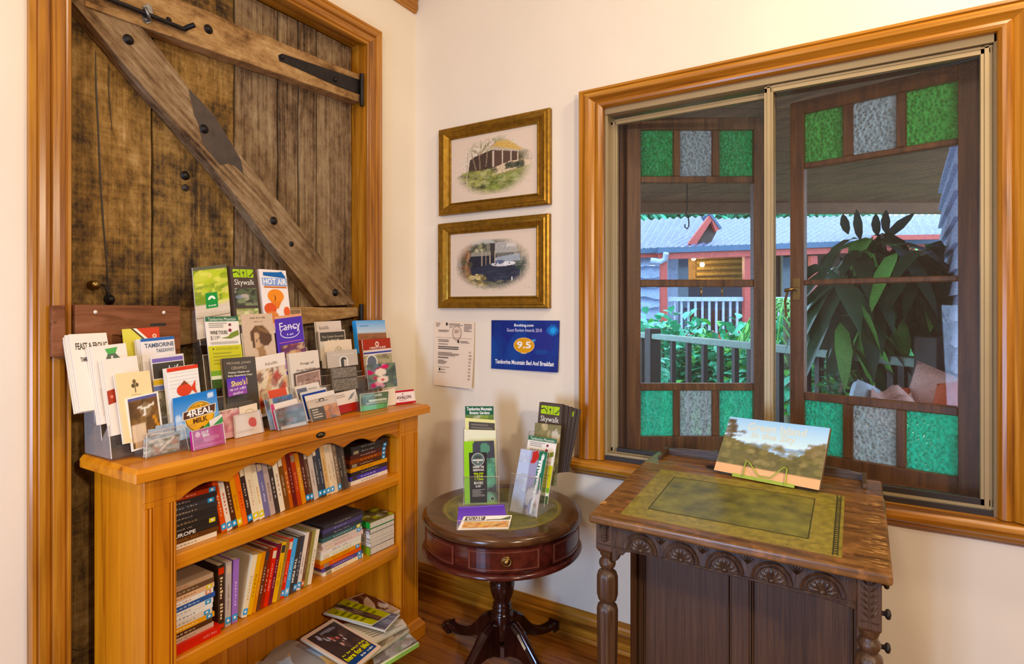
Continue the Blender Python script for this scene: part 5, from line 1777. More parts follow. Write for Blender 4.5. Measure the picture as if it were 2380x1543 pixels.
card('leaflet', 'violet gift shop leaflet with white swirl lettering', 'leaflet', bq_((637, 736), (700, 728), 0.078, 0.185, 10), 0.003, '#5b44a8',
     [('r', 0, 0.955, 1, 1, '#d8a07a'), ('e', 0.5, 0.70, 0.36, '#d8d0ee', 0.10), ('e', 0.5, 0.70, 0.33, '#5b44a8', 0.085), ('t', 'Fancy', 0.14, 0.70, 0.9, 0.88, '#efe8f8'), ('t', '~1 3', 0.38, 0.65, 0.62, 0.685, '#e0d8f0'), ('r', 0.08, 0.535, 0.9, 0.55, '#b86a9a'),
      ('i', 0.1, 0.28, 1, 0.5, photo(17, ['#8a4a4a', '#c8986a', '#5a2a3a', '#d8b888'], '#6a3a5a', 14, 8, 20)), ('r', 0.2, 0.1, 1, 0.26, '#a884c0'), ('t', '~6', 0.25, 0.14, 0.95, 0.22, '#d8c8e4')], HG)
card('leaflet', 'dark grey pottery leaflet with pale heading, front row', 'leaflet', bq_((518, 833), (592, 828), 0.112, 0.185, 9), 0.006, '#4c4338',
     [('t', 'MICHAEL JONES', 0.1, 0.89, 0.85, 0.935, '#c9b9a0'), ('t', 'CERAMICS', 0.22, 0.82, 0.7, 0.865, '#c9b9a0'), ('t', 'Pottery Classes and', 0.12, 0.755, 0.78, 0.79, '#efe4d4', 0, True), ('t', 'Raku Experience Days', 0.1, 0.705, 0.86, 0.74, '#efe4d4', 0, True), ('r', 0.22, 0.58, 0.68, 0.68, '#cda884')], HG, leaves=1, edge='#9a8a74')
im = photo(19, ['#8a3a30', '#c89a6a', '#e8d8c0', '#a8743a', '#5a2a24', '#d8c8a8', '#b84a3a'], '#d8c4ac', 18, 26, 70, 0.1)
card('leaflet', 'white leaflet of berries and flowers in front row', 'leaflet', bq_((593, 831), (661, 818), 0.112, 0.175, 9), 0.004, '#e6d9cb', [('i', 0, 0.05, 1, 0.78, im), ('t', '~5 7', 0.3, 0.83, 0.72, 0.88, '#9a8a7a')], HG)
card('leaflet', 'white leaflets titled with frogs, front row of middle holder', 'leaflet', bq_((671, 822), (739, 813), 0.112, 0.165, 9), 0.005, '#ded0c0', [('t', 'Frogs of', 0.35, 0.74, 0.8, 0.80, '#6a5c50', 0, True), ('t', 'Frog Hollow', 0.2, 0.62, 0.85, 0.68, '#7a6c60', 0, True)], HG, leaves=2)
im = photo(22, ['#8a6a5a', '#b89888', '#6a4a3e', '#d0b8a8'], '#9a7c6c', 18, 14, 30)
card('small_card', 'brown framed photo card before the frogs leaflets', 'card', bq_((684, 868), (744, 854), 0.128, 0.06, 8), 0.003, '#5a463a', [('r', 0.04, 0.04, 0.97, 0.9, '#d8c0b0'), ('i', 0.07, 0.06, 0.94, 0.86, im)], HG)
card('small_card', 'little violet shop card before the pottery leaflet', 'card', bq_((527, 880), (571, 872), 0.142, 0.05, 8), 0.001, '#6f58b0',
     [('i', 0, 0, 1, 1, Img(10, 10, '#7a58b4', 3).grad(0, 1, '#5348b0', '#a05ab0')), ('t', "Shoo's", 0.2, 0.5, 0.95, 0.82, '#f0e080', 0, True), ('t', '~3 4 6', 0.1, 0.27, 0.95, 0.42, '#e0d8f4'), ('t', '~9', 0.25, 0.05, 0.8, 0.2, '#e0d8f4')], HG)

# business card holders along the front edge


def tray(label, q, depth=0.045, hb=0.028):
    "little sloping acrylic card box in front of leaflet rows; q is its front panel quad"
    t = thing('card_holder', (Vector(q[2]) + Vector(q[3])) / 2, label, 'holder', 'small clear card holders along the bookcase edge')
    q = [Vector(p) for p in q]
    n = facing(q)
    for p in q[2:]:
        p.z = BT + 0.001
    bk = -Vector((n.x, n.y, 0)).normalized() * depth
    off = n * 0.003
    f = [p + off for p in q]
    MB().slab(f, -n * 0.0015).build('front_panel', M['acryl'], t, normals=False)
    MB().slab([q[3] + bk, q[2] + bk, q[2] + off, q[3] + off], Vector((0, 0, 0.0015))).build('base', M['acryl'], t, normals=False)
    up = Vector((0, 0, 1)) * ((q[0] - q[3]).length + hb)
    MB().slab([q[3] + bk + up, q[2] + bk + up, q[2] + bk, q[3] + bk], bk * 0.04).build('back_panel', M['acryl'], t, normals=False)
    for a, b in ((0, 3), (1, 2)):
        MB().mesh([f[b], f[a], q[b] + bk + up, q[b] + bk], [(0, 1, 2, 3)]).build('side_panel', M['acryl'], t, normals=False)
    e = MB().tube([f[0], f[1]], 0.0009, 6).tube([f[0], f[3]], 0.0009, 6).tube([f[1], f[2]], 0.0009, 6)
    e.build('polished_edge', M['edge'], t)
    return t


def fq(tl, tr, br, bl, dx=0.0):
    "front quad standing on the bookcase top"
    a, b = at(*bl, z=BT + 0.0015), at(*br, z=BT + 0.0015)
    u = (b - a).normalized()
    n = Vector((-u.y, u.x, 0))
    if n.x < 0:
        n = -n
    nl_ = (n * math.cos(0.16) + Vector((0, 0, math.sin(0.16)))).normalized()
    return [hit(*tl, a, nl_) - n * dx, hit(*tr, a, nl_) - n * dx, b - n * dx, a - n * dx]


def fqr(q0, tl, tr, back):
    "card standing behind the front card q0 in the same holder"
    n = facing(q0)
    p = Vector(q0[3]) - Vector((n.x, n.y, 0)).normalized() * back
    dn = (Vector(q0[3]) - Vector(q0[0])).normalized()
    a, b = hit(*tl, p, n), hit(*tr, p, n)
    return [a, b, b + dn * ((b.z - BT - 0.004) / -dn.z), a + dn * ((a.z - BT - 0.004) / -dn.z)]


CG = 'small cards along the front of the bookcase top'
q = fq((340, 1008), (425, 988), (438, 1044), (338, 1066))
tray('clear card holder with a jumble of view cards, leftmost on edge', q)
qv = q
for k, (tl, tr, br, bl, lab) in enumerate([((335, 1020), (418, 1000), (430, 1040), (345, 1062), 'uppermost view card in the leftmost card holder'), ((345, 998), (405, 992), (430, 1030), (350, 1040), 'middle tilted view card in the leftmost holder'), ((362, 990), (412, 980), (432, 1020), (372, 1034), 'rear tilted view card in the leftmost holder')]):
    im = photo(50 + k, ['#5a5a54', '#a2a8ae', '#d4dce6', '#76866a', '#efeae2', '#a87c6c', '#4c4f4a'], '#a8aca8', 26, 16, 70, 0.07)
    im.rect(0, 0.02, 1, 0.16, '#9fb2cc', 0.6).rect(0.1, 0.2, 0.8, 0.28, '#e6e4e2', 0.7).line(0.5, 0.7, 0.8, 0.3, 0.04, '#e0d8d2').rect(0.2, 0.8, 0.9, 0.88, '#a8584a', 0.5)
    card('view_card', lab, 'card', fqr(qv, tl, tr, 0.003 + 0.004 * k), 0.0012, '#d8d0c6', [('i', 0, 0, 1, 1, im)], CG)
q = fq((444, 1003), (517, 983), (523, 1030), (449, 1048))
tray('clear card holder with bright pink card at front edge', q, 0.035, 0.01)
pk = [Vector(p) for p in q]
card('business_card', 'bright magenta business card in clear holder', 'card', pk, 0.006, '#c2338f',
     [('i', 0, 0, 1, 1, Img(8, 6, '#c2338f', 1).spots(9, 0, 0, 1, 1, 0.2, 0.2, ['#cc3f9a', '#b92c86'], 0.5)), ('e', 0.17, 0.72, 0.05, '#f0b8da'), ('p', [(0.1, 0.72), (0.14, 0.9), (0.22, 0.9), (0.27, 0.72), (0.2, 0.6)], '#efc0de'), ('t', '~4', 0.3, 0.72, 0.52, 0.9, '#fbe8f4', 0, True), ('t', '~5', 0.32, 0.56, 0.55, 0.72, '#fbe8f4'), ('l', 0.34, 0.28, 0.85, 0.52, 4, '#e59cca'), ('r', 0.05, 0.14, 0.92, 0.16, '#e59cca'), ('p', [(0.08, 0.3), (0.3, 0.32), (0.3, 0.5), (0.05, 0.48)], '#a82878')], CG)
card('business_card', 'white card with green corner behind the magenta card', 'card', fqr(pk, (488, 977), (516, 962), 0.010), 0.003, '#e8e2d8', [('p', [(0, 0.7), (1, 0.92), (1, 0.72), (0, 0.5)], '#4a9a54')], CG)
q = fq((552, 962), (603, 955), (612, 1003), (546, 1018))
q = fq((543, 966), (603, 952), (612, 1004), (547, 1019))
tray('clear card holder with white card marked by red spot', q)
card('business_card', 'white business card with a red ink spot', 'card', q, 0.003, '#ecdccf', [('e', 0.66, 0.55, 0.15, '#d8452a'), ('e', 0.62, 0.62, 0.09, '#d8452a'), ('e', 0.70, 0.46, 0.1, '#d8452a'), ('l', 0.08, 0.16, 0.7, 0.26, 2, '#d0bcae')], CG)
card('business_card', 'pink patterned card behind the red spot card', 'card', fqr(q, (515, 957), (560, 947), 0.010), 0.004, '#d8a8a4', [('i', 0, 0.2, 1, 1, photo(61, ['#c88a90', '#e4c4c0', '#b86a78'], '#d4a4a0', 10, 10, 20))], CG, leaves=4)
card('business_card', 'cream card with ring drawing behind the red spot card', 'card', fqr(q, (556, 946), (597, 936), 0.006), 0.002, '#e8d6be', [('e', 0.55, 0.6, 0.34, '#b8986a'), ('e', 0.55, 0.6, 0.31, '#e8d6be'), ('e', 0.45, 0.6, 0.08, '#d8906a'), ('e', 0.62, 0.66, 0.07, '#e0b060')], CG)
q = fq((636, 953), (703, 934), (714, 986), (647, 1001))
tray('clear card holder with dark mountain view cards', q)
im = photo(70, ['#3a3f3a', '#5a5f58', '#7a8288', '#8a5a4a', '#2e302c'], '#4a4c48', 26, 18, 60, 0.1).rect(0, 0, 1, 0.2, '#8a5048', 0.5).rect(0.1, 0.85, 0.95, 1, '#d8d2cc', 0.8)
card('view_card', 'dark mountain view card in the middle card holder', 'card', q, 0.002, '#c8c0b8', [('i', 0, 0, 1, 1, im)], CG)
card('view_card', 'white and pink card behind the dark mountain card', 'card', fqr(q, (628, 941), (690, 925), 0.007), 0.002, '#e6d8cc', [('r', 0, 0, 0.12, 1, '#c85a78'), ('l', 0.2, 0.6, 0.8, 0.8, 3, '#c8b0a4')], CG)
card('view_card', 'blue harbour photo card behind the white pink card', 'card', fqr(q, (614, 930), (678, 915), 0.013), 0.002, '#c4c0b8', [('i', 0, 0, 1, 1, photo(71, ['#4a6a94', '#8aa4c0', '#c8b898', '#5a5048'], '#7a8494', 18, 12, 30))], CG)
card('view_card', 'orange and cream card standing behind the harbour card', 'card', fqr(q, (622, 909), (668, 899), 0.02), 0.002, '#dccab2', [('r', 0.0, 0.55, 0.9, 1, '#d2532e')], CG)
q = fq((712, 933), (776, 917), (790, 966), (725, 981))
tray('clear card holder with a massage hands card', q, 0.05)
qm = q
card('business_card', 'white and dark massage card with hands photo', 'card', fq((709, 921), (776, 906), (790, 966), (725, 981), 0.001), 0.003, '#e6dad0',
     [('r', 0, 0, 0.52, 0.5, '#4a4844'), ('l', 0.1, 0.06, 0.42, 0.44, 4, '#d8d0c8'), ('i', 0.52, 0, 1, 0.52, photo(73, ['#d8976a', '#c27a4e', '#e6b48a', '#6a6a80'], '#c88a60', 12, 10, 14, 0.2)), ('e', 0.5, 0.74, 0.1, '#4a4440', 0.06), ('e', 0.5, 0.73, 0.06, '#e6dad0', 0.03), ('r', 0.28, 0.68, 0.72, 0.7, '#6a625c')], CG)
card('business_card', 'dark blue card behind the massage card', 'card', fqr(qm, (697, 913), (757, 899), 0.010), 0.002, '#d6cec8', [('r', 0.04, 0.05, 0.97, 0.92, '#2f4490')], CG)
card('business_card', 'white photo card behind the dark blue card', 'card', fqr(qm, (684, 899), (740, 887), 0.018), 0.002, '#e2d6cc', [('r', 0.05, 0.62, 0.45, 0.92, '#6a6a78'), ('l', 0.5, 0.6, 0.95, 0.88, 3, '#b0a8a0')], CG)
q = fqr(qm, (772, 916), (826, 904), 0.012)
card('business_card', 'white card with red lower band standing right of massage card', 'card', q, 0.003, '#e8ddd4', [('r', 0, 0, 1, 0.4, '#a8322a'), ('p', [(0.55, 0.55), (0.75, 0.8), (0.95, 0.9), (0.75, 0.62)], '#8a8a90'), ('l', 0.08, 0.7, 0.5, 0.88, 2, '#a89c94')], CG)
q = fq((836, 916), (903, 909), (900, 946), (838, 957))
tray('clear card holder with green garden card near right end', q, 0.04, 0.0)
card('business_card', 'green leafy garden card in right card holder', 'card', q, 0.003, '#5a9a58',
     [('i', 0, 0.28, 1, 1, photo(75, ['#3a5a34', '#5a7a4a', '#7a9a68', '#2e4428'], '#4a6a40', 20, 12, 40, 0.1)), ('r', 0, 0, 0.85, 0.28, '#5fb86a'), ('t', '~5', 0.5, 0.76, 0.78, 0.92, '#e6eedc', 0, True), ('r', 0.3, 0.48, 0.95, 0.6, '#d0dcc4'), ('l', 0.2, 0.32, 0.95, 0.44, 2, '#c4d0ba')], CG)
card('business_card', 'blank cream card behind the green garden card', 'card', fqr(q, (868, 913), (918, 902), 0.008), 0.003, '#e8dac4', [], CG)
q = fq((917, 909), (961, 904), (967, 935), (919, 941))
card('business_card', 'white card with red bands at the far right end', 'card', q, 0.010, '#f0dcd4', [('r', 0, 0.86, 1, 1, '#b8323a'), ('r', 0, 0.0, 1, 0.14, '#b8323a'), ('t', 'AVALON', 0.08, 0.36, 0.8, 0.6, '#5a3a40', 0, True), ('l', 0.2, 0.22, 0.75, 0.3, 1, '#a88a88'), ('e', 0.4, 0.72, 0.03, '#5a3a40')], CG)

# narrow holder with grey cards
card('leaflet', 'white card with faint script, rear of the grey card holder', 'leaflet', bq_((734, 748), (792, 745), 0.048, 0.1, 8), 0.003, '#d8c8bc', [('t', '~8', 0.1, 0.72, 0.5, 0.84, '#9a8a80'), ('t', '~5', 0.42, 0.55, 0.66, 0.64, '#9a8a80')], HG, leaves=1)
card('leaflet', 'black bordered card with two pale lines of script', 'leaflet', bq_((740, 770), (801, 766), 0.066, 0.1, 8), 0.004, '#cfc0b0', [('r', 0.04, 0.05, 0.97, 0.95, '#453d34'), ('t', 'The Castle Grounds', 0.1, 0.76, 0.92, 0.83, '#d2c4a8'), ('t', '~8 3', 0.3, 0.64, 0.75, 0.7, '#d2c4a8')], HG, leaves=1, edge='#8f8478')
card('leaflet', 'cream card with scrolled monogram in grey card holder', 'leaflet', bq_((752, 794), (816, 788), 0.084, 0.09, 8), 0.004, '#e2cfb6', [('e', 0.5, 0.62, 0.12, '#a8977c'), ('e', 0.5, 0.62, 0.10, '#e2cfb6'), ('t', 'SJ', 0.44, 0.52, 0.57, 0.72, '#8a7a60'), ('p', [(0.15, 0.52), (0.36, 0.62), (0.37, 0.56)], '#a8977c'), ('p', [(0.85, 0.52), (0.64, 0.62), (0.63, 0.56)], '#a8977c')], HG, leaves=2)
card('leaflet', 'grey card with a white archway drawing', 'leaflet', bq_((759, 818), (829, 811), 0.104, 0.055, 8), 0.003, '#c2b5a6', [('e', 0.52, 0.40, 0.14, '#eee6da', 0.24), ('r', 0.38, 0, 0.66, 0.42, '#eee6da'), ('e', 0.52, 0.40, 0.1, '#4a443c', 0.18), ('r', 0.42, 0, 0.52, 0.42, '#4a443c'), ('r', 0.52, 0, 0.62, 0.42, '#c8bcae'), ('r', 0.15, 0.74, 0.85, 0.77, '#e8e0d4'), ('r', 0.35, 0.65, 0.7, 0.675, '#d8cec0')], HG)
im = Img(30, 30, '#7a7064', 4)
im.a = np.clip(im.a * im.r.uniform(0.5, 1.6, (30, 30, 1)), 0, 1)
im.rect(0, 0.44, 1, 0.49, '#4f463c')
card('leaflet', 'grey speckled leaflet behind clear pocket of grey card holder', 'leaflet', bq_((768, 856), (828, 851), 0.116, 0.078, 8), 0.002, '#6a6054', [('i', 0.06, 0.02, 0.97, 0.98, im)], HG)
# right end holder
im = Img(16, 20, '#8ab4d8', 2).grad(0, 0.4, '#6aa8e0', '#c4d4de').rect(0, 0.42, 1, 1, '#96684a').spots(12, 0, 0.45, 1, 1, 0.2, 0.06, ['#a87c58', '#7a5238'], 0.6)
card('leaflet', 'sky blue topped leaflets at rear of the right end holder', 'leaflet', bq_((828, 745), (894, 744), 0.048, 0.12, 8), 0.003, '#9ac0e0', [('i', 0, 0, 1, 1, im), ('r', 0.1, 0.82, 0.4, 0.84, '#4a7aa8')], HG, leaves=3, edge='#5aa2e0')
card('leaflet', 'red wine estate leaflets in the right end holder', 'leaflet', bq_((842, 790), (906, 785), 0.075, 0.14, 8), 0.004, '#e0d4cc',
     [('r', 0, 0.72, 1, 1, '#a8341f'), ('e', 0.5, 0.86, 0.07, '#e8d0c4'), ('e', 0.5, 0.86, 0.035, '#a8341f'), ('t', 'HERITAGE', 0.22, 0.74, 0.8, 0.795, '#e8d4c8', 0, True), ('r', 0, 0.62, 1, 0.66, '#44489a'), ('i', 0, 0.28, 1, 0.58, photo(81, ['#8a8a5a', '#b8a888', '#6a5a4a', '#a8b07a'], '#b0a488', 14, 8, 24)), ('e', 0.25, 0.4, 0.2, '#e4dcd8'), ('e', 0.25, 0.4, 0.16, '#6a707c')], HG, leaves=2, edge='#9a4a34')
im = photo(83, ['#5a6a58', '#3f4a44', '#6a7a88', '#7a8a6a'], '#56605c', 22, 26, 40, 0.12)
im.spots(12, 0, 0.1, 0.6, 0.95, 0.13, 0.1, ['#c83a6a', '#e0a0b0', '#d86a8a'], 0.85).ell(0.45, 0.35, 0.2, 0.14, '#f0dccb').ell(0.5, 0.64, 0.2, 0.14, '#f0d8c8').ell(0.5, 0.66, 0.07, 0.05, '#c84a5a').ell(0.62, 0.15, 0.12, 0.08, '#d83a68')
card('leaflet', 'pink and cream roses leaflet in the right end holder', 'leaflet', bq_((852, 848), (918, 842), 0.115, 0.09, 8), 0.003, '#c8b8ac', [('i', 0, 0, 1, 1, im)], HG)

# ------------------------------------------------------------------ on the drum table
TG = 'printed leaflets on the drum table'
tz = TZ + 0.0015


def stand(a, b, lean_deg):
    "plane of a leaflet whose foot runs from pixel a to pixel b on the table"
    A_, B_ = at(*a, z=tz), at(*b, z=tz)
    u = (B_ - A_).normalized()
    n = Vector((u.y, -u.x, 0))
    if n.dot(CAM - A_) < 0:
        n = -n
    L = math.radians(lean_deg)
    return A_, B_, n, (n * math.cos(L) + Vector((0, 0, math.sin(L)))).normalized()


def sq(st_, tl, tr, br, bl, back):
    A_, B_, n, nl_ = st_
    p = A_ - n * back
    return [hit(*tl, p, nl_), hit(*tr, p, nl_), hit(*br, p, nl_), hit(*bl, p, nl_)]


def tall_holder(label, st_, foot, back, steps):
    A_, B_, n, nl_ = st_
    u = (B_ - A_).normalized()
    a, b = A_ - u * 0.004, B_ + u * 0.004
    t = thing('leaflet_holder', (a + b) / 2, label, 'holder', 'clear acrylic holders on the drum table')
    f = n * 0.005
    MB().slab([a + f, b + f, b - n * back, a - n * back], Vector((0, 0, 0.002))).build('base', M['acryl'], t, normals=False)
    up = nl_.cross(u)
    if up.z < 0:
        up = -up
    for bk_, h0, h1 in steps:
        p, q = a - n * bk_, b - n * bk_
        MB().slab([p + up * h1, q + up * h1, q + up * h0, p + up * h0], -nl_ * 0.0018).build('pocket_front', M['acryl'], t, normals=False)
        MB().tube([p + up * h0, p + up * h1, q + up * h1, q + up * h0], 0.0010, 6).build('polished_edge', M['edge'], t)
    for p in (a, b):
        b1_, h1_ = steps[-1][0], steps[-1][2]
        MB().mesh([p + f, p + f + up * 0.09, p - n * b1_ + up * h1_, p - n * back + up * (h1_ * 0.9), p - n * back], [(0, 1, 2, 3, 4)]).build('side_wall', M['acryl'], t, normals=False)
    return t


s1 = stand((1080, 1172), (1157, 1170), 6)
tall_holder('tall clear holder of green leaflets on the drum table', s1, 0, 0.085, [(-0.004, 0, 0.09), (0.03, 0.03, 0.20), (0.05, 0.06, 0.24)])
im = photo(90, ['#5a7a3a', '#8aa04a', '#b8b890', '#3f5a2e', '#d8d8c8'], '#6a8048', 14, 10, 30)
card('leaflet', 'dark green headed botanic garden leaflet, rearmost on drum table', 'leaflet', sq(s1, (1081, 944), (1147, 944), (1149, 1100), (1082, 1100), 0.062), 0.002, '#7a8a5a',
     [('r', 0, 0.87, 1, 1, '#14563a'), ('t', 'Tamborine Mountain', 0.06, 0.935, 0.94, 0.985, '#eef2e8', 0, True), ('t', 'Botanic Gardens', 0.16, 0.88, 0.86, 0.925, '#eef2e8', 0, True), ('i', 0, 0.4, 1, 0.865, im)], TG)
card('leaflet', 'pale yellow leaflet with dark band on the drum table', 'leaflet', sq(s1, (1081, 971), (1151, 976), (1154, 1130), (1083, 1130), 0.045), 0.003, '#dcd89a', [('r', 0.12, 0.80, 0.98, 0.95, '#4a4440'), ('l', 0.2, 0.83, 0.9, 0.92, 2, '#7a7268'), ('r', 0.05, 0.68, 1, 0.76, '#e6e8c4'), ('t', '~4 5 6 5', 0.25, 0.70, 0.95, 0.745, '#6a6a48'), ('r', 0.1, 0.655, 1, 0.665, '#3f3f2a')], TG)
card('leaflet', 'cream leaflet with green lower half on the drum table', 'leaflet', sq(s1, (1079, 998), (1152, 1000), (1155, 1150), (1081, 1150), 0.028), 0.003, '#e0dcc0', [('l', 0.4, 0.72, 0.8, 0.78, 2, '#b0ac8c')], TG)
im = Img(24, 46, '#3f4a3a', 12)
im.rect(0, 0, 0.32, 1, '#93c83f').poly([(0.3, 0.05), (0.55, 0), (1, 0), (1, 1), (0.35, 1)], '#3f3f48').spots(30, 0.5, 0.1, 1, 0.95, 0.14, 0.08, ['#4a8a5a', '#6ab088', '#3a3f3a', '#8fbfa8', '#2f2d30'], 0.5).rect(0, 0.95, 1, 1, '#8fbf4a')
card('leaflet', 'bright green glow worm leaflet in front pocket of drum table holder', 'leaflet', sq(s1, (1078, 1026), (1148, 1024), (1156, 1170), (1080, 1172), 0.0), 0.003, '#8fbf4a', [('i', 0, 0, 1, 1, im), ('e', 0.86, 0.08, 0.08, '#c8d8cc'), ('e', 0.86, 0.08, 0.06, '#4a6a58')], TG)
card('bookmark', 'black tree bookmark in front of the green leaflet', 'bookmark', sq(s1, (1090, 1052), (1131, 1051), (1132, 1168), (1093, 1170), -0.0022), 0.001, '#282220',
     [('e', 0.5, 0.86, 0.37, '#c8c4bc'), ('e', 0.5, 0.86, 0.34, '#5a6a64'), ('r', 0.2, 0.835, 0.8, 0.86, '#e0d8cc'), ('r', 0.46, 0.79, 0.54, 0.88, '#c8b8a4'), ('e', 0.5, 0.91, 0.2, '#3f4a44', 0.035), ('t', 'UNDER THE', 0.2, 0.69, 0.84, 0.735, '#e8e0d4', 0, True), ('t', 'GREENWOOD', 0.2, 0.63, 0.84, 0.675, '#e8e0d4', 0, True),
      ('t', 'TREE', 0.24, 0.45, 0.8, 0.60, '#a8b83a', 0, True), ('t', 'BOOKS', 0.26, 0.37, 0.78, 0.425, '#e8e0d4', 0, True), ('t', '& ART', 0.34, 0.31, 0.66, 0.355, '#e8e0d4', 0, True), ('l', 0.14, 0.12, 0.9, 0.27, 6, '#9a9288')], TG)

s2 = stand((1183, 1188), (1246, 1202), 13)
tall_holder('tall clear holder of walkway leaflets turned left on the drum table', s2, 0, 0.13, [(-0.004, 0, 0.12), (0.04, 0.02, 0.19), (0.085, 0.05, 0.24)])
sk = sq(s2, (1254, 934), (1307, 940), (1297, 1100), (1240, 1088), 0.095)
card('leaflet', 'dark walkway leaflets with lime squares, rear stack on the drum table', 'leaflet', sk, 0.006, '#4a3d36', skywalk(9) + [('r', 0.02, 0.1, 0.98, 0.38, '#5a5a4a')], TG)
n2 = s2[2]
u2 = (s2[1] - s2[0]).normalized()
for k in range(5):
    d = -n2 * (0.008 + 0.0055 * k) + u2 * (0.003 + 0.005 * k)
    q = [p + d + (u2 * 0.008 * k - Vector((0, 0, 0.004 * k)) if i < 2 else Vector((0, 0, 0))) for i, p in enumerate(sk)]
    card('leaflet', '%s spare dark brown leaflet fanned behind the walkway leaflet on the drum table' % ['first', 'second', 'third', 'fourth', 'fifth'][k], 'leaflet', q, 0.004, '#43372f', [('r', 0.6, 0.86, 0.92, 0.94, '#8fae36')] if k == 3 else [], 'fanned spare leaflets on the drum table')
im = photo(95, ['#8a8058', '#6a6a44', '#b0a47c', '#4a4830', '#c8b890'], '#7a7450', 18, 24, 50, 0.1).ell(0.8, 0.2, 0.13, 0.1, '#e0d8c8', 0.6)
card('leaflet', 'olive forest photo leaflet behind the wine tours leaflet', 'leaflet', sq(s2, (1244, 982), (1304, 989), (1292, 1130), (1232, 1120), 0.072), 0.003, '#7a7450', [('i', 0, 0, 1, 1, im)], TG)
card('leaflet', 'white wine tours leaflet on the drum table', 'leaflet', sq(s2, (1229, 1011), (1295, 1021), (1272, 1172), (1208, 1160), 0.045), 0.003, '#eae2d6', wine, TG)
im = Img(16, 40, '#b8c4da', 33)
im.spots(20, 0, 0, 1, 1, 0.3, 0.05, ['#c8d4e4', '#a4b4d0', '#d8e0e8', '#b0b8c8'], 0.6).rect(0, 0.8, 1, 1, '#c4c8cc', 0.5)
card('leaflet', 'pale blue sea leaflet in the front pocket on the drum table', 'leaflet', sq(s2, (1211, 1043), (1240, 1047), (1216, 1195), (1184, 1188), 0.006), 0.003, '#b8c4da', [('i', 0, 0, 1, 1, im)], TG, leaves=1, edge='#9ab0d4')
im = Img(18, 44, '#d8d0cc', 34)
im.rect(0, 0, 0.55, 1, '#9a98b4').rect(0.5, 0, 1, 0.6, '#1f6a4a').poly([(0.1, 0.02), (0.45, 0.0), (0.5, 0.12), (0.3, 0.2), (0.08, 0.2)], '#b83a34').spots(26, 0, 0.55, 0.8, 1, 0.16, 0.07, ['#8a8a84', '#c8c4c0', '#5a6a50', '#b8887a', '#6a6a78'], 0.6).line(0.75, 0.1, 0.55, 0.9, 0.06, '#dfe6dc')
card('leaflet', 'green and grey leaflet with a red parrot in the front pocket', 'leaflet', sq(s2, (1236, 1047), (1273, 1050), (1246, 1202), (1214, 1195), 0.003), 0.003, '#d8d0cc', [('i', 0, 0, 1, 1, im), ('t', '~11', 0.5, 0.35, 0.72, 0.86, '#e8efe6', 2)], TG)

# low tray with violet leaflet and food cards
s3 = stand((1062, 1232), (1182, 1230), 50)
t3 = thing('card_holder', (s3[0] + s3[1]) / 2, 'low clear sloping holder at the front of the drum table', 'holder')
A_, B_, n3, nl3 = s3
up3 = nl3.cross((B_ - A_).normalized())
up3 = up3 if up3.z > 0 else -up3
MB().slab([A_ + up3 * 0.03, B_ + up3 * 0.03, B_, A_], -nl3 * 0.002).build('front_lip', M['acryl'], t3, normals=False)
MB().slab([A_ + n3 * 0.004, B_ + n3 * 0.004, B_ - n3 * 0.08, A_ - n3 * 0.08], Vector((0, 0, 0.002))).build('base', M['acryl'], t3, normals=False)
bq3 = [A_ - n3 * 0.012 + up3 * 0.085, B_ - n3 * 0.012 + up3 * 0.085, B_ - n3 * 0.012, A_ - n3 * 0.012]
MB().slab(bq3, -nl3 * 0.002).build('back_rest', M['acryl'], t3, normals=False)
MB().tube([A_, A_ + up3 * 0.03, B_ + up3 * 0.03, B_], 0.001, 6).build('polished_edge', M['edge'], t3)
card('leaflet', 'violet leaflet lying back in the low holder on the drum table', 'leaflet', sq(s3, (1066, 1178), (1172, 1172), (1180, 1215), (1062, 1218), 0.007), 0.002, '#5a3f9a',
     [('i', 0, 0, 1, 1, Img(10, 6, '#5a3f9a', 3).grad(0, 1, '#5a3c98', '#7a5ab0')), ('r', 0.02, 0.93, 0.98, 0.96, '#8a78c0')], TG)
im = photo(99, ['#d8a04a', '#b86a3a', '#e0c88a', '#8a4a34', '#c8b07a', '#c44a3a'], '#cfa468', 26, 8, 50, 0.07)
card('leaflet', 'white food photo leaflet at the front of the drum table', 'leaflet', sq(s3, (1078, 1200), (1190, 1197), (1182, 1229), (1063, 1232), 0.001), 0.004, '#e8dccc',
     [('i', 0.06, 0.12, 0.98, 0.58, im), ('r', 0.05, 0.62, 0.46, 0.95, '#4a4038'), ('t', '~7', 0.08, 0.80, 0.44, 0.93, '#d8ccbc', 0, True), ('t', '~7', 0.1, 0.65, 0.4, 0.78, '#d8ccbc'), ('p', [(0.5, 0.62), (0.98, 0.68), (0.98, 0.94), (0.8, 0.74), (0.5, 0.72)], '#5a5f40')], TG)

# ------------------------------------------------------------------ discs, books and magazines on the shelves
SX = 0.228                                   # spines stand just behind the shelf edge
ORD = ['first', 'second', 'third', 'fourth', 'fifth', 'sixth', 'seventh', 'eighth', 'ninth', 'tenth', 'eleventh', 'twelfth', 'thirteenth', 'fourteenth', 'fifteenth', 'sixteenth', 'seventeenth', 'eighteenth',
       'nineteenth', 'twentieth', 'twenty-first', 'twenty-second', 'twenty-third', 'twenty-fourth', 'twenty-fifth', 'twenty-sixth', 'twenty-seventh', 'twenty-eighth', 'twenty-ninth']
rs = random.Random(8)


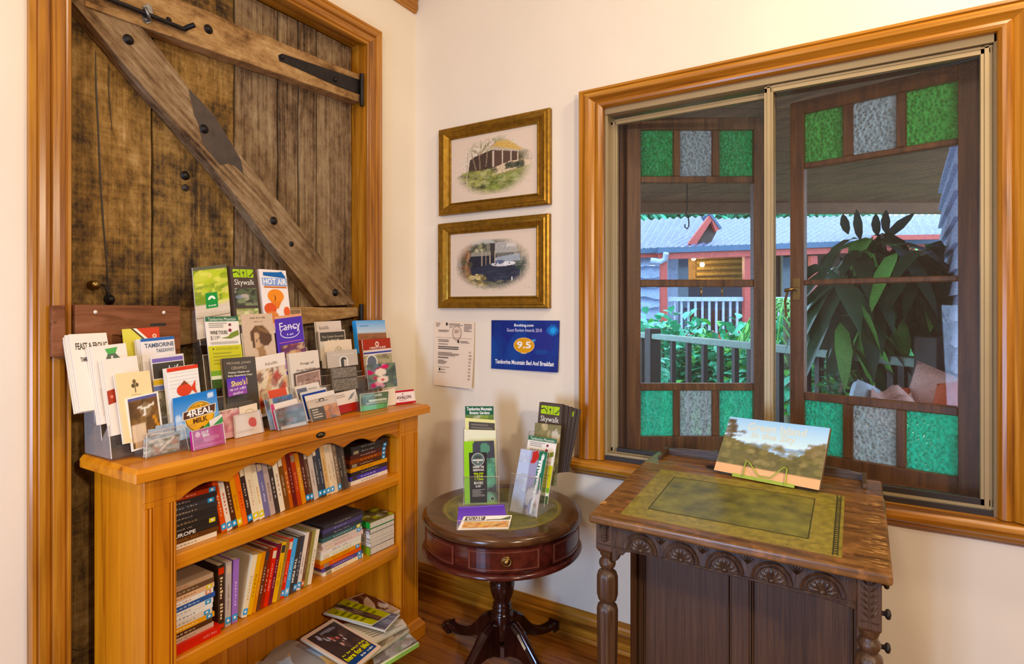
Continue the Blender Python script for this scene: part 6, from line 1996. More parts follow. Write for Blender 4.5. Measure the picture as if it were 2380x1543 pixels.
def spine_decor(col, txt, label, rnd, flat):
    """lettering and classification square on a case spine; flat: the case lies on its side.
    In the spine's own frame s runs along the thickness and t up the height when standing."""
    d = []
    word = '~%d' % rnd.randint(5, 9) + rnd.choice(['', ' %d' % rnd.randint(3, 6)])
    a_, b_ = lin(txt), lin(col)
    d.append((0.36, 0.26, 0.66, 0.26 + rnd.uniform(0.3, 0.5), word, tuple((0.6 * (p_ ** (1 / 2.2)) + 0.4 * (q_ ** (1 / 2.2))) for p_, q_ in zip(a_, b_))))
    out = []
    for s0, t0, s1, t1, w, c in d:
        if flat:
            out.append(('t', w, t0, s0, t1, s1, c))
        else:
            out.append(('t', w, s0, t0, s1, t1, c, 1))
    if label:
        a = (0.05, 0.04, 0.95, 0.14)
        b = (0.3, 0.07, 0.7, 0.11)
        for k, c in ((a, label), (b, '#e8e6e0')):
            if flat:
                out.append(('r', 1 - k[3], k[0], 1 - k[1], k[2], c))
            else:
                out.append(('r', k[0], k[1], k[2], k[3], c))
    if rnd.random() < 0.5:
        k = (0.1, 0.82, 0.9, 0.95)
        c = rnd.choice(['#c9b89a', '#8a7a60', '#3a3430', '#b8a890'])
        out.append(('r', 1 - k[3], k[0], 1 - k[1], k[2], c) if flat else ('r', k[0], k[1], k[2], k[3], c))
    return out


def upright(y, z, w, h, lean, col, txt, lab, label, group, x=SX, depth=0.13, extra=None):
    "case standing on the shelf; y: left edge of its foot; lean in degrees, positive leans to the right"
    L = math.radians(lean)
    up = Vector((0, math.sin(L), math.cos(L)))
    rt = Vector((0, math.cos(L), -math.sin(L)))
    o = Vector((x, y, z)) + Vector((0, 0, max(0, w * math.sin(L))))
    mb = MB()
    q = [o + up * h, o + up * h + rt * w, o + rt * w, o]
    d = Vector((-depth, 0, 0))
    mb.slab(q, d, lin(col))
    mb.slab([q[0] + Vector((-0.004, 0, 0)) + up * 0.0004 + rt * w * 0.12, q[0] + Vector((-0.004, 0, 0)) + up * 0.0004 + rt * w * 0.88, q[0] + d * 0.97 + up * 0.0004 + rt * w * 0.88, q[0] + d * 0.97 + up * 0.0004 + rt * w * 0.12], -up * 0.001, lin('#b9a98e'))
    decorate(mb, q, (1, 0, 0), extra if extra is not None else spine_decor(col, txt, lab, rs, False))
    return tag(mb.build('disc_case', M['gloss'], None, o, normals=False), label, 'disc case', group)


def lying(y0, y1, z, th_, col, txt, lab, label, group, x=SX, depth=0.13, extra=None, rot=0.0, cat='disc case', name='disc_case', mat='gloss'):
    c = Vector((x, (y0 + y1) / 2, z))
    R = Matrix.Rotation(math.radians(rot), 3, 'Z')
    hw = (y1 - y0) / 2

    def P(dx, dy, dz):
        return c + R @ Vector((dx, dy, 0)) + Vector((0, 0, dz))
    q = [P(0, -hw, th_), P(0, hw, th_), P(0, hw, 0), P(0, -hw, 0)]
    mb = MB().slab(q, R @ Vector((-depth, 0, 0)), lin(col))
    decorate(mb, q, R @ Vector((1, 0, 0)), extra if extra is not None else spine_decor(col, txt, lab, rs, True))
    return tag(mb.build(name, M[mat], None, c, normals=False), label, cat, group)


BL_, YL_ = '#4a90bc', '#c9b84a'
G1 = 'disc cases on the upper bookcase shelf'
Z1 = 0.6005
# left pile, bottom to top
pile = [('#d8c8b4', '#7a6a5a', None, 'white'), ('#5a3a22', '#a87a4a', None, 'brown'), ('#2c2622', '#efe6d8', None, 'black'), ('#2a2522', '#c9bca8', YL_, 'black'), ('#2e2a28', '#b89a6a', None, 'black'), ('#2b2728', '#a8a098', None, 'charcoal'), ('#33302f', '#c8b8a4', None, 'charcoal'), ('#35343a', '#c0b8b4', BL_, 'slate'), ('#2c2628', '#b0a090', None, 'black'), ('#8f3a2a', '#e0cdb8', BL_, 'red')]
z = Z1
for i, (c, t_, l, nm) in enumerate(pile):
    h = 0.0128
    exd = None
    if i == 2:
        exd = [('t', 'T EUROPE', 0.20, 0.12, 0.66, 0.88, '#efe6d8', 0, True)]
    yy1 = -1.024 + rs.uniform(-0.004, 0.003)
    lying(yy1 - 0.162, yy1, z, h - 0.0006, c, t_, l, '%s spined disc case lying %s from the bottom of the upper shelf left pile' % (nm, ORD[i]), G1, SX + 0.004, extra=exd)
    z += h
ups = [('#c4502a', '#f0e0cc', BL_, 'orange red', 1), ('#d8c6b4', '#b02f22', BL_, 'white and red', 1), ('#4a2c1c', '#d8c4a8', BL_, 'dark brown', 1), ('#c98328', '#8a5a1c', YL_, 'amber', 1), ('#d8714e', '#a8221c', None, 'coral', 1), ('#3a2a24', '#e8dccb', BL_, 'dark umber', 1),
       ('#d9c2a4', '#a88a6a', YL_, 'cream', 1.3), ('#dcc6a6', '#c07a4a', YL_, 'pale cream', 1.1), ('#6a6482', '#d8d0d8', None, 'violet grey', 1.2), ('#a89488', '#5a4a44', None, 'dusty pink', 1.1), ('#3a302a', '#d8ccbb', None, 'black brown', 1), ('#d6c2a8', '#8a7660', None, 'ivory', 1.1),
       ('#6a4426', '#e0cdb0', None, 'walnut brown', 1.1), ('#a8542a', '#e8d0a8', None, 'rust', 0.8), ('#5c2420', '#c88a6a', None, 'maroon', 1), ('#a33c24', '#e0a878', None, 'brick red', 1), ('#c07a2c', '#e8d0a0', None, 'orange brown', 1), ('#4f2a22', '#d8b89a', BL_, 'dark maroon', 1), ('#5a4230', '#c8b498', BL_, 'brown', 0.9),
       ('#b8a898', '#6a5a50', None, 'light grey', 1.2), ('#3c3a3a', '#d0c8bc', BL_, 'charcoal', 1), ('#33363e', '#c8c0b4', BL_, 'blue black', 1), ('#c4a070', '#7a5a34', BL_, 'tan', 1.1), ('#d2bc9c', '#8a6a48', BL_, 'cream tan', 1.1), ('#c8b498', '#5a4a3a', None, 'stone', 0.9), ('#7a6450', '#d8c8b0', BL_, 'taupe', 1), ('#3f3630', '#c0b09a', None, 'dark grey brown', 1.0), ('#4a4038', '#b8a890', None, 'smoky brown', 1.0)]
tot = sum(u[4] for u in ups)
ya, yb = -1.010, -0.582
y = ya
for i, (c, t_, l, nm, k) in enumerate(ups):
    w = (yb - ya) / tot * k
    upright(y, Z1, w - 0.0008, 0.163 + rs.uniform(-0.003, 0.003), -11, c, t_, l, '%s disc case standing %s from the left on the upper shelf' % (nm, ORD[i]), G1)
    y += w
pile = [('#d6cabc', '#6a6258', None, 'white'), ('#4f4690', '#d8d0e0', None, 'violet'), ('#33292a', '#b8a890', None, 'black'), ('#c88a34', '#5a3a1c', None, 'golden'), ('#4a2c20', '#d0b08a', BL_, 'dark brown'), ('#7a3c22', '#d89a5a', BL_, 'rust'), ('#4a2622', '#c8b8a0', BL_, 'maroon'), ('#2f2826', '#d8c8b4', BL_, 'black'), ('#2e2624', '#c8bca8', None, 'charcoal')]
z = Z1
for i, (c, t_, l, nm) in enumerate(pile):
    y1 = -0.4 + rs.uniform(-0.004, 0.004)
    lying(y1 - 0.168, y1, z, 0.0132, c, t_, l, '%s spined disc case lying %s from the bottom of the upper shelf right pile' % (nm, ORD[i]), G1, SX - 0.01)
    z += 0.0139

# lower shelf
G2 = 'disc cases on the middle bookcase shelf'
Z2 = 0.3545
lying(-1.186, -1.022, Z2, 0.022, '#cf4a44', '#e8a8a0', None, 'thick red book lying at the bottom of the middle shelf left pile', 'books on the middle bookcase shelf', 0.2425, 0.15, [('t', '~6 5', 0.72, 0.38, 0.93, 0.66, '#e08a80')], cat='book', name='book', mat='print')
pile = [('#b09a88', '#6a584a', None, 'beige'), ('#4a3020', '#e0d0bc', None, 'dark brown'), ('#d09a4c', '#f0e0c4', BL_, 'tan orange'), ('#c8bfb4', '#7a726a', BL_, 'pale grey'), ('#e0d8d0', '#4a4a5a', None, 'white'), ('#d8d0cc', '#8a8a94', BL_, 'silver white'), ('#3f5a94', '#d8dce4', None, 'blue'), ('#ddd6d0', '#a04a34', '#c8886a', 'white'), ('#c9a98c', '#7a5a44', YL_, 'fawn'), ('#5c4634', '#c8b498', None, 'brown'), ('#a48c74', '#c0503a', None, 'grey tan')]
z = Z2 + 0.0222
for i, (c, t_, l, nm) in enumerate(pile):
    y1 = -1.036 + rs.uniform(-0.005, 0.004)
    lying(y1 - 0.150, y1, z, 0.0118, c, t_, l, '%s spined disc case lying %s from the bottom of the middle shelf left pile' % (nm, ORD[i]), G2, SX + 0.006)
    z += 0.0124
single = [(-1.0205, 0.0165, 0.165, 0, '#37281f', '#d8c4a0', '#a83a2c', 'black and red'), (-1.002, 0.0155, 0.165, 1, '#a89a90', '#6a5c54', BL_, 'dove grey'), (-0.9835, 0.0155, 0.163, 2, '#8f6aa8', '#d8c8e4', BL_, 'lilac')]
for i, (y, w, h, ln, c, t_, l, nm) in enumerate(single):
    exd = None
    if i == 0:
        exd = [('r', 0.05, 0.86, 0.95, 0.96, '#b8402f'), ('t', '~7 5', 0.3, 0.15, 0.75, 0.82, '#c8b088', 1), ('r', 0.05, 0.02, 0.95, 0.09, '#b8402f')]
    upright(y, Z2, w, h, ln, c, t_, l, '%s disc case standing upright beside the left pile of the middle shelf' % nm, G2, extra=exd)
upright(-0.9655, Z2, 0.008, 0.15, 5, '#3a3630', '#8a8278', None, 'black case showing its face in the gap of the middle shelf', G2, SX - 0.03)
ups = [('#d9c2a0', '#a8865a', BL_, 'cream', 1.15), ('#cf9a3c', '#8a5a20', None, 'ochre', 1.1), ('#c47a24', '#e8c890', None, 'orange', 0.9), ('#5a3424', '#e8dcc8', None, 'dark brown', 1.0), ('#8a2f24', '#e8c8b0', None, 'deep red', 0.8), ('#c43a30', '#f0d8c8', None, 'scarlet', 1.1), ('#6a2a34', '#d8b8a0', None, 'plum', 1.0), ('#d0a24a', '#8a6424', None, 'mustard', 1.2), ('#8a6a3c', '#d8c090', None, 'bronze', 0.8),
       ('#c83f34', '#f0d0c0', BL_, 'bright red', 1.0), ('#5a9ac8', '#d8e8f0', '#8ab8d8', 'sky blue', 1.2), ('#3a342f', '#d8d0c4', None, 'black', 1.0), ('#3e3a3e', '#d0c8c0', BL_, 'charcoal', 1.0), ('#cfc0b0', '#5a504a', BL_, 'pale stone', 1.15), ('#6a4a34', '#c8b090', '#c06a4a', 'brown', 0.9), ('#8a8048', '#d8d0a0', None, 'olive', 1.0), ('#d6c6ae', '#8a7a64', None, 'ivory', 1.15)]
tot = sum(u[4] for u in ups)
ya, yb = -0.955, -0.731
y = ya
for i, (c, t_, l, nm, k) in enumerate(ups):
    w = (yb - ya) / tot * k
    exd = None
    if i == 11:
        exd = [('t', 'THE FIRM', 0.2, 0.2, 0.8, 0.62, '#d8d0c4', 1, True)]
    upright(y, Z2, w - 0.0006, 0.158 + rs.uniform(-0.004, 0.003), 12, c, t_, l, '%s disc case leaning right, %s of the leaning row on the middle shelf' % (nm, ORD[i]), G2, extra=exd)
    y += w
pile = [('#d8c8a8', '#6a6258', BL_, 'white'), ('#5a4a7a', '#c8c0d0', BL_, 'violet'), ('#c85a34', '#e8b070', None, 'orange red'), ('#cf8a3c', '#7a4a1c', BL_, 'orange'), ('#ddd2b8', '#8a8a5a', None, 'pale cream'), ('#d0c8bc', '#5a5a54', None, 'light grey'), ('#cdb4a8', '#8a5a54', None, 'blush'), ('#c4b4a4', '#7a6a5c', BL_, 'beige'), ('#3f5a58', '#c8d0cc', YL_, 'teal grey'), ('#34343c', '#b8b8c4', None, 'blue black'), ('#4a4464', '#c0b8d0', None, 'indigo'), ('#3a3434', '#a8a098', None, 'charcoal')]
z = Z2
for i, (c, t_, l, nm) in enumerate(pile):
    y1 = -0.524 + rs.uniform(-0.006, 0.006)
    lying(y1 - 0.162, y1, z, 0.0124, c, t_, l, '%s spined disc case lying %s from the bottom of the middle shelf right pile' % (nm, ORD[i]), G2, SX - 0.004)
    z += 0.0130
# paperbacks turned at an angle in the right corner
G3 = 'paperback books at the right end of the middle shelf'
bks = [(0.026, '#4a3a40', 'dark photo covered paperback at the bottom of the corner stack', 9), (0.014, '#d8cfc0', 'thin white paperback second from the bottom of the corner stack', 6), (0.012, '#c9bfb0', 'thin cream paperback third from the bottom of the corner stack', 13), (0.016, '#e0d6c8', 'white paperback in the middle of the corner stack', 10), (0.017, '#3c4a44', 'dark green black paperback below the green one', 12), (0.021, '#3fa04a', 'bright green spined thick paperback on top of the corner stack', 12)]
z = Z2
for i, (h, c, lab, rot) in enumerate(bks):
    R = Matrix.Rotation(math.radians(-rot * 0.3), 3, 'Z')
    cc = Vector((0.190, -0.4435, z))

    def P(dx, dy, dz):
        return cc + R @ Vector((dx, dy, 0)) + Vector((0, 0, dz))
    t = thing('paperback_book', cc, lab, 'book', G3)
    a, b = 0.050, 0.055
    dcr = [('r', 0.1, 0.2, 0.4, 0.8, '#dfe8d4')] if c == '#3fa04a' else [('t', '~4 2', 0.15, 0.25, 0.85, 0.75, '#8a8278')]
    mb = MB().slab([P(a, -b, h), P(-a, -b, h), P(-a, -b, 0), P(a, -b, 0)], R @ Vector((0, 0.0015, 0)), lin(c))
    if i == 0:
        im = photo(7, ['#6a8a3a', '#c8803a', '#4a3a64', '#2f2a34', '#b8c060'], '#4a3a40', 16, 8, 24, 0.14)
        im.rect(0.55, 0, 1, 1, '#8aa83a', 0.9)
        dcr = [('i', 0, 0, 1, 1, im)]
    if i == 4:
        dcr = [('i', 0, 0, 1, 1, photo(8, ['#8a3a34', '#4a6a8a', '#c8a890', '#d8d8d8'], '#6a5a5a', 14, 6, 18, 0.14))]
    decorate(mb, [P(-a, -b, h), P(a, -b, h), P(a, -b, 0), P(-a, -b, 0)], R @ Vector((0, -1, 0)), dcr)
    mb.slab([P(a, -b, h), P(a, b, h), P(-a, b, h), P(-a, -b, h)], Vector((0, 0, -0.0012)), lin(c if i != 5 else '#5a5428'))
    if i == 5:
        im = photo(9, ['#b8b83a', '#4a3a34', '#6a7a3a', '#d8d0b0', '#2f2a2a'], '#6a6430', 18, 18, 30, 0.14)
        decorate(mb, [P(-a, b, h), P(a, b, h), P(a, -b, h), P(-a, -b, h)], (0, 0, 1), [('i', 0, 0, 1, 1, im)])
    mb.slab([P(a, -b, 0.0012), P(a, b, 0.0012), P(-a, b, 0.0012), P(-a, -b, 0.0012)], Vector((0, 0, -0.0012)), lin(c))
    mb.build('cover', M['print'], t, normals=False)
    MB().obox(P(-a + 0.002, -b + 0.0016, 0.0013), R @ Vector((2 * a - 0.003, 0, 0)), R @ Vector((0, 2 * b - 0.002, 0)), Vector((0, 0, h - 0.0027))).build('page_block', M['paper'], t, normals=False)
    z += h + 0.0006

# magazines sliding off the bottom shelf
MG = 'magazines on the bottom bookcase shelf'


def flat(name, label, quad, zs, th_, col, decor, cat='magazine', sag=None, edge='#ddd0bc'):
    q = [at(px, py, z=zz) for (px, py), zz in zip(quad, zs)]
    n = (q[1] - q[0]).cross(q[3] - q[0]).normalized()
    if n.z < 0:
        n = -n
    mb = MB().slab(q, -n * th_, lin(edge))
    for k in range(1, 4):
        mb.slab([p - n * (th_ * k / 4) for p in [q[0].lerp(q[2], -0.004), q[1].lerp(q[3], -0.004), q[2].lerp(q[0], -0.004), q[3].lerp(q[1], -0.004)]], -n * (th_ / 12), lin('#a8977f'))
    mb.poly([p + n * 0.0001 for p in q], lin(col))
    decorate(mb, q, n, decor)
    return tag(mb.build(name, M['gloss'], None, (q[0] + q[2]) / 2, normals=False), label, cat, MG)


Z3 = 0.0757
flat('magazine', 'dark covered magazine with pale capitals at lower left of the pile', [(628, 1500), (660, 1512), (600, 1575), (540, 1575)], [0.085] * 4, 0.006, '#4a3628', [('t', '~8', 0.05, 0.3, 0.95, 0.6, '#d8ccbc', 0)])
flat('magazine', 'brown travel magazine lying under the grey map magazine', [(606, 1508), (702, 1448), (760, 1475), (650, 1560)], [0.084] * 4, 0.007, '#7a5f38', [('i', 0, 0, 1, 1, photo(3, ['#8a7444', '#5f4a28', '#a08a54', '#4a3a24'], '#6f5834', 20, 14, 40)), ('t', '~10 5', 0.1, 0.72, 0.9, 0.86, '#c8b890')])
im = Img(36, 30, '#8a8580', 4)
im.poly([(0.2, 0.0), (1, 0.0), (1, 0.5), (0.75, 0.35)], '#9a948e').poly([(0.35, 0.25), (1, 0.2), (1, 1), (0.3, 1)], '#d8b27c').spots(20, 0.3, 0.3, 1, 1, 0.1, 0.08, ['#e0c08e', '#cfa670', '#d8b888', '#dcc49a'], 0.6).poly([(0.2, 0.5), (0.5, 0.1), (0.75, 0.06), (0.7, 0.25), (0.4, 0.5), (0.3, 0.8)], '#a8c0d8', 0.8)
for a in ((0.5, 0.5, 0.9, 0.4), (0.6, 0.8, 0.95, 0.6), (0.55, 0.35, 0.7, 0.9), (0.8, 0.3, 0.85, 0.9)):
    im.line(*a, 0.006, '#b88a54')
flat('magazine', 'grey and tan map covered magazine at left front of the pile', [(658, 1484), (800, 1510), (800, 1600), (560, 1590)], [0.098, 0.1, 0.1, 0.095], 0.006, '#8a8580', [('i', 0, 0, 1, 1, im)])
flat('magazine', 'green edged magazine lowest at the right of the pile', [(860, 1490), (946, 1467), (974, 1494), (872, 1556)], [0.09] * 4, 0.012, '#b8b8b4', [('i', 0, 0, 1, 1, photo(5, ['#8a8078', '#c8c4c0', '#5a4a44', '#7a8a6a', '#a09a98'], '#8f8880', 20, 16, 40)), ('r', 0.0, 0.0, 1, 0.08, '#cfd8b0')], edge='#7cc43a')
flat('magazine', 'white edged magazine third from the bottom at right', [(800, 1470), (945, 1452), (951, 1462), (852, 1530)], [0.104] * 4, 0.010, '#cfc2b0', [('i', 0, 0, 1, 1, photo(6, ['#5a4a3a', '#c8bcaa', '#8a7a64', '#b0a48e'], '#a89a84', 20, 14, 40))])
flat('magazine', 'curled white magazine in the middle of the pile', [(790, 1450), (935, 1438), (945, 1452), (870, 1492)], [0.116] * 4, 0.009, '#d4c8b6', [('l', 0.1, 0.1, 0.9, 0.9, 8, '#8a7e6c')])
flat('magazine', 'dark red photo magazine at the back of the pile', [(806, 1392), (850, 1376), (930, 1418), (868, 1450)], [0.137, 0.139, 0.137, 0.135], 0.009, '#5a2f2a', [('r', 0, 0.0, 1, 1, '#d8c0a8'), ('i', 0.03, 0.03, 0.97, 0.97, photo(11, ['#6a3430', '#4a2a26', '#b89878', '#8a6a50', '#d8ccc0', '#3a2a24'], '#5a3028', 22, 16, 30))])
flat('magazine', 'grey white magazine beneath the yellow panelled one', [(752, 1424), (800, 1396), (930, 1428), (896, 1466)], [0.140, 0.141, 0.139, 0.139], 0.006, '#d8d0c8', [('i', 0.02, 0.02, 0.98, 0.98, photo(15, ['#8a8a98', '#4a4a58', '#d8d4d0', '#a8a4b0'], '#6a6a74', 20, 14, 30))])
im = Img(40, 22, '#a8a43a', 5)
im.rect(0.36, 0, 0.64, 1, '#4a3a30').spots(24, 0.38, 0, 0.62, 1, 0.05, 0.12, ['#8a7458', '#2f2822', '#c8b898', '#6a4a34'], 0.8)
flat('magazine', 'magazine with two yellow green text panels on top at right', [(757, 1424), (800, 1391), (907, 1426), (864, 1452)], [0.149, 0.151, 0.149, 0.148], 0.004, '#a8a43a', [('i', 0, 0, 1, 1, im), ('l', 0.05, 0.15, 0.32, 0.85, 5, '#6a6a20'), ('l', 0.68, 0.15, 0.95, 0.85, 5, '#6a6a20')])
im = Img(40, 34, '#3c302c', 6)
im.spots(20, 0.2, 0.1, 0.8, 0.8, 0.08, 0.06, ['#4a3830', '#2f2624', '#54423a'], 0.6).line(0.2, 0.25, 0.1, 0.6, 0.03, '#8a8890', 0.7).line(0.2, 0.1, 0.15, 0.5, 0.015, '#c8c4c8', 0.7).spots(10, 0.28, 0.35, 0.7, 0.7, 0.03, 0.02, ['#d8a8a0', '#e8e0e0', '#c87a70', '#b85a54'], 0.9).spots(6, 0.1, 0.7, 0.3, 0.85, 0.05, 0.02, ['#b8b4bc'], 0.8)
flat('magazine', 'dark covered magazine with pale border and yellow lettering on top of the pile', [(774, 1437), (886, 1502), (822, 1558), (699, 1483)], [0.132, 0.128, 0.124, 0.13], 0.008, '#d0b49c',
     [('i', 0.07, 0.07, 0.95, 0.93, Img(40, 34, '#3c302c', 6).rect(0, 0, 1, 1, '#3a2e2b').spots(26, 0.1, 0.1, 0.9, 0.7, 0.09, 0.07, ['#4a3830', '#2f2624', '#54423a'], 0.6).line(0.12, 0.2, 0.1, 0.62, 0.03, '#8a8890', 0.7).spots(10, 0.25, 0.3, 0.6, 0.62, 0.035, 0.022, ['#d8a8a0', '#e8e0e0', '#c87a70', '#b85a54'], 0.9).spots(6, 0.12, 0.6, 0.3, 0.8, 0.05, 0.02, ['#b8b4bc'], 0.8)),
      ('p', [(0.86, 0.93), (0.95, 0.93), (0.95, 0.07), (0.86, 0.07)], '#24406a'), ('t', 'here for life?', 0.755, 0.12, 0.85, 0.90, '#e0d848', 2, True), ('t', '~3 3 6 5', 0.70, 0.15, 0.735, 0.90, '#d8d048', 2), ('t', '~4 5', 0.885, 0.45, 0.92, 0.88, '#e8e4dc', 2)])

# ------------------------------------------------------------------ verandah, garden and the house across
XM = dict(
    rail=plain('rail_paint_grey_green', '#7d8f84', 0.5, noise=0.08, nscale=12),
    balu=plain('baluster_dark', '#35241f', 0.55, noise=0.2, nscale=20),
    lining=wood('verandah_lining', ['#4a2c1c', '#6e472f', '#86583c'], 0, 0.7, 24, 1.5, bump=0.1),
    beam=plain('verandah_beam', '#7a5238', 0.7, noise=0.15, nscale=12),
    deck=wood('deck_boards', ['#4a3626', '#6a5038', '#806348'], 0, 0.6, 30, 2),
    roof=plain('corrugated_roof_pale', '#78789a', 0.42, 0.25, noise=0.08, nscale=3),
    gutter=plain('gutter_blue_grey', '#3f5a7a', 0.4),
    red=plain('red_trim_paint', '#b8473f', 0.5, noise=0.08, nscale=6),
    board=plain('weatherboard_slate', '#9fb0d0', 0.65, noise=0.14, nscale=9),
    shingle=plain('weatherboard_pale', '#a8aac8', 0.65, noise=0.12, nscale=12),
    white=plain('white_rail_paint', '#a8b0cc', 0.45),
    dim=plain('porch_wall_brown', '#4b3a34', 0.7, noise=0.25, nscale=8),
    pane=plain('house_glass', '#56708a', 0.12),
    log=plain('stacked_logs', '#8a7038', 0.7, noise=0.3, nscale=14),
    lamp=emis('porch_lamp_glow', '#ffd98a', 25.0),
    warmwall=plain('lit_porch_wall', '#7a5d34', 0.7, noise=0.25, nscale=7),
    earth=plain('garden_soil', '#3d4a34', 0.9, noise=0.3, nscale=6),
    leafA=plain('leaf_teal', '#48b48c', 0.35, noise=0.35, nscale=7),
    leafB=plain('leaf_bright', '#7cc860', 0.35, noise=0.3, nscale=7),
    leafC=plain('leaf_dark_glossy', '#274c34', 0.25, noise=0.35, nscale=9),
    leafD=plain('leaf_far', '#5cbc98', 0.5, noise=0.35, nscale=3),
    bark=plain('pale_bark', '#8f7f70', 0.7, noise=0.3, nscale=30),
    pink=plain('pink_cane_fabric', '#d39a8e', 0.7, noise=0.1, nscale=40),
    orange=plain('orange_cushion', '#cf552a', 0.8, noise=0.1, nscale=40),
    grey=plain('pale_cushion', '#b4bccb', 0.8, noise=0.12, nscale=30),
    darkfur=plain('dark_chair_frame', '#3a3f52', 0.6),
)
GZ = -0.9                                    # garden level
tag(MB().box(-14, 16, 4.2, 26, GZ - 0.1, GZ).build('ground', XM['earth']), None, None, None, 'structure')
dkf = thing('verandah_floor', (1.4, 1.5, 0), kind='structure')
for i in range(22):
    yy = 0.22 + i * 0.14
    MB().box(-1.6, 4.2, yy, yy + 0.134, -0.06, -0.03).build('deck_board', XM['deck'], dkf)
# sloping verandah ceiling of boards on a fascia beam
vc = thing('verandah_ceiling', (1.2, 2, 2.2), kind='structure')
E0 = [ex(1380, 520, 4.3), ex(2260, 478, 4.3)]


def vz(d):                                   # height of the lining at distance d in front of the camera
    return 2.40 + (1.93 - 2.40) * (d - 2.0) / (4.3 - 2.0)


def eL(r, d, z):
    return CAM.xy.to_3d() + RV * r + FV * d + Vector((0, 0, z))


def rmin(d):                                 # the lining starts at the outer face of the window wall
    return max(-3.2, (0.16 - CAM.y - d * C) / S)


for i in range(17):
    d0 = 1.72 + i * 0.153
    d1 = d0 + 0.148
    l0, l1 = rmin(d0), rmin(d1)
    MB().hexa([eL(l0, d0, vz(d0)), eL(4.6, d0, vz(d0)), eL(4.6, d1, vz(d1)), eL(l1, d1, vz(d1))], [eL(l0, d0, vz(d0) + 0.03), eL(4.6, d0, vz(d0) + 0.03), eL(4.6, d1, vz(d1) + 0.03), eL(l1, d1, vz(d1) + 0.03)]).build('lining_board', XM['lining'], vc)
MB().hexa([eL(-3.2, 4.2, 1.88), eL(4.6, 4.2, 1.88), eL(4.6, 4.28, 1.88), eL(-3.2, 4.28, 1.88)], [eL(-3.2, 4.2, 2.0), eL(4.6, 4.2, 2.0), eL(4.6, 4.28, 2.0), eL(-3.2, 4.28, 2.0)]).build('verandah_beam', XM['beam'], vc)
MB().mesh([eL(r_, d_, 2.72 - 0.2114 * (d_ - 0.9) + k_) for k_ in (0, 0.03) for r_, d_ in ((rmin(1.3), 1.3), (4.8, 1.3), (4.8, 4.4), (-3.2, 4.4), (-3.2, (0.16 - CAM.y + 3.2 * S) / C))], [(0, 1, 2, 3, 4), (9, 8, 7, 6, 5)] + [(k_, (k_ + 1) % 5, 5 + (k_ + 1) % 5, 5 + k_) for k_ in range(5)]).build('roof_sheet', XM['roof'], vc)
hk = MB()
dH = 3.6
hk.tube([ex(1597, 380, dH), ex(1597, 440, dH), ex(1597, 487, dH), ex(1594, 496, dH), ex(1599, 503, dH), ex(1601, 514, dH), ex(1601, 526, dH), ex(1597, 532, dH), ex(1592, 528, dH), ex(1592, 521, dH)], 0.004, 8)
tag(hk.build('hanging_hook', M['iron'], None, ex(1597, 480, dH)), 'black metal hook hanging from the verandah ceiling', 'hook')

# near railing, running diagonally
ra, rb = at(1450, 769, z=0.95), at(2150, 832, z=0.95)
ra = ra + (ra - rb).normalized() * 3.0   # runs on past the window's left edge
rd = (rb - ra)
ru = rd.normalized()
rl = thing('verandah_railing', (ra + rb) / 2 - Vector((0, 0, 0.95)), 'grey green verandah railing with dark balusters outside the window', 'railing')
rn = Vector((-ru.y, ru.x, 0))
for i in range(24):
    c = ra + ru * (0.06 + 0.125 * i)
    MB().obox(c - ru * 0.017 - rn * 0.017 + Vector((0, 0, -0.84)), ru * 0.034, rn * 0.034, Vector((0, 0, 0.80))).build('baluster', XM['balu'], rl)
p = MB().obox(ra - rn * 0.04 + Vector((0, 0, -0.045)), rd, rn * 0.08, Vector((0, 0, 0.045)))
p.build('top_rail', XM['rail'], rl, bevel=0.006)
MB().obox(ra - rn * 0.025 + Vector((0, 0, -0.87)), rd, rn * 0.05, Vector((0, 0, 0.05))).build('bottom_rail', XM['balu'], rl)


def along(px):
    "point of the rail line seen in column px"
    u = (px - CX) / F
    d = FV + RV * u
    # solve CAM + d t = ra + ru s
    det = d.x * (-ru.y) + ru.x * d.y
    w = ra - CAM
    t = (w.x * (-ru.y) + ru.x * w.y) / det
    q = CAM + d * t
    return Vector((q.x, q.y, 0.95))


for px, hw, top, mt in ((1517, 0.052, 0.045, 'balu'), (1962, 0.045, -0.02, 'balu'), (2172, 0.055, 0.10, 'balu')):
    c = along(px)
    MB().obox(c - ru * hw - rn * hw + Vector((0, 0, -0.97)), ru * 2 * hw, rn * 2 * hw, Vector((0, 0, 0.97 + top))).build('post', XM[mt], rl, bevel=0.006)
for px in (1455, 1475, 1493, 1564, 1600, 1637, 1674, 1709, 1744, 1779, 1812, 1846, 1875, 1904, 1932, 1990, 2020, 2048, 2075, 2100, 2125):
    c = along(px)
    MB().obox(c - ru * 0.017 - rn * 0.017 + Vector((0, 0, -0.84)), ru * 0.034, rn * 0.034, Vector((0, 0, 0.80))).build('baluster', XM['balu'], rl)

# ------------------------------------------------------------------ neighbouring house
HD = 9.0
hs = thing('house', ex(1700, 850, HD + 1), 'blue grey weatherboard house with pale corrugated roof across the garden', 'house')


def corr(name, c0, c1, c2, c3, waves, amp=0.022):
    "corrugated sheet: eave c0->c1, ridge c3->c2, ribs running up the slope"
    c0, c1, c2, c3 = map(Vector, (c0, c1, c2, c3))
    n = (c1 - c0).cross(c3 - c0).normalized()
    if n.z < 0:
        n = -n
    m = MB()
    nu = waves * 6
    m.grid(lambda s, t: c0.lerp(c1, s).lerp(c3.lerp(c2, s), t) + n * (amp * math.sin(2 * math.pi * waves * s)), nu, 1)
    return m.build(name, XM['roof'], hs, normals=False)


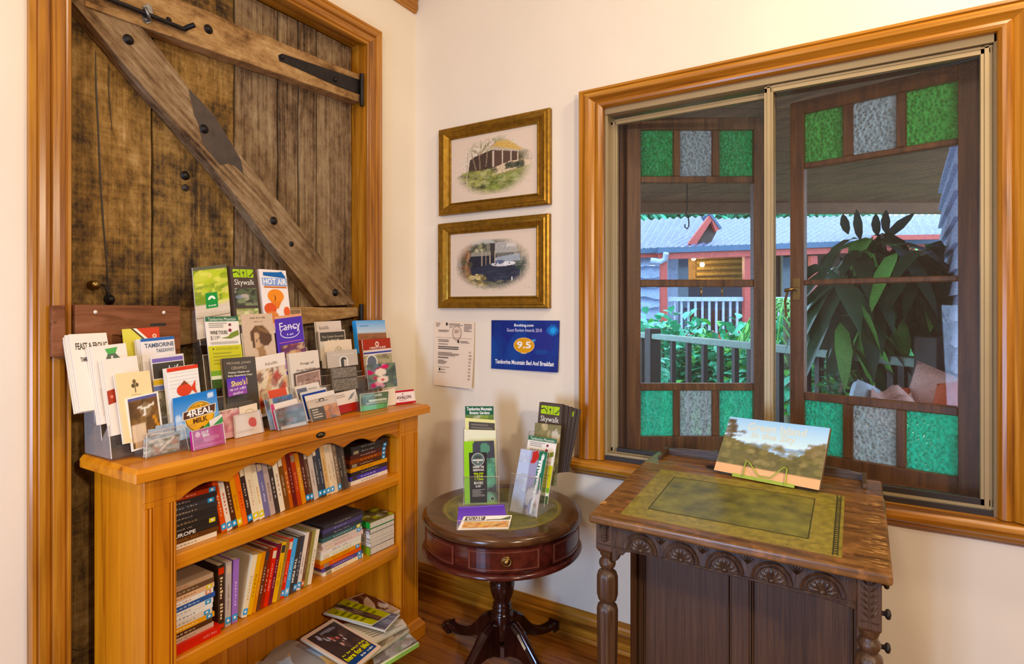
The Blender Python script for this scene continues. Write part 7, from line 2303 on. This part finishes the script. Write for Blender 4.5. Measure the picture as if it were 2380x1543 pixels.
dE, dR_ = 9.0, 12.0
corr('roof_sheet', ex(1532, 577, dE), ex(2260, 553, dE), ex(2330, 494, dR_), ex(1660, 509, dR_), 44)
corr('roof_sheet', ex(2030, 547, 8.3), ex(2260, 544, 8.3), ex(2260, 507, 9.4), ex(1985, 512, 9.4), 12)
MB().obox(ex(2030, 558, 8.28), ex(2260, 555, 8.28) - ex(2030, 558, 8.28), FV * 0.05, Vector((0, 0, 0.07))).build('fascia', XM['red'], hs)
corr('roof_sheet', ex(700, 610, dE + .35), ex(1606, 574, dE + .35), ex(1655, 502, dE + 2.2), ex(700, 554, dE + 2.2), 56)
# small gablet with red barge boards standing over the eave
GD = 9.2
for pts in ([(1598, 568), (1651, 498), (1657, 508), (1618, 568)], [(1651, 498), (1674, 532), (1664, 538), (1654, 513)]):
    MB().prism([ex(px, py, GD) for px, py in pts], FV * 0.1).build('barge_board', XM['red'], hs)
MB().prism([ex(px, py, GD - 0.02) for px, py in [(1648, 497), (1653, 494), (1679, 531), (1674, 533)]], FV * 0.4).build('barge_capping', XM['gutter'], hs)
MB().prism([ex(px, py, GD + 0.12) for px, py in [(1616, 569), (1655, 510), (1666, 537), (1650, 569)]], FV * 0.05).build('gable_infill', XM['dim'], hs)
MB().obox(ex(1532, 588, dE - 0.05), ex(2260, 563, dE - 0.05) - ex(1532, 588, dE - 0.05), FV * 0.12, Vector((0, 0, 0.085))).build('gutter', XM['gutter'], hs)
MB().obox(ex(700, 625, dE + .3), ex(1535, 587, dE + .3) - ex(700, 625, dE + .3), FV * 0.12, Vector((0, 0, 0.08))).build('gutter', XM['gutter'], hs)
MB().obox(ex(1532, 603, dE), ex(2260, 578, dE) - ex(1532, 603, dE), FV * 0.06, Vector((0, 0, 0.11))).build('fascia', XM['red'], hs)
MB().obox(ex(700, 629, dE + .35), ex(1535, 597, dE + .35) - ex(700, 629, dE + .35), FV * 0.06, Vector((0, 0, 0.06))).build('fascia', XM['red'], hs)
MB().tube([ex(1548, 588, dE - .1), ex(1546, 602, dE - .05), ex(1535, 608, dE - .02), ex(1512, 605, dE)], 0.045, 10).build('downpipe', XM['white'], hs)
# wall of waney-edged boards, left
w0, w1 = -1.9, (1537 - CX) / F * 9.6
rb_ = random.Random(5)
wl0 = (700 - CX) / F * 9.6
for i in range(16):
    z0 = GZ + 0.2 + i * 0.172
    pts = []
    for k in range(41):
        s = k / 40
        pts.append(eL(wl0 + (w1 - wl0) * s, 9.46, z0 - 0.02 + rb_.uniform(-0.04, 0.03)))
    top = [eL(wl0 + (w1 - wl0) * s, 9.585, z0 + 0.172) for s in (1, 0)]
    MB().prism(pts + top, FV * 0.03).build('weatherboard', XM['board'], hs, normals=False)
# porch: back wall, lit recess, glazing, posts, deck
xa, xb = (1575 - CX) / F * 11.2, (2330 - CX) / F * 11.2
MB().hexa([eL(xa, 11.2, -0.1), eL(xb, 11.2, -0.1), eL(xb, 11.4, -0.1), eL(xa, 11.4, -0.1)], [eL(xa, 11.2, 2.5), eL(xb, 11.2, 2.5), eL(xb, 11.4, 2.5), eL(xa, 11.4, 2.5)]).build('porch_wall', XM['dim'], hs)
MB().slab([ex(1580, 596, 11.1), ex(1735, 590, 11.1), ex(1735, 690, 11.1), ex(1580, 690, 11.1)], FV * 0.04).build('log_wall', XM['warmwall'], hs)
for i in range(6):
    y_ = 610 + i * 14
    MB().tube([ex(1618, y_, 11.06), ex(1735, y_ - 4, 11.06)], 0.045, 8).build('log', XM['log'], hs)
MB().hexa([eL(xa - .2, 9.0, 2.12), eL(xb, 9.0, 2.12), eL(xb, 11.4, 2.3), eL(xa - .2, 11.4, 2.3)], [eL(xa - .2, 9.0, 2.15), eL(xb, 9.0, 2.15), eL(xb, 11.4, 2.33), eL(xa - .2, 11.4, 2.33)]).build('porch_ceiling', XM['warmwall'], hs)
for px0, px1, d in ((1577, 1600, 10.2), (1820, 1842, 11.1)):
    MB().slab([ex(px0, 598, d), ex(px1, 598, d), ex(px1, 775, d), ex(px0, 775, d)], FV * 0.03).build('glass_door', XM['pane'], hs)
    MB().slab([ex(px0 - 4, 594, d), ex(px0, 594, d), ex(px0, 775, d), ex(px0 - 4, 775, d)], FV * 0.05).build('door_frame', XM['rail'], hs)
MB().slab([ex(1553, 594, 9.9), ex(1576, 594, 9.9), ex(1576, 775, 9.9), ex(1553, 775, 9.9)], FV * 0.05).build('side_wall', XM['board'], hs)
for px in (1544, 1738, 1893):
    c = ex(px, 700, 9.05)
    MB().obox(Vector((c.x, c.y, GZ)) - RV * 0.05, RV * 0.10, FV * 0.1, Vector((0, 0, 2.0 - GZ))).build('post', XM['red'], hs)
MB().slab([ex(1552, 690, 9.1), ex(1900, 690, 9.1), ex(1900, 700, 9.1), ex(1552, 700, 9.1)], FV * 0.06).build('deck_rail', XM['white'], hs)
for i in range(21):
    px = 1566 + i * 16.2
    MB().slab([ex(px, 700, 9.13), ex(px + 4.6, 700, 9.13), ex(px + 4.6, 785, 9.13), ex(px, 785, 9.13)], FV * 0.03).build('deck_baluster', XM['white'] if i % 2 else XM['shingle'], hs)
MB().slab([ex(1540, 781, 9.05), ex(1960, 781, 9.05), ex(1960, 806, 9.05), ex(1540, 806, 9.05)], FV * 2.2).build('deck_edge', XM['red'], hs)
for px, py in ((1612, 600), (1632, 615)):
    MB().sphere(ex(px, py, 10.6), 0.045, 10, 8).build('porch_lamp', XM['lamp'], hs)
    MB().tube([ex(px, py - 3, 10.6), ex(px, 590, 10.6)], 0.01, 6).build('lamp_stem', M['iron'], hs)
    pl_ = bpy.data.lights.new('porch_light', 'POINT')
    pl_.energy = 26
    pl_.color = (1.0, 0.72, 0.34)
    pl_.shadow_soft_size = 0.06
    po_ = bpy.data.objects.new('porch_light', pl_)
    COL.objects.link(po_)
    po_.location = ex(px, py + 10, 10.5)
for k, px in enumerate((1622, 1672, 1722)):
    b = ex(px, 780, 10.0)
    b.z = 0.725
    t = thing('porch_chair', b, ['dark porch chair, leftmost behind the far white railing', 'dark porch chair in the middle behind the far white railing', 'dark porch chair, rightmost behind the far white railing'][k], 'chair', 'chairs on the far porch')
    MB().obox(b - RV * 0.17 + Vector((0, 0, 0.4)), RV * 0.34, FV * 0.4, Vector((0, 0, 0.04))).build('seat', XM['darkfur'], t)
    MB().obox(b - RV * 0.17 + FV * 0.37 + Vector((0, 0, 0.44)), RV * 0.34, FV * 0.03, Vector((0, 0, 0.45))).build('backrest', XM['darkfur'], t)
    for sx in (-0.17, 0.14):
        for sy in (0.0, 0.36):
            MB().obox(b + RV * sx + FV * sy, RV * 0.03, FV * 0.03, Vector((0, 0, 0.4))).build('leg', XM['darkfur'], t)

# projecting wing of this house at the right, lapped pale boards
wg = thing('house_wing', (2.35, 1.9, 0), 'pale lapped board wing wall at right beyond the pot plant', 'wall')
fa, fb = at(2194, 700, y=2.35), at(2240, 700, y=1.0)
wd_ = fb - fa
wn = Vector((wd_.y, -wd_.x, 0)).normalized()
if wn.dot(CAM - fa) < 0:
    wn = -wn
for i in range(19):
    z0 = -0.03 + i * 0.105
    A_, B_ = Vector((fa.x, fa.y, z0)), Vector((fb.x, fb.y, z0))
    MB().hexa([A_ + wn * 0.03, B_ + wn * 0.03, B_ - wn * 0.02, A_ - wn * 0.02], [A_ + wn * 0.008 + Vector((0, 0, 0.118)), B_ + wn * 0.008 + Vector((0, 0, 0.118)), B_ - wn * 0.02 + Vector((0, 0, 0.118)), A_ - wn * 0.02 + Vector((0, 0, 0.118))]).build('lapped_board', XM['shingle'], wg)

# ------------------------------------------------------------------ plants


def leaf(mb, p, d, up, L, w, droop=0.3):
    d = d.normalized()
    s = d.cross(up)
    if s.length < 1e-3:
        s = Vector((1, 0, 0))
    s.normalize()
    n = s.cross(d)
    pts = []
    for t, k in ((0, 0.06), (0.25, 0.8), (0.55, 1.0), (0.82, 0.6), (1, 0.02)):
        c = p + d * (L * t) + Vector((0, 0, -droop * L * t * t))
        pts.append((c - s * w * k * 0.5 + n * w * 0.12 * k, c, c + s * w * k * 0.5 + n * w * 0.12 * k))
    n0 = len(mb.v)
    mb.mesh([q for r in pts for q in r], [(i * 3 + j, i * 3 + j + 1, i * 3 + 4 + j, i * 3 + 3 + j) for i in range(4) for j in range(2)], smooth=True)


def bush(name, label, cat, c, r, n, L, mats, seed, group, stems=True):
    rd_ = random.Random(seed)
    t = thing(name, Vector((c[0], c[1], c[2] - r[2])), label, cat, group)
    for mi, mt in enumerate(mats):
        mb = MB()
        for _ in range(n // len(mats)):
            while True:
                q = Vector((rd_.uniform(-1, 1), rd_.uniform(-1, 1), rd_.uniform(-1, 1)))
                if 0.25 < q.length < 1:
                    break
            k = 1 + 0.25 * math.sin(q.x * 5 + seed) * math.sin(q.y * 6 + q.z * 4)
            p = Vector(c) + Vector((q.x * r[0] * k, q.y * r[1] * k, q.z * r[2] * k))
            d = q + Vector((rd_.uniform(-.8, .8), rd_.uniform(-.8, .8), rd_.uniform(-.5, .9)))
            leaf(mb, p, d, Vector((rd_.uniform(-.4, .4), rd_.uniform(-.4, .4), 1)), L * rd_.uniform(0.6, 1.2), L * 0.5, 0.35)
        o = mb.build('foliage', mt, t, normals=False)
        o['kind'] = 'stuff'
    mb = MB()
    for k in range(5):
        mb.tube([Vector((c[0], c[1], c[2] - r[2])) + Vector((rd_.uniform(-.05, .05), rd_.uniform(-.05, .05), 0)), Vector(c) + Vector((rd_.uniform(-.5, .5) * r[0], rd_.uniform(-.5, .5) * r[1], 0.3 * r[2]))], 0.015, 6)
    mb.build('stems', XM['bark'], t)
    return t


HG_ = 'garden shrubs beyond the verandah railing'
spots = [(1462, 880, 5.6, .3, .62, 'leftmost teal shrub beyond the railing post'), (1490, 835, 7.0, .5, .5, 'tall shrub behind the square railing post at left'), (1560, 850, 6.4, .5, .62, 'teal shrub right of the square railing post'), (1625, 880, 6.2, .45, .5, 'low teal shrub behind the left casement balusters'),
         (1690, 880, 6.0, .5, .55, 'bluish green shrub behind the middle balusters'), (1755, 880, 5.8, .5, .55, 'teal shrub behind the window mullion'), (1825, 900, 5.4, .5, .6, 'teal shrub between the two casements'), (1890, 890, 5.0, .42, .5, 'shrub left of the pot plant behind the railing'),
         (2020, 880, 4.4, .42, .5, 'shrub behind the pot plant stems'), (2100, 840, 5.2, .6, .8, 'bright shrub behind the wing wall post')]
for k, (px, py, d, rx, rz, lab) in enumerate(spots):
    c = ex(px, py, d)
    bush('garden_shrub', lab, 'shrub', c, (rx, rx, rz), 520, 0.17, [XM['leafA'], XM['leafB'] if k % 3 == 1 or k > 7 else XM['leafD']], 20 + k, HG_)
for k, (px, py, d, rx, rz, lab) in enumerate([(1250, 500, 19, 2.8, 1.6, 'tree crown past the left edge of the window, above the far roof'), (1060, 505, 19, 2.8, 1.8, 'tree crown furthest left beyond the far roof, out past the window'), (1420, 495, 17, 2.2, 1.0, 'leftmost tree crown seen through the window above the far roof'), (1560, 497, 18, 2.2, 0.9, 'tree crown above the gable of the far roof'), (1710, 488, 18, 2.2, 1.1, 'tree crown above the right slope of the far roof'), (1850, 488, 17, 2.0, 1.0, 'tree crown above the roof seen beside the mullion')]):
    bush('distant_tree', lab, 'tree', ex(px, py, d), (rx, rx, rz), 1200, 0.42, [XM['leafD'], XM['leafA']], 40 + k, 'trees above the far roof')
# feathery palm between the casements
c0 = ex(1832, 700, 4.9)
pt = thing('garden_palm', Vector((c0.x, c0.y, GZ)), 'bright green feathery palm between the two casements', 'palm')
rp_ = random.Random(2)
for k in range(11):
    a = 2 * math.pi * k / 11 + rp_.uniform(-.2, .2)
    mb = MB()
    pts = [c0 + Vector((math.cos(a) * 0.42 * t, math.sin(a) * 0.42 * t, 0.25 * t - 0.62 * t * t)) for t in [i / 9 for i in range(10)]]
    mb.tube(pts, 0.006, 5)
    for i in range(1, 10):
        dd = pts[i] - pts[i - 1]
        for s in (-1, 1):
            sd_ = Vector((-math.sin(a), math.cos(a), 0)) * s
            leaf(mb, pts[i], dd.normalized() * 0.7 + sd_ + Vector((0, 0, -0.3)), Vector((0, 0, 1)), 0.2 * (1 - 0.04 * i), 0.025, 0.5)
    mb.build('frond', XM['leafB'], pt, normals=False)
MB().tube([Vector((c0.x, c0.y, GZ)), c0], 0.04, 8).build('trunk', XM['bark'], pt)

# big pot plant with glossy leaves right outside
PD = 2.9
pb = ex(2052, 905, PD)
pb.z = -0.03
pp = thing('pot_plant', pb, 'tall dark leaved pot plant on the verandah outside the right casement', 'plant')
rp_ = random.Random(6)
MB().lathe([(0.13, 0), (0.17, 0.02), (0.2, 0.36), (0.215, 0.38), (0.2, 0.40), (0.18, 0.40), (0.17, 0.36), (0, 0.36)], pb, 24).build('pot', plain('terracotta_pot', '#8a4a30', 0.7), pp)
stems = [((2058, 905), (2048, 780), (2038, 680), (2020, 600)), ((2066, 905), (2062, 800), (2050, 700), (2060, 590)), ((2070, 905), (2090, 820), (2112, 730), (2130, 640)), ((2062, 905), (2100, 810), (2118, 760), (2150, 690)), ((2050, 905), (2030, 800), (2000, 700), (1960, 640)), ((2060, 905), (2062, 700), (2060, 600), (2050, 545))]
heads = []
for k, st_ in enumerate(stems):
    pts = [pb + Vector((0, 0, 0.3)) + RV * 0.02 * (k - 2)] + [ex(px, py, PD + rp_.uniform(-.1, .1)) for px, py in st_]
    MB().tube(pts, 0.014, 8, rs=[0.02, 0.018, 0.014, 0.011, 0.007]).build('stem', XM['bark'], pp)
    heads += pts[2:]
cl = [(1945, 640), (1970, 600), (2000, 575), (2045, 560), (2090, 590), (2135, 600), (2170, 610), (1940, 690), (1985, 680), (2030, 660), (2080, 660), (2120, 670), (2160, 680), (1960, 740), (2000, 760), (1950, 765), (2140, 735), (2175, 650), (2000, 625), (2060, 620), (2110, 630), (2150, 585)]
cnt = 0
for px, py in cl:
    d0 = PD + rp_.uniform(-.22, .22)
    c = ex(px, py, d0)
    for k in range(9):
        mb = MB()
        a = rp_.uniform(0, 2 * math.pi)
        dirn = Vector((math.cos(a), math.sin(a), rp_.uniform(-1.1, 0.35)))
        leaf(mb, c + Vector((rp_.uniform(-.05, .05), rp_.uniform(-.05, .05), rp_.uniform(-.05, .05))), dirn, Vector((rp_.uniform(-.2, .2), rp_.uniform(-.2, .2), 1)), rp_.uniform(0.2, 0.33), rp_.uniform(0.07, 0.115), 0.8)
        mb.build('leaf', XM['leafC'] if rp_.random() < 0.85 else XM['leafB'], pp, normals=False)
        cnt += 1
for px, py, qx, qy in ((1972, 545, 1960, 500), (2000, 560, 1992, 492), (2040, 550, 2036, 500), (2060, 545, 2060, 492), (2055, 555, 2120, 500)):
    mb = MB()
    p, q = ex(px, py, PD), ex(qx, qy, PD)
    leaf(mb, p, q - p, FV, (q - p).length * 1.1, 0.05, 0.0)
    mb.build('leaf', XM['leafC'], pp, normals=False)
for px, py in ((2080, 800), (2062, 820), (2098, 780)):
    mb = MB()
    leaf(mb, ex(px, py - 40, PD - .1), Vector((0.1, 0, -1)), FV, 0.19, 0.07, 0.1)
    mb.build('leaf', XM['leafB'], pp, normals=False)
bush('potted_herb', 'small bright potted bush left of the verandah chair', 'plant', ex(1958, 905, 2.9), (0.08, 0.08, 0.10), 160, 0.07, [XM['leafB'], XM['leafA']], 77, None)

# cane chair with cushions close outside the right casement
CH = 2.35
cb = ex(2150, 940, CH)
ch = thing('verandah_chair', Vector((cb.x, cb.y, -0.03)), 'pink cane lounge chair outside the right casement', 'chair')


def cush(name, q, th_, mat, parent=None, base=None):
    "soft slab: quad puffed through its thickness"
    q = [Vector(p) for p in q]
    n = (q[1] - q[0]).cross(q[3] - q[0]).normalized()
    m = MB()

    def f(sg):
        return lambda s, t: q[3].lerp(q[2], s).lerp(q[0].lerp(q[1], s), t) + n * (sg * th_ * 0.5 * (max(0, 1 - (2 * s - 1) ** 4) * max(0, 1 - (2 * t - 1) ** 4)) ** 0.5)
    m.grid(f(1), 10, 10).grid(f(-1), 10, 10)
    return m.build(name, mat, parent, base, normals=False)


bq1 = [ex(2133, 838, CH + .10), ex(2290, 905, CH - .15), ex(2290, 1010, CH - .12), ex(2098, 950, CH + .12)]
cush('backrest', bq1, 0.09, XM['pink'], ch)
sq1 = [ex(2098, 948, CH + .14), ex(2270, 1015, CH - .10), ex(2210, 1010, CH - .45), ex(1990, 945, CH - .12)]
cush('seat', sq1, 0.12, XM['pink'], ch)
z_s = min(p.z for p in sq1)
for p in sq1:
    MB().tube([Vector((p.x, p.y, -0.03)), Vector((p.x, p.y, p.z))], 0.018, 8).build('leg', M['sash'], ch)
tag(cush('orange_cushion', [ex(2178, 892, CH - .22), ex(2262, 880, CH - .26), ex(2268, 960, CH - .3), ex(2165, 950, CH - .24)], 0.10, XM['orange'], None, ex(2210, 950, CH - .24)), 'orange cushion leaning on the verandah chair', 'cushion')
tag(cush('pale_cushion', [ex(1993, 880, CH - .02), ex(2040, 908, CH + .06), ex(2045, 945, CH + .02), ex(1980, 930, CH - .06)], 0.07, XM['grey'], None, ex(2010, 935, CH)), 'pale blue grey cushion at left end of the chair', 'cushion')
th_m = MB()
qt = [ex(2030, 902, CH + .0), ex(2118, 905, CH + .02), ex(2130, 948, CH - .1), ex(2020, 945, CH - .14)]
rt_ = random.Random(4)
th_m.grid(lambda s, t: qt[3].lerp(qt[2], s).lerp(qt[0].lerp(qt[1], s), t) + Vector((0, 0, 0.02 * math.sin(9 * s + 3 * t) + 0.012 * math.sin(14 * t + 5 * s))), 22, 10)
tag(th_m.build('throw', XM['pink'], None, qt[3], normals=False), 'crumpled pink throw on the chair seat', 'throw')
tag(cush('orange_cushion', [ex(2066, 905, CH + .10), ex(2112, 902, CH + .12), ex(2116, 930, CH + .08), ex(2070, 935, CH + .06)], 0.05, XM['orange'], None, ex(2090, 932, CH + .08)), 'small orange cushion behind the pink throw', 'cushion')
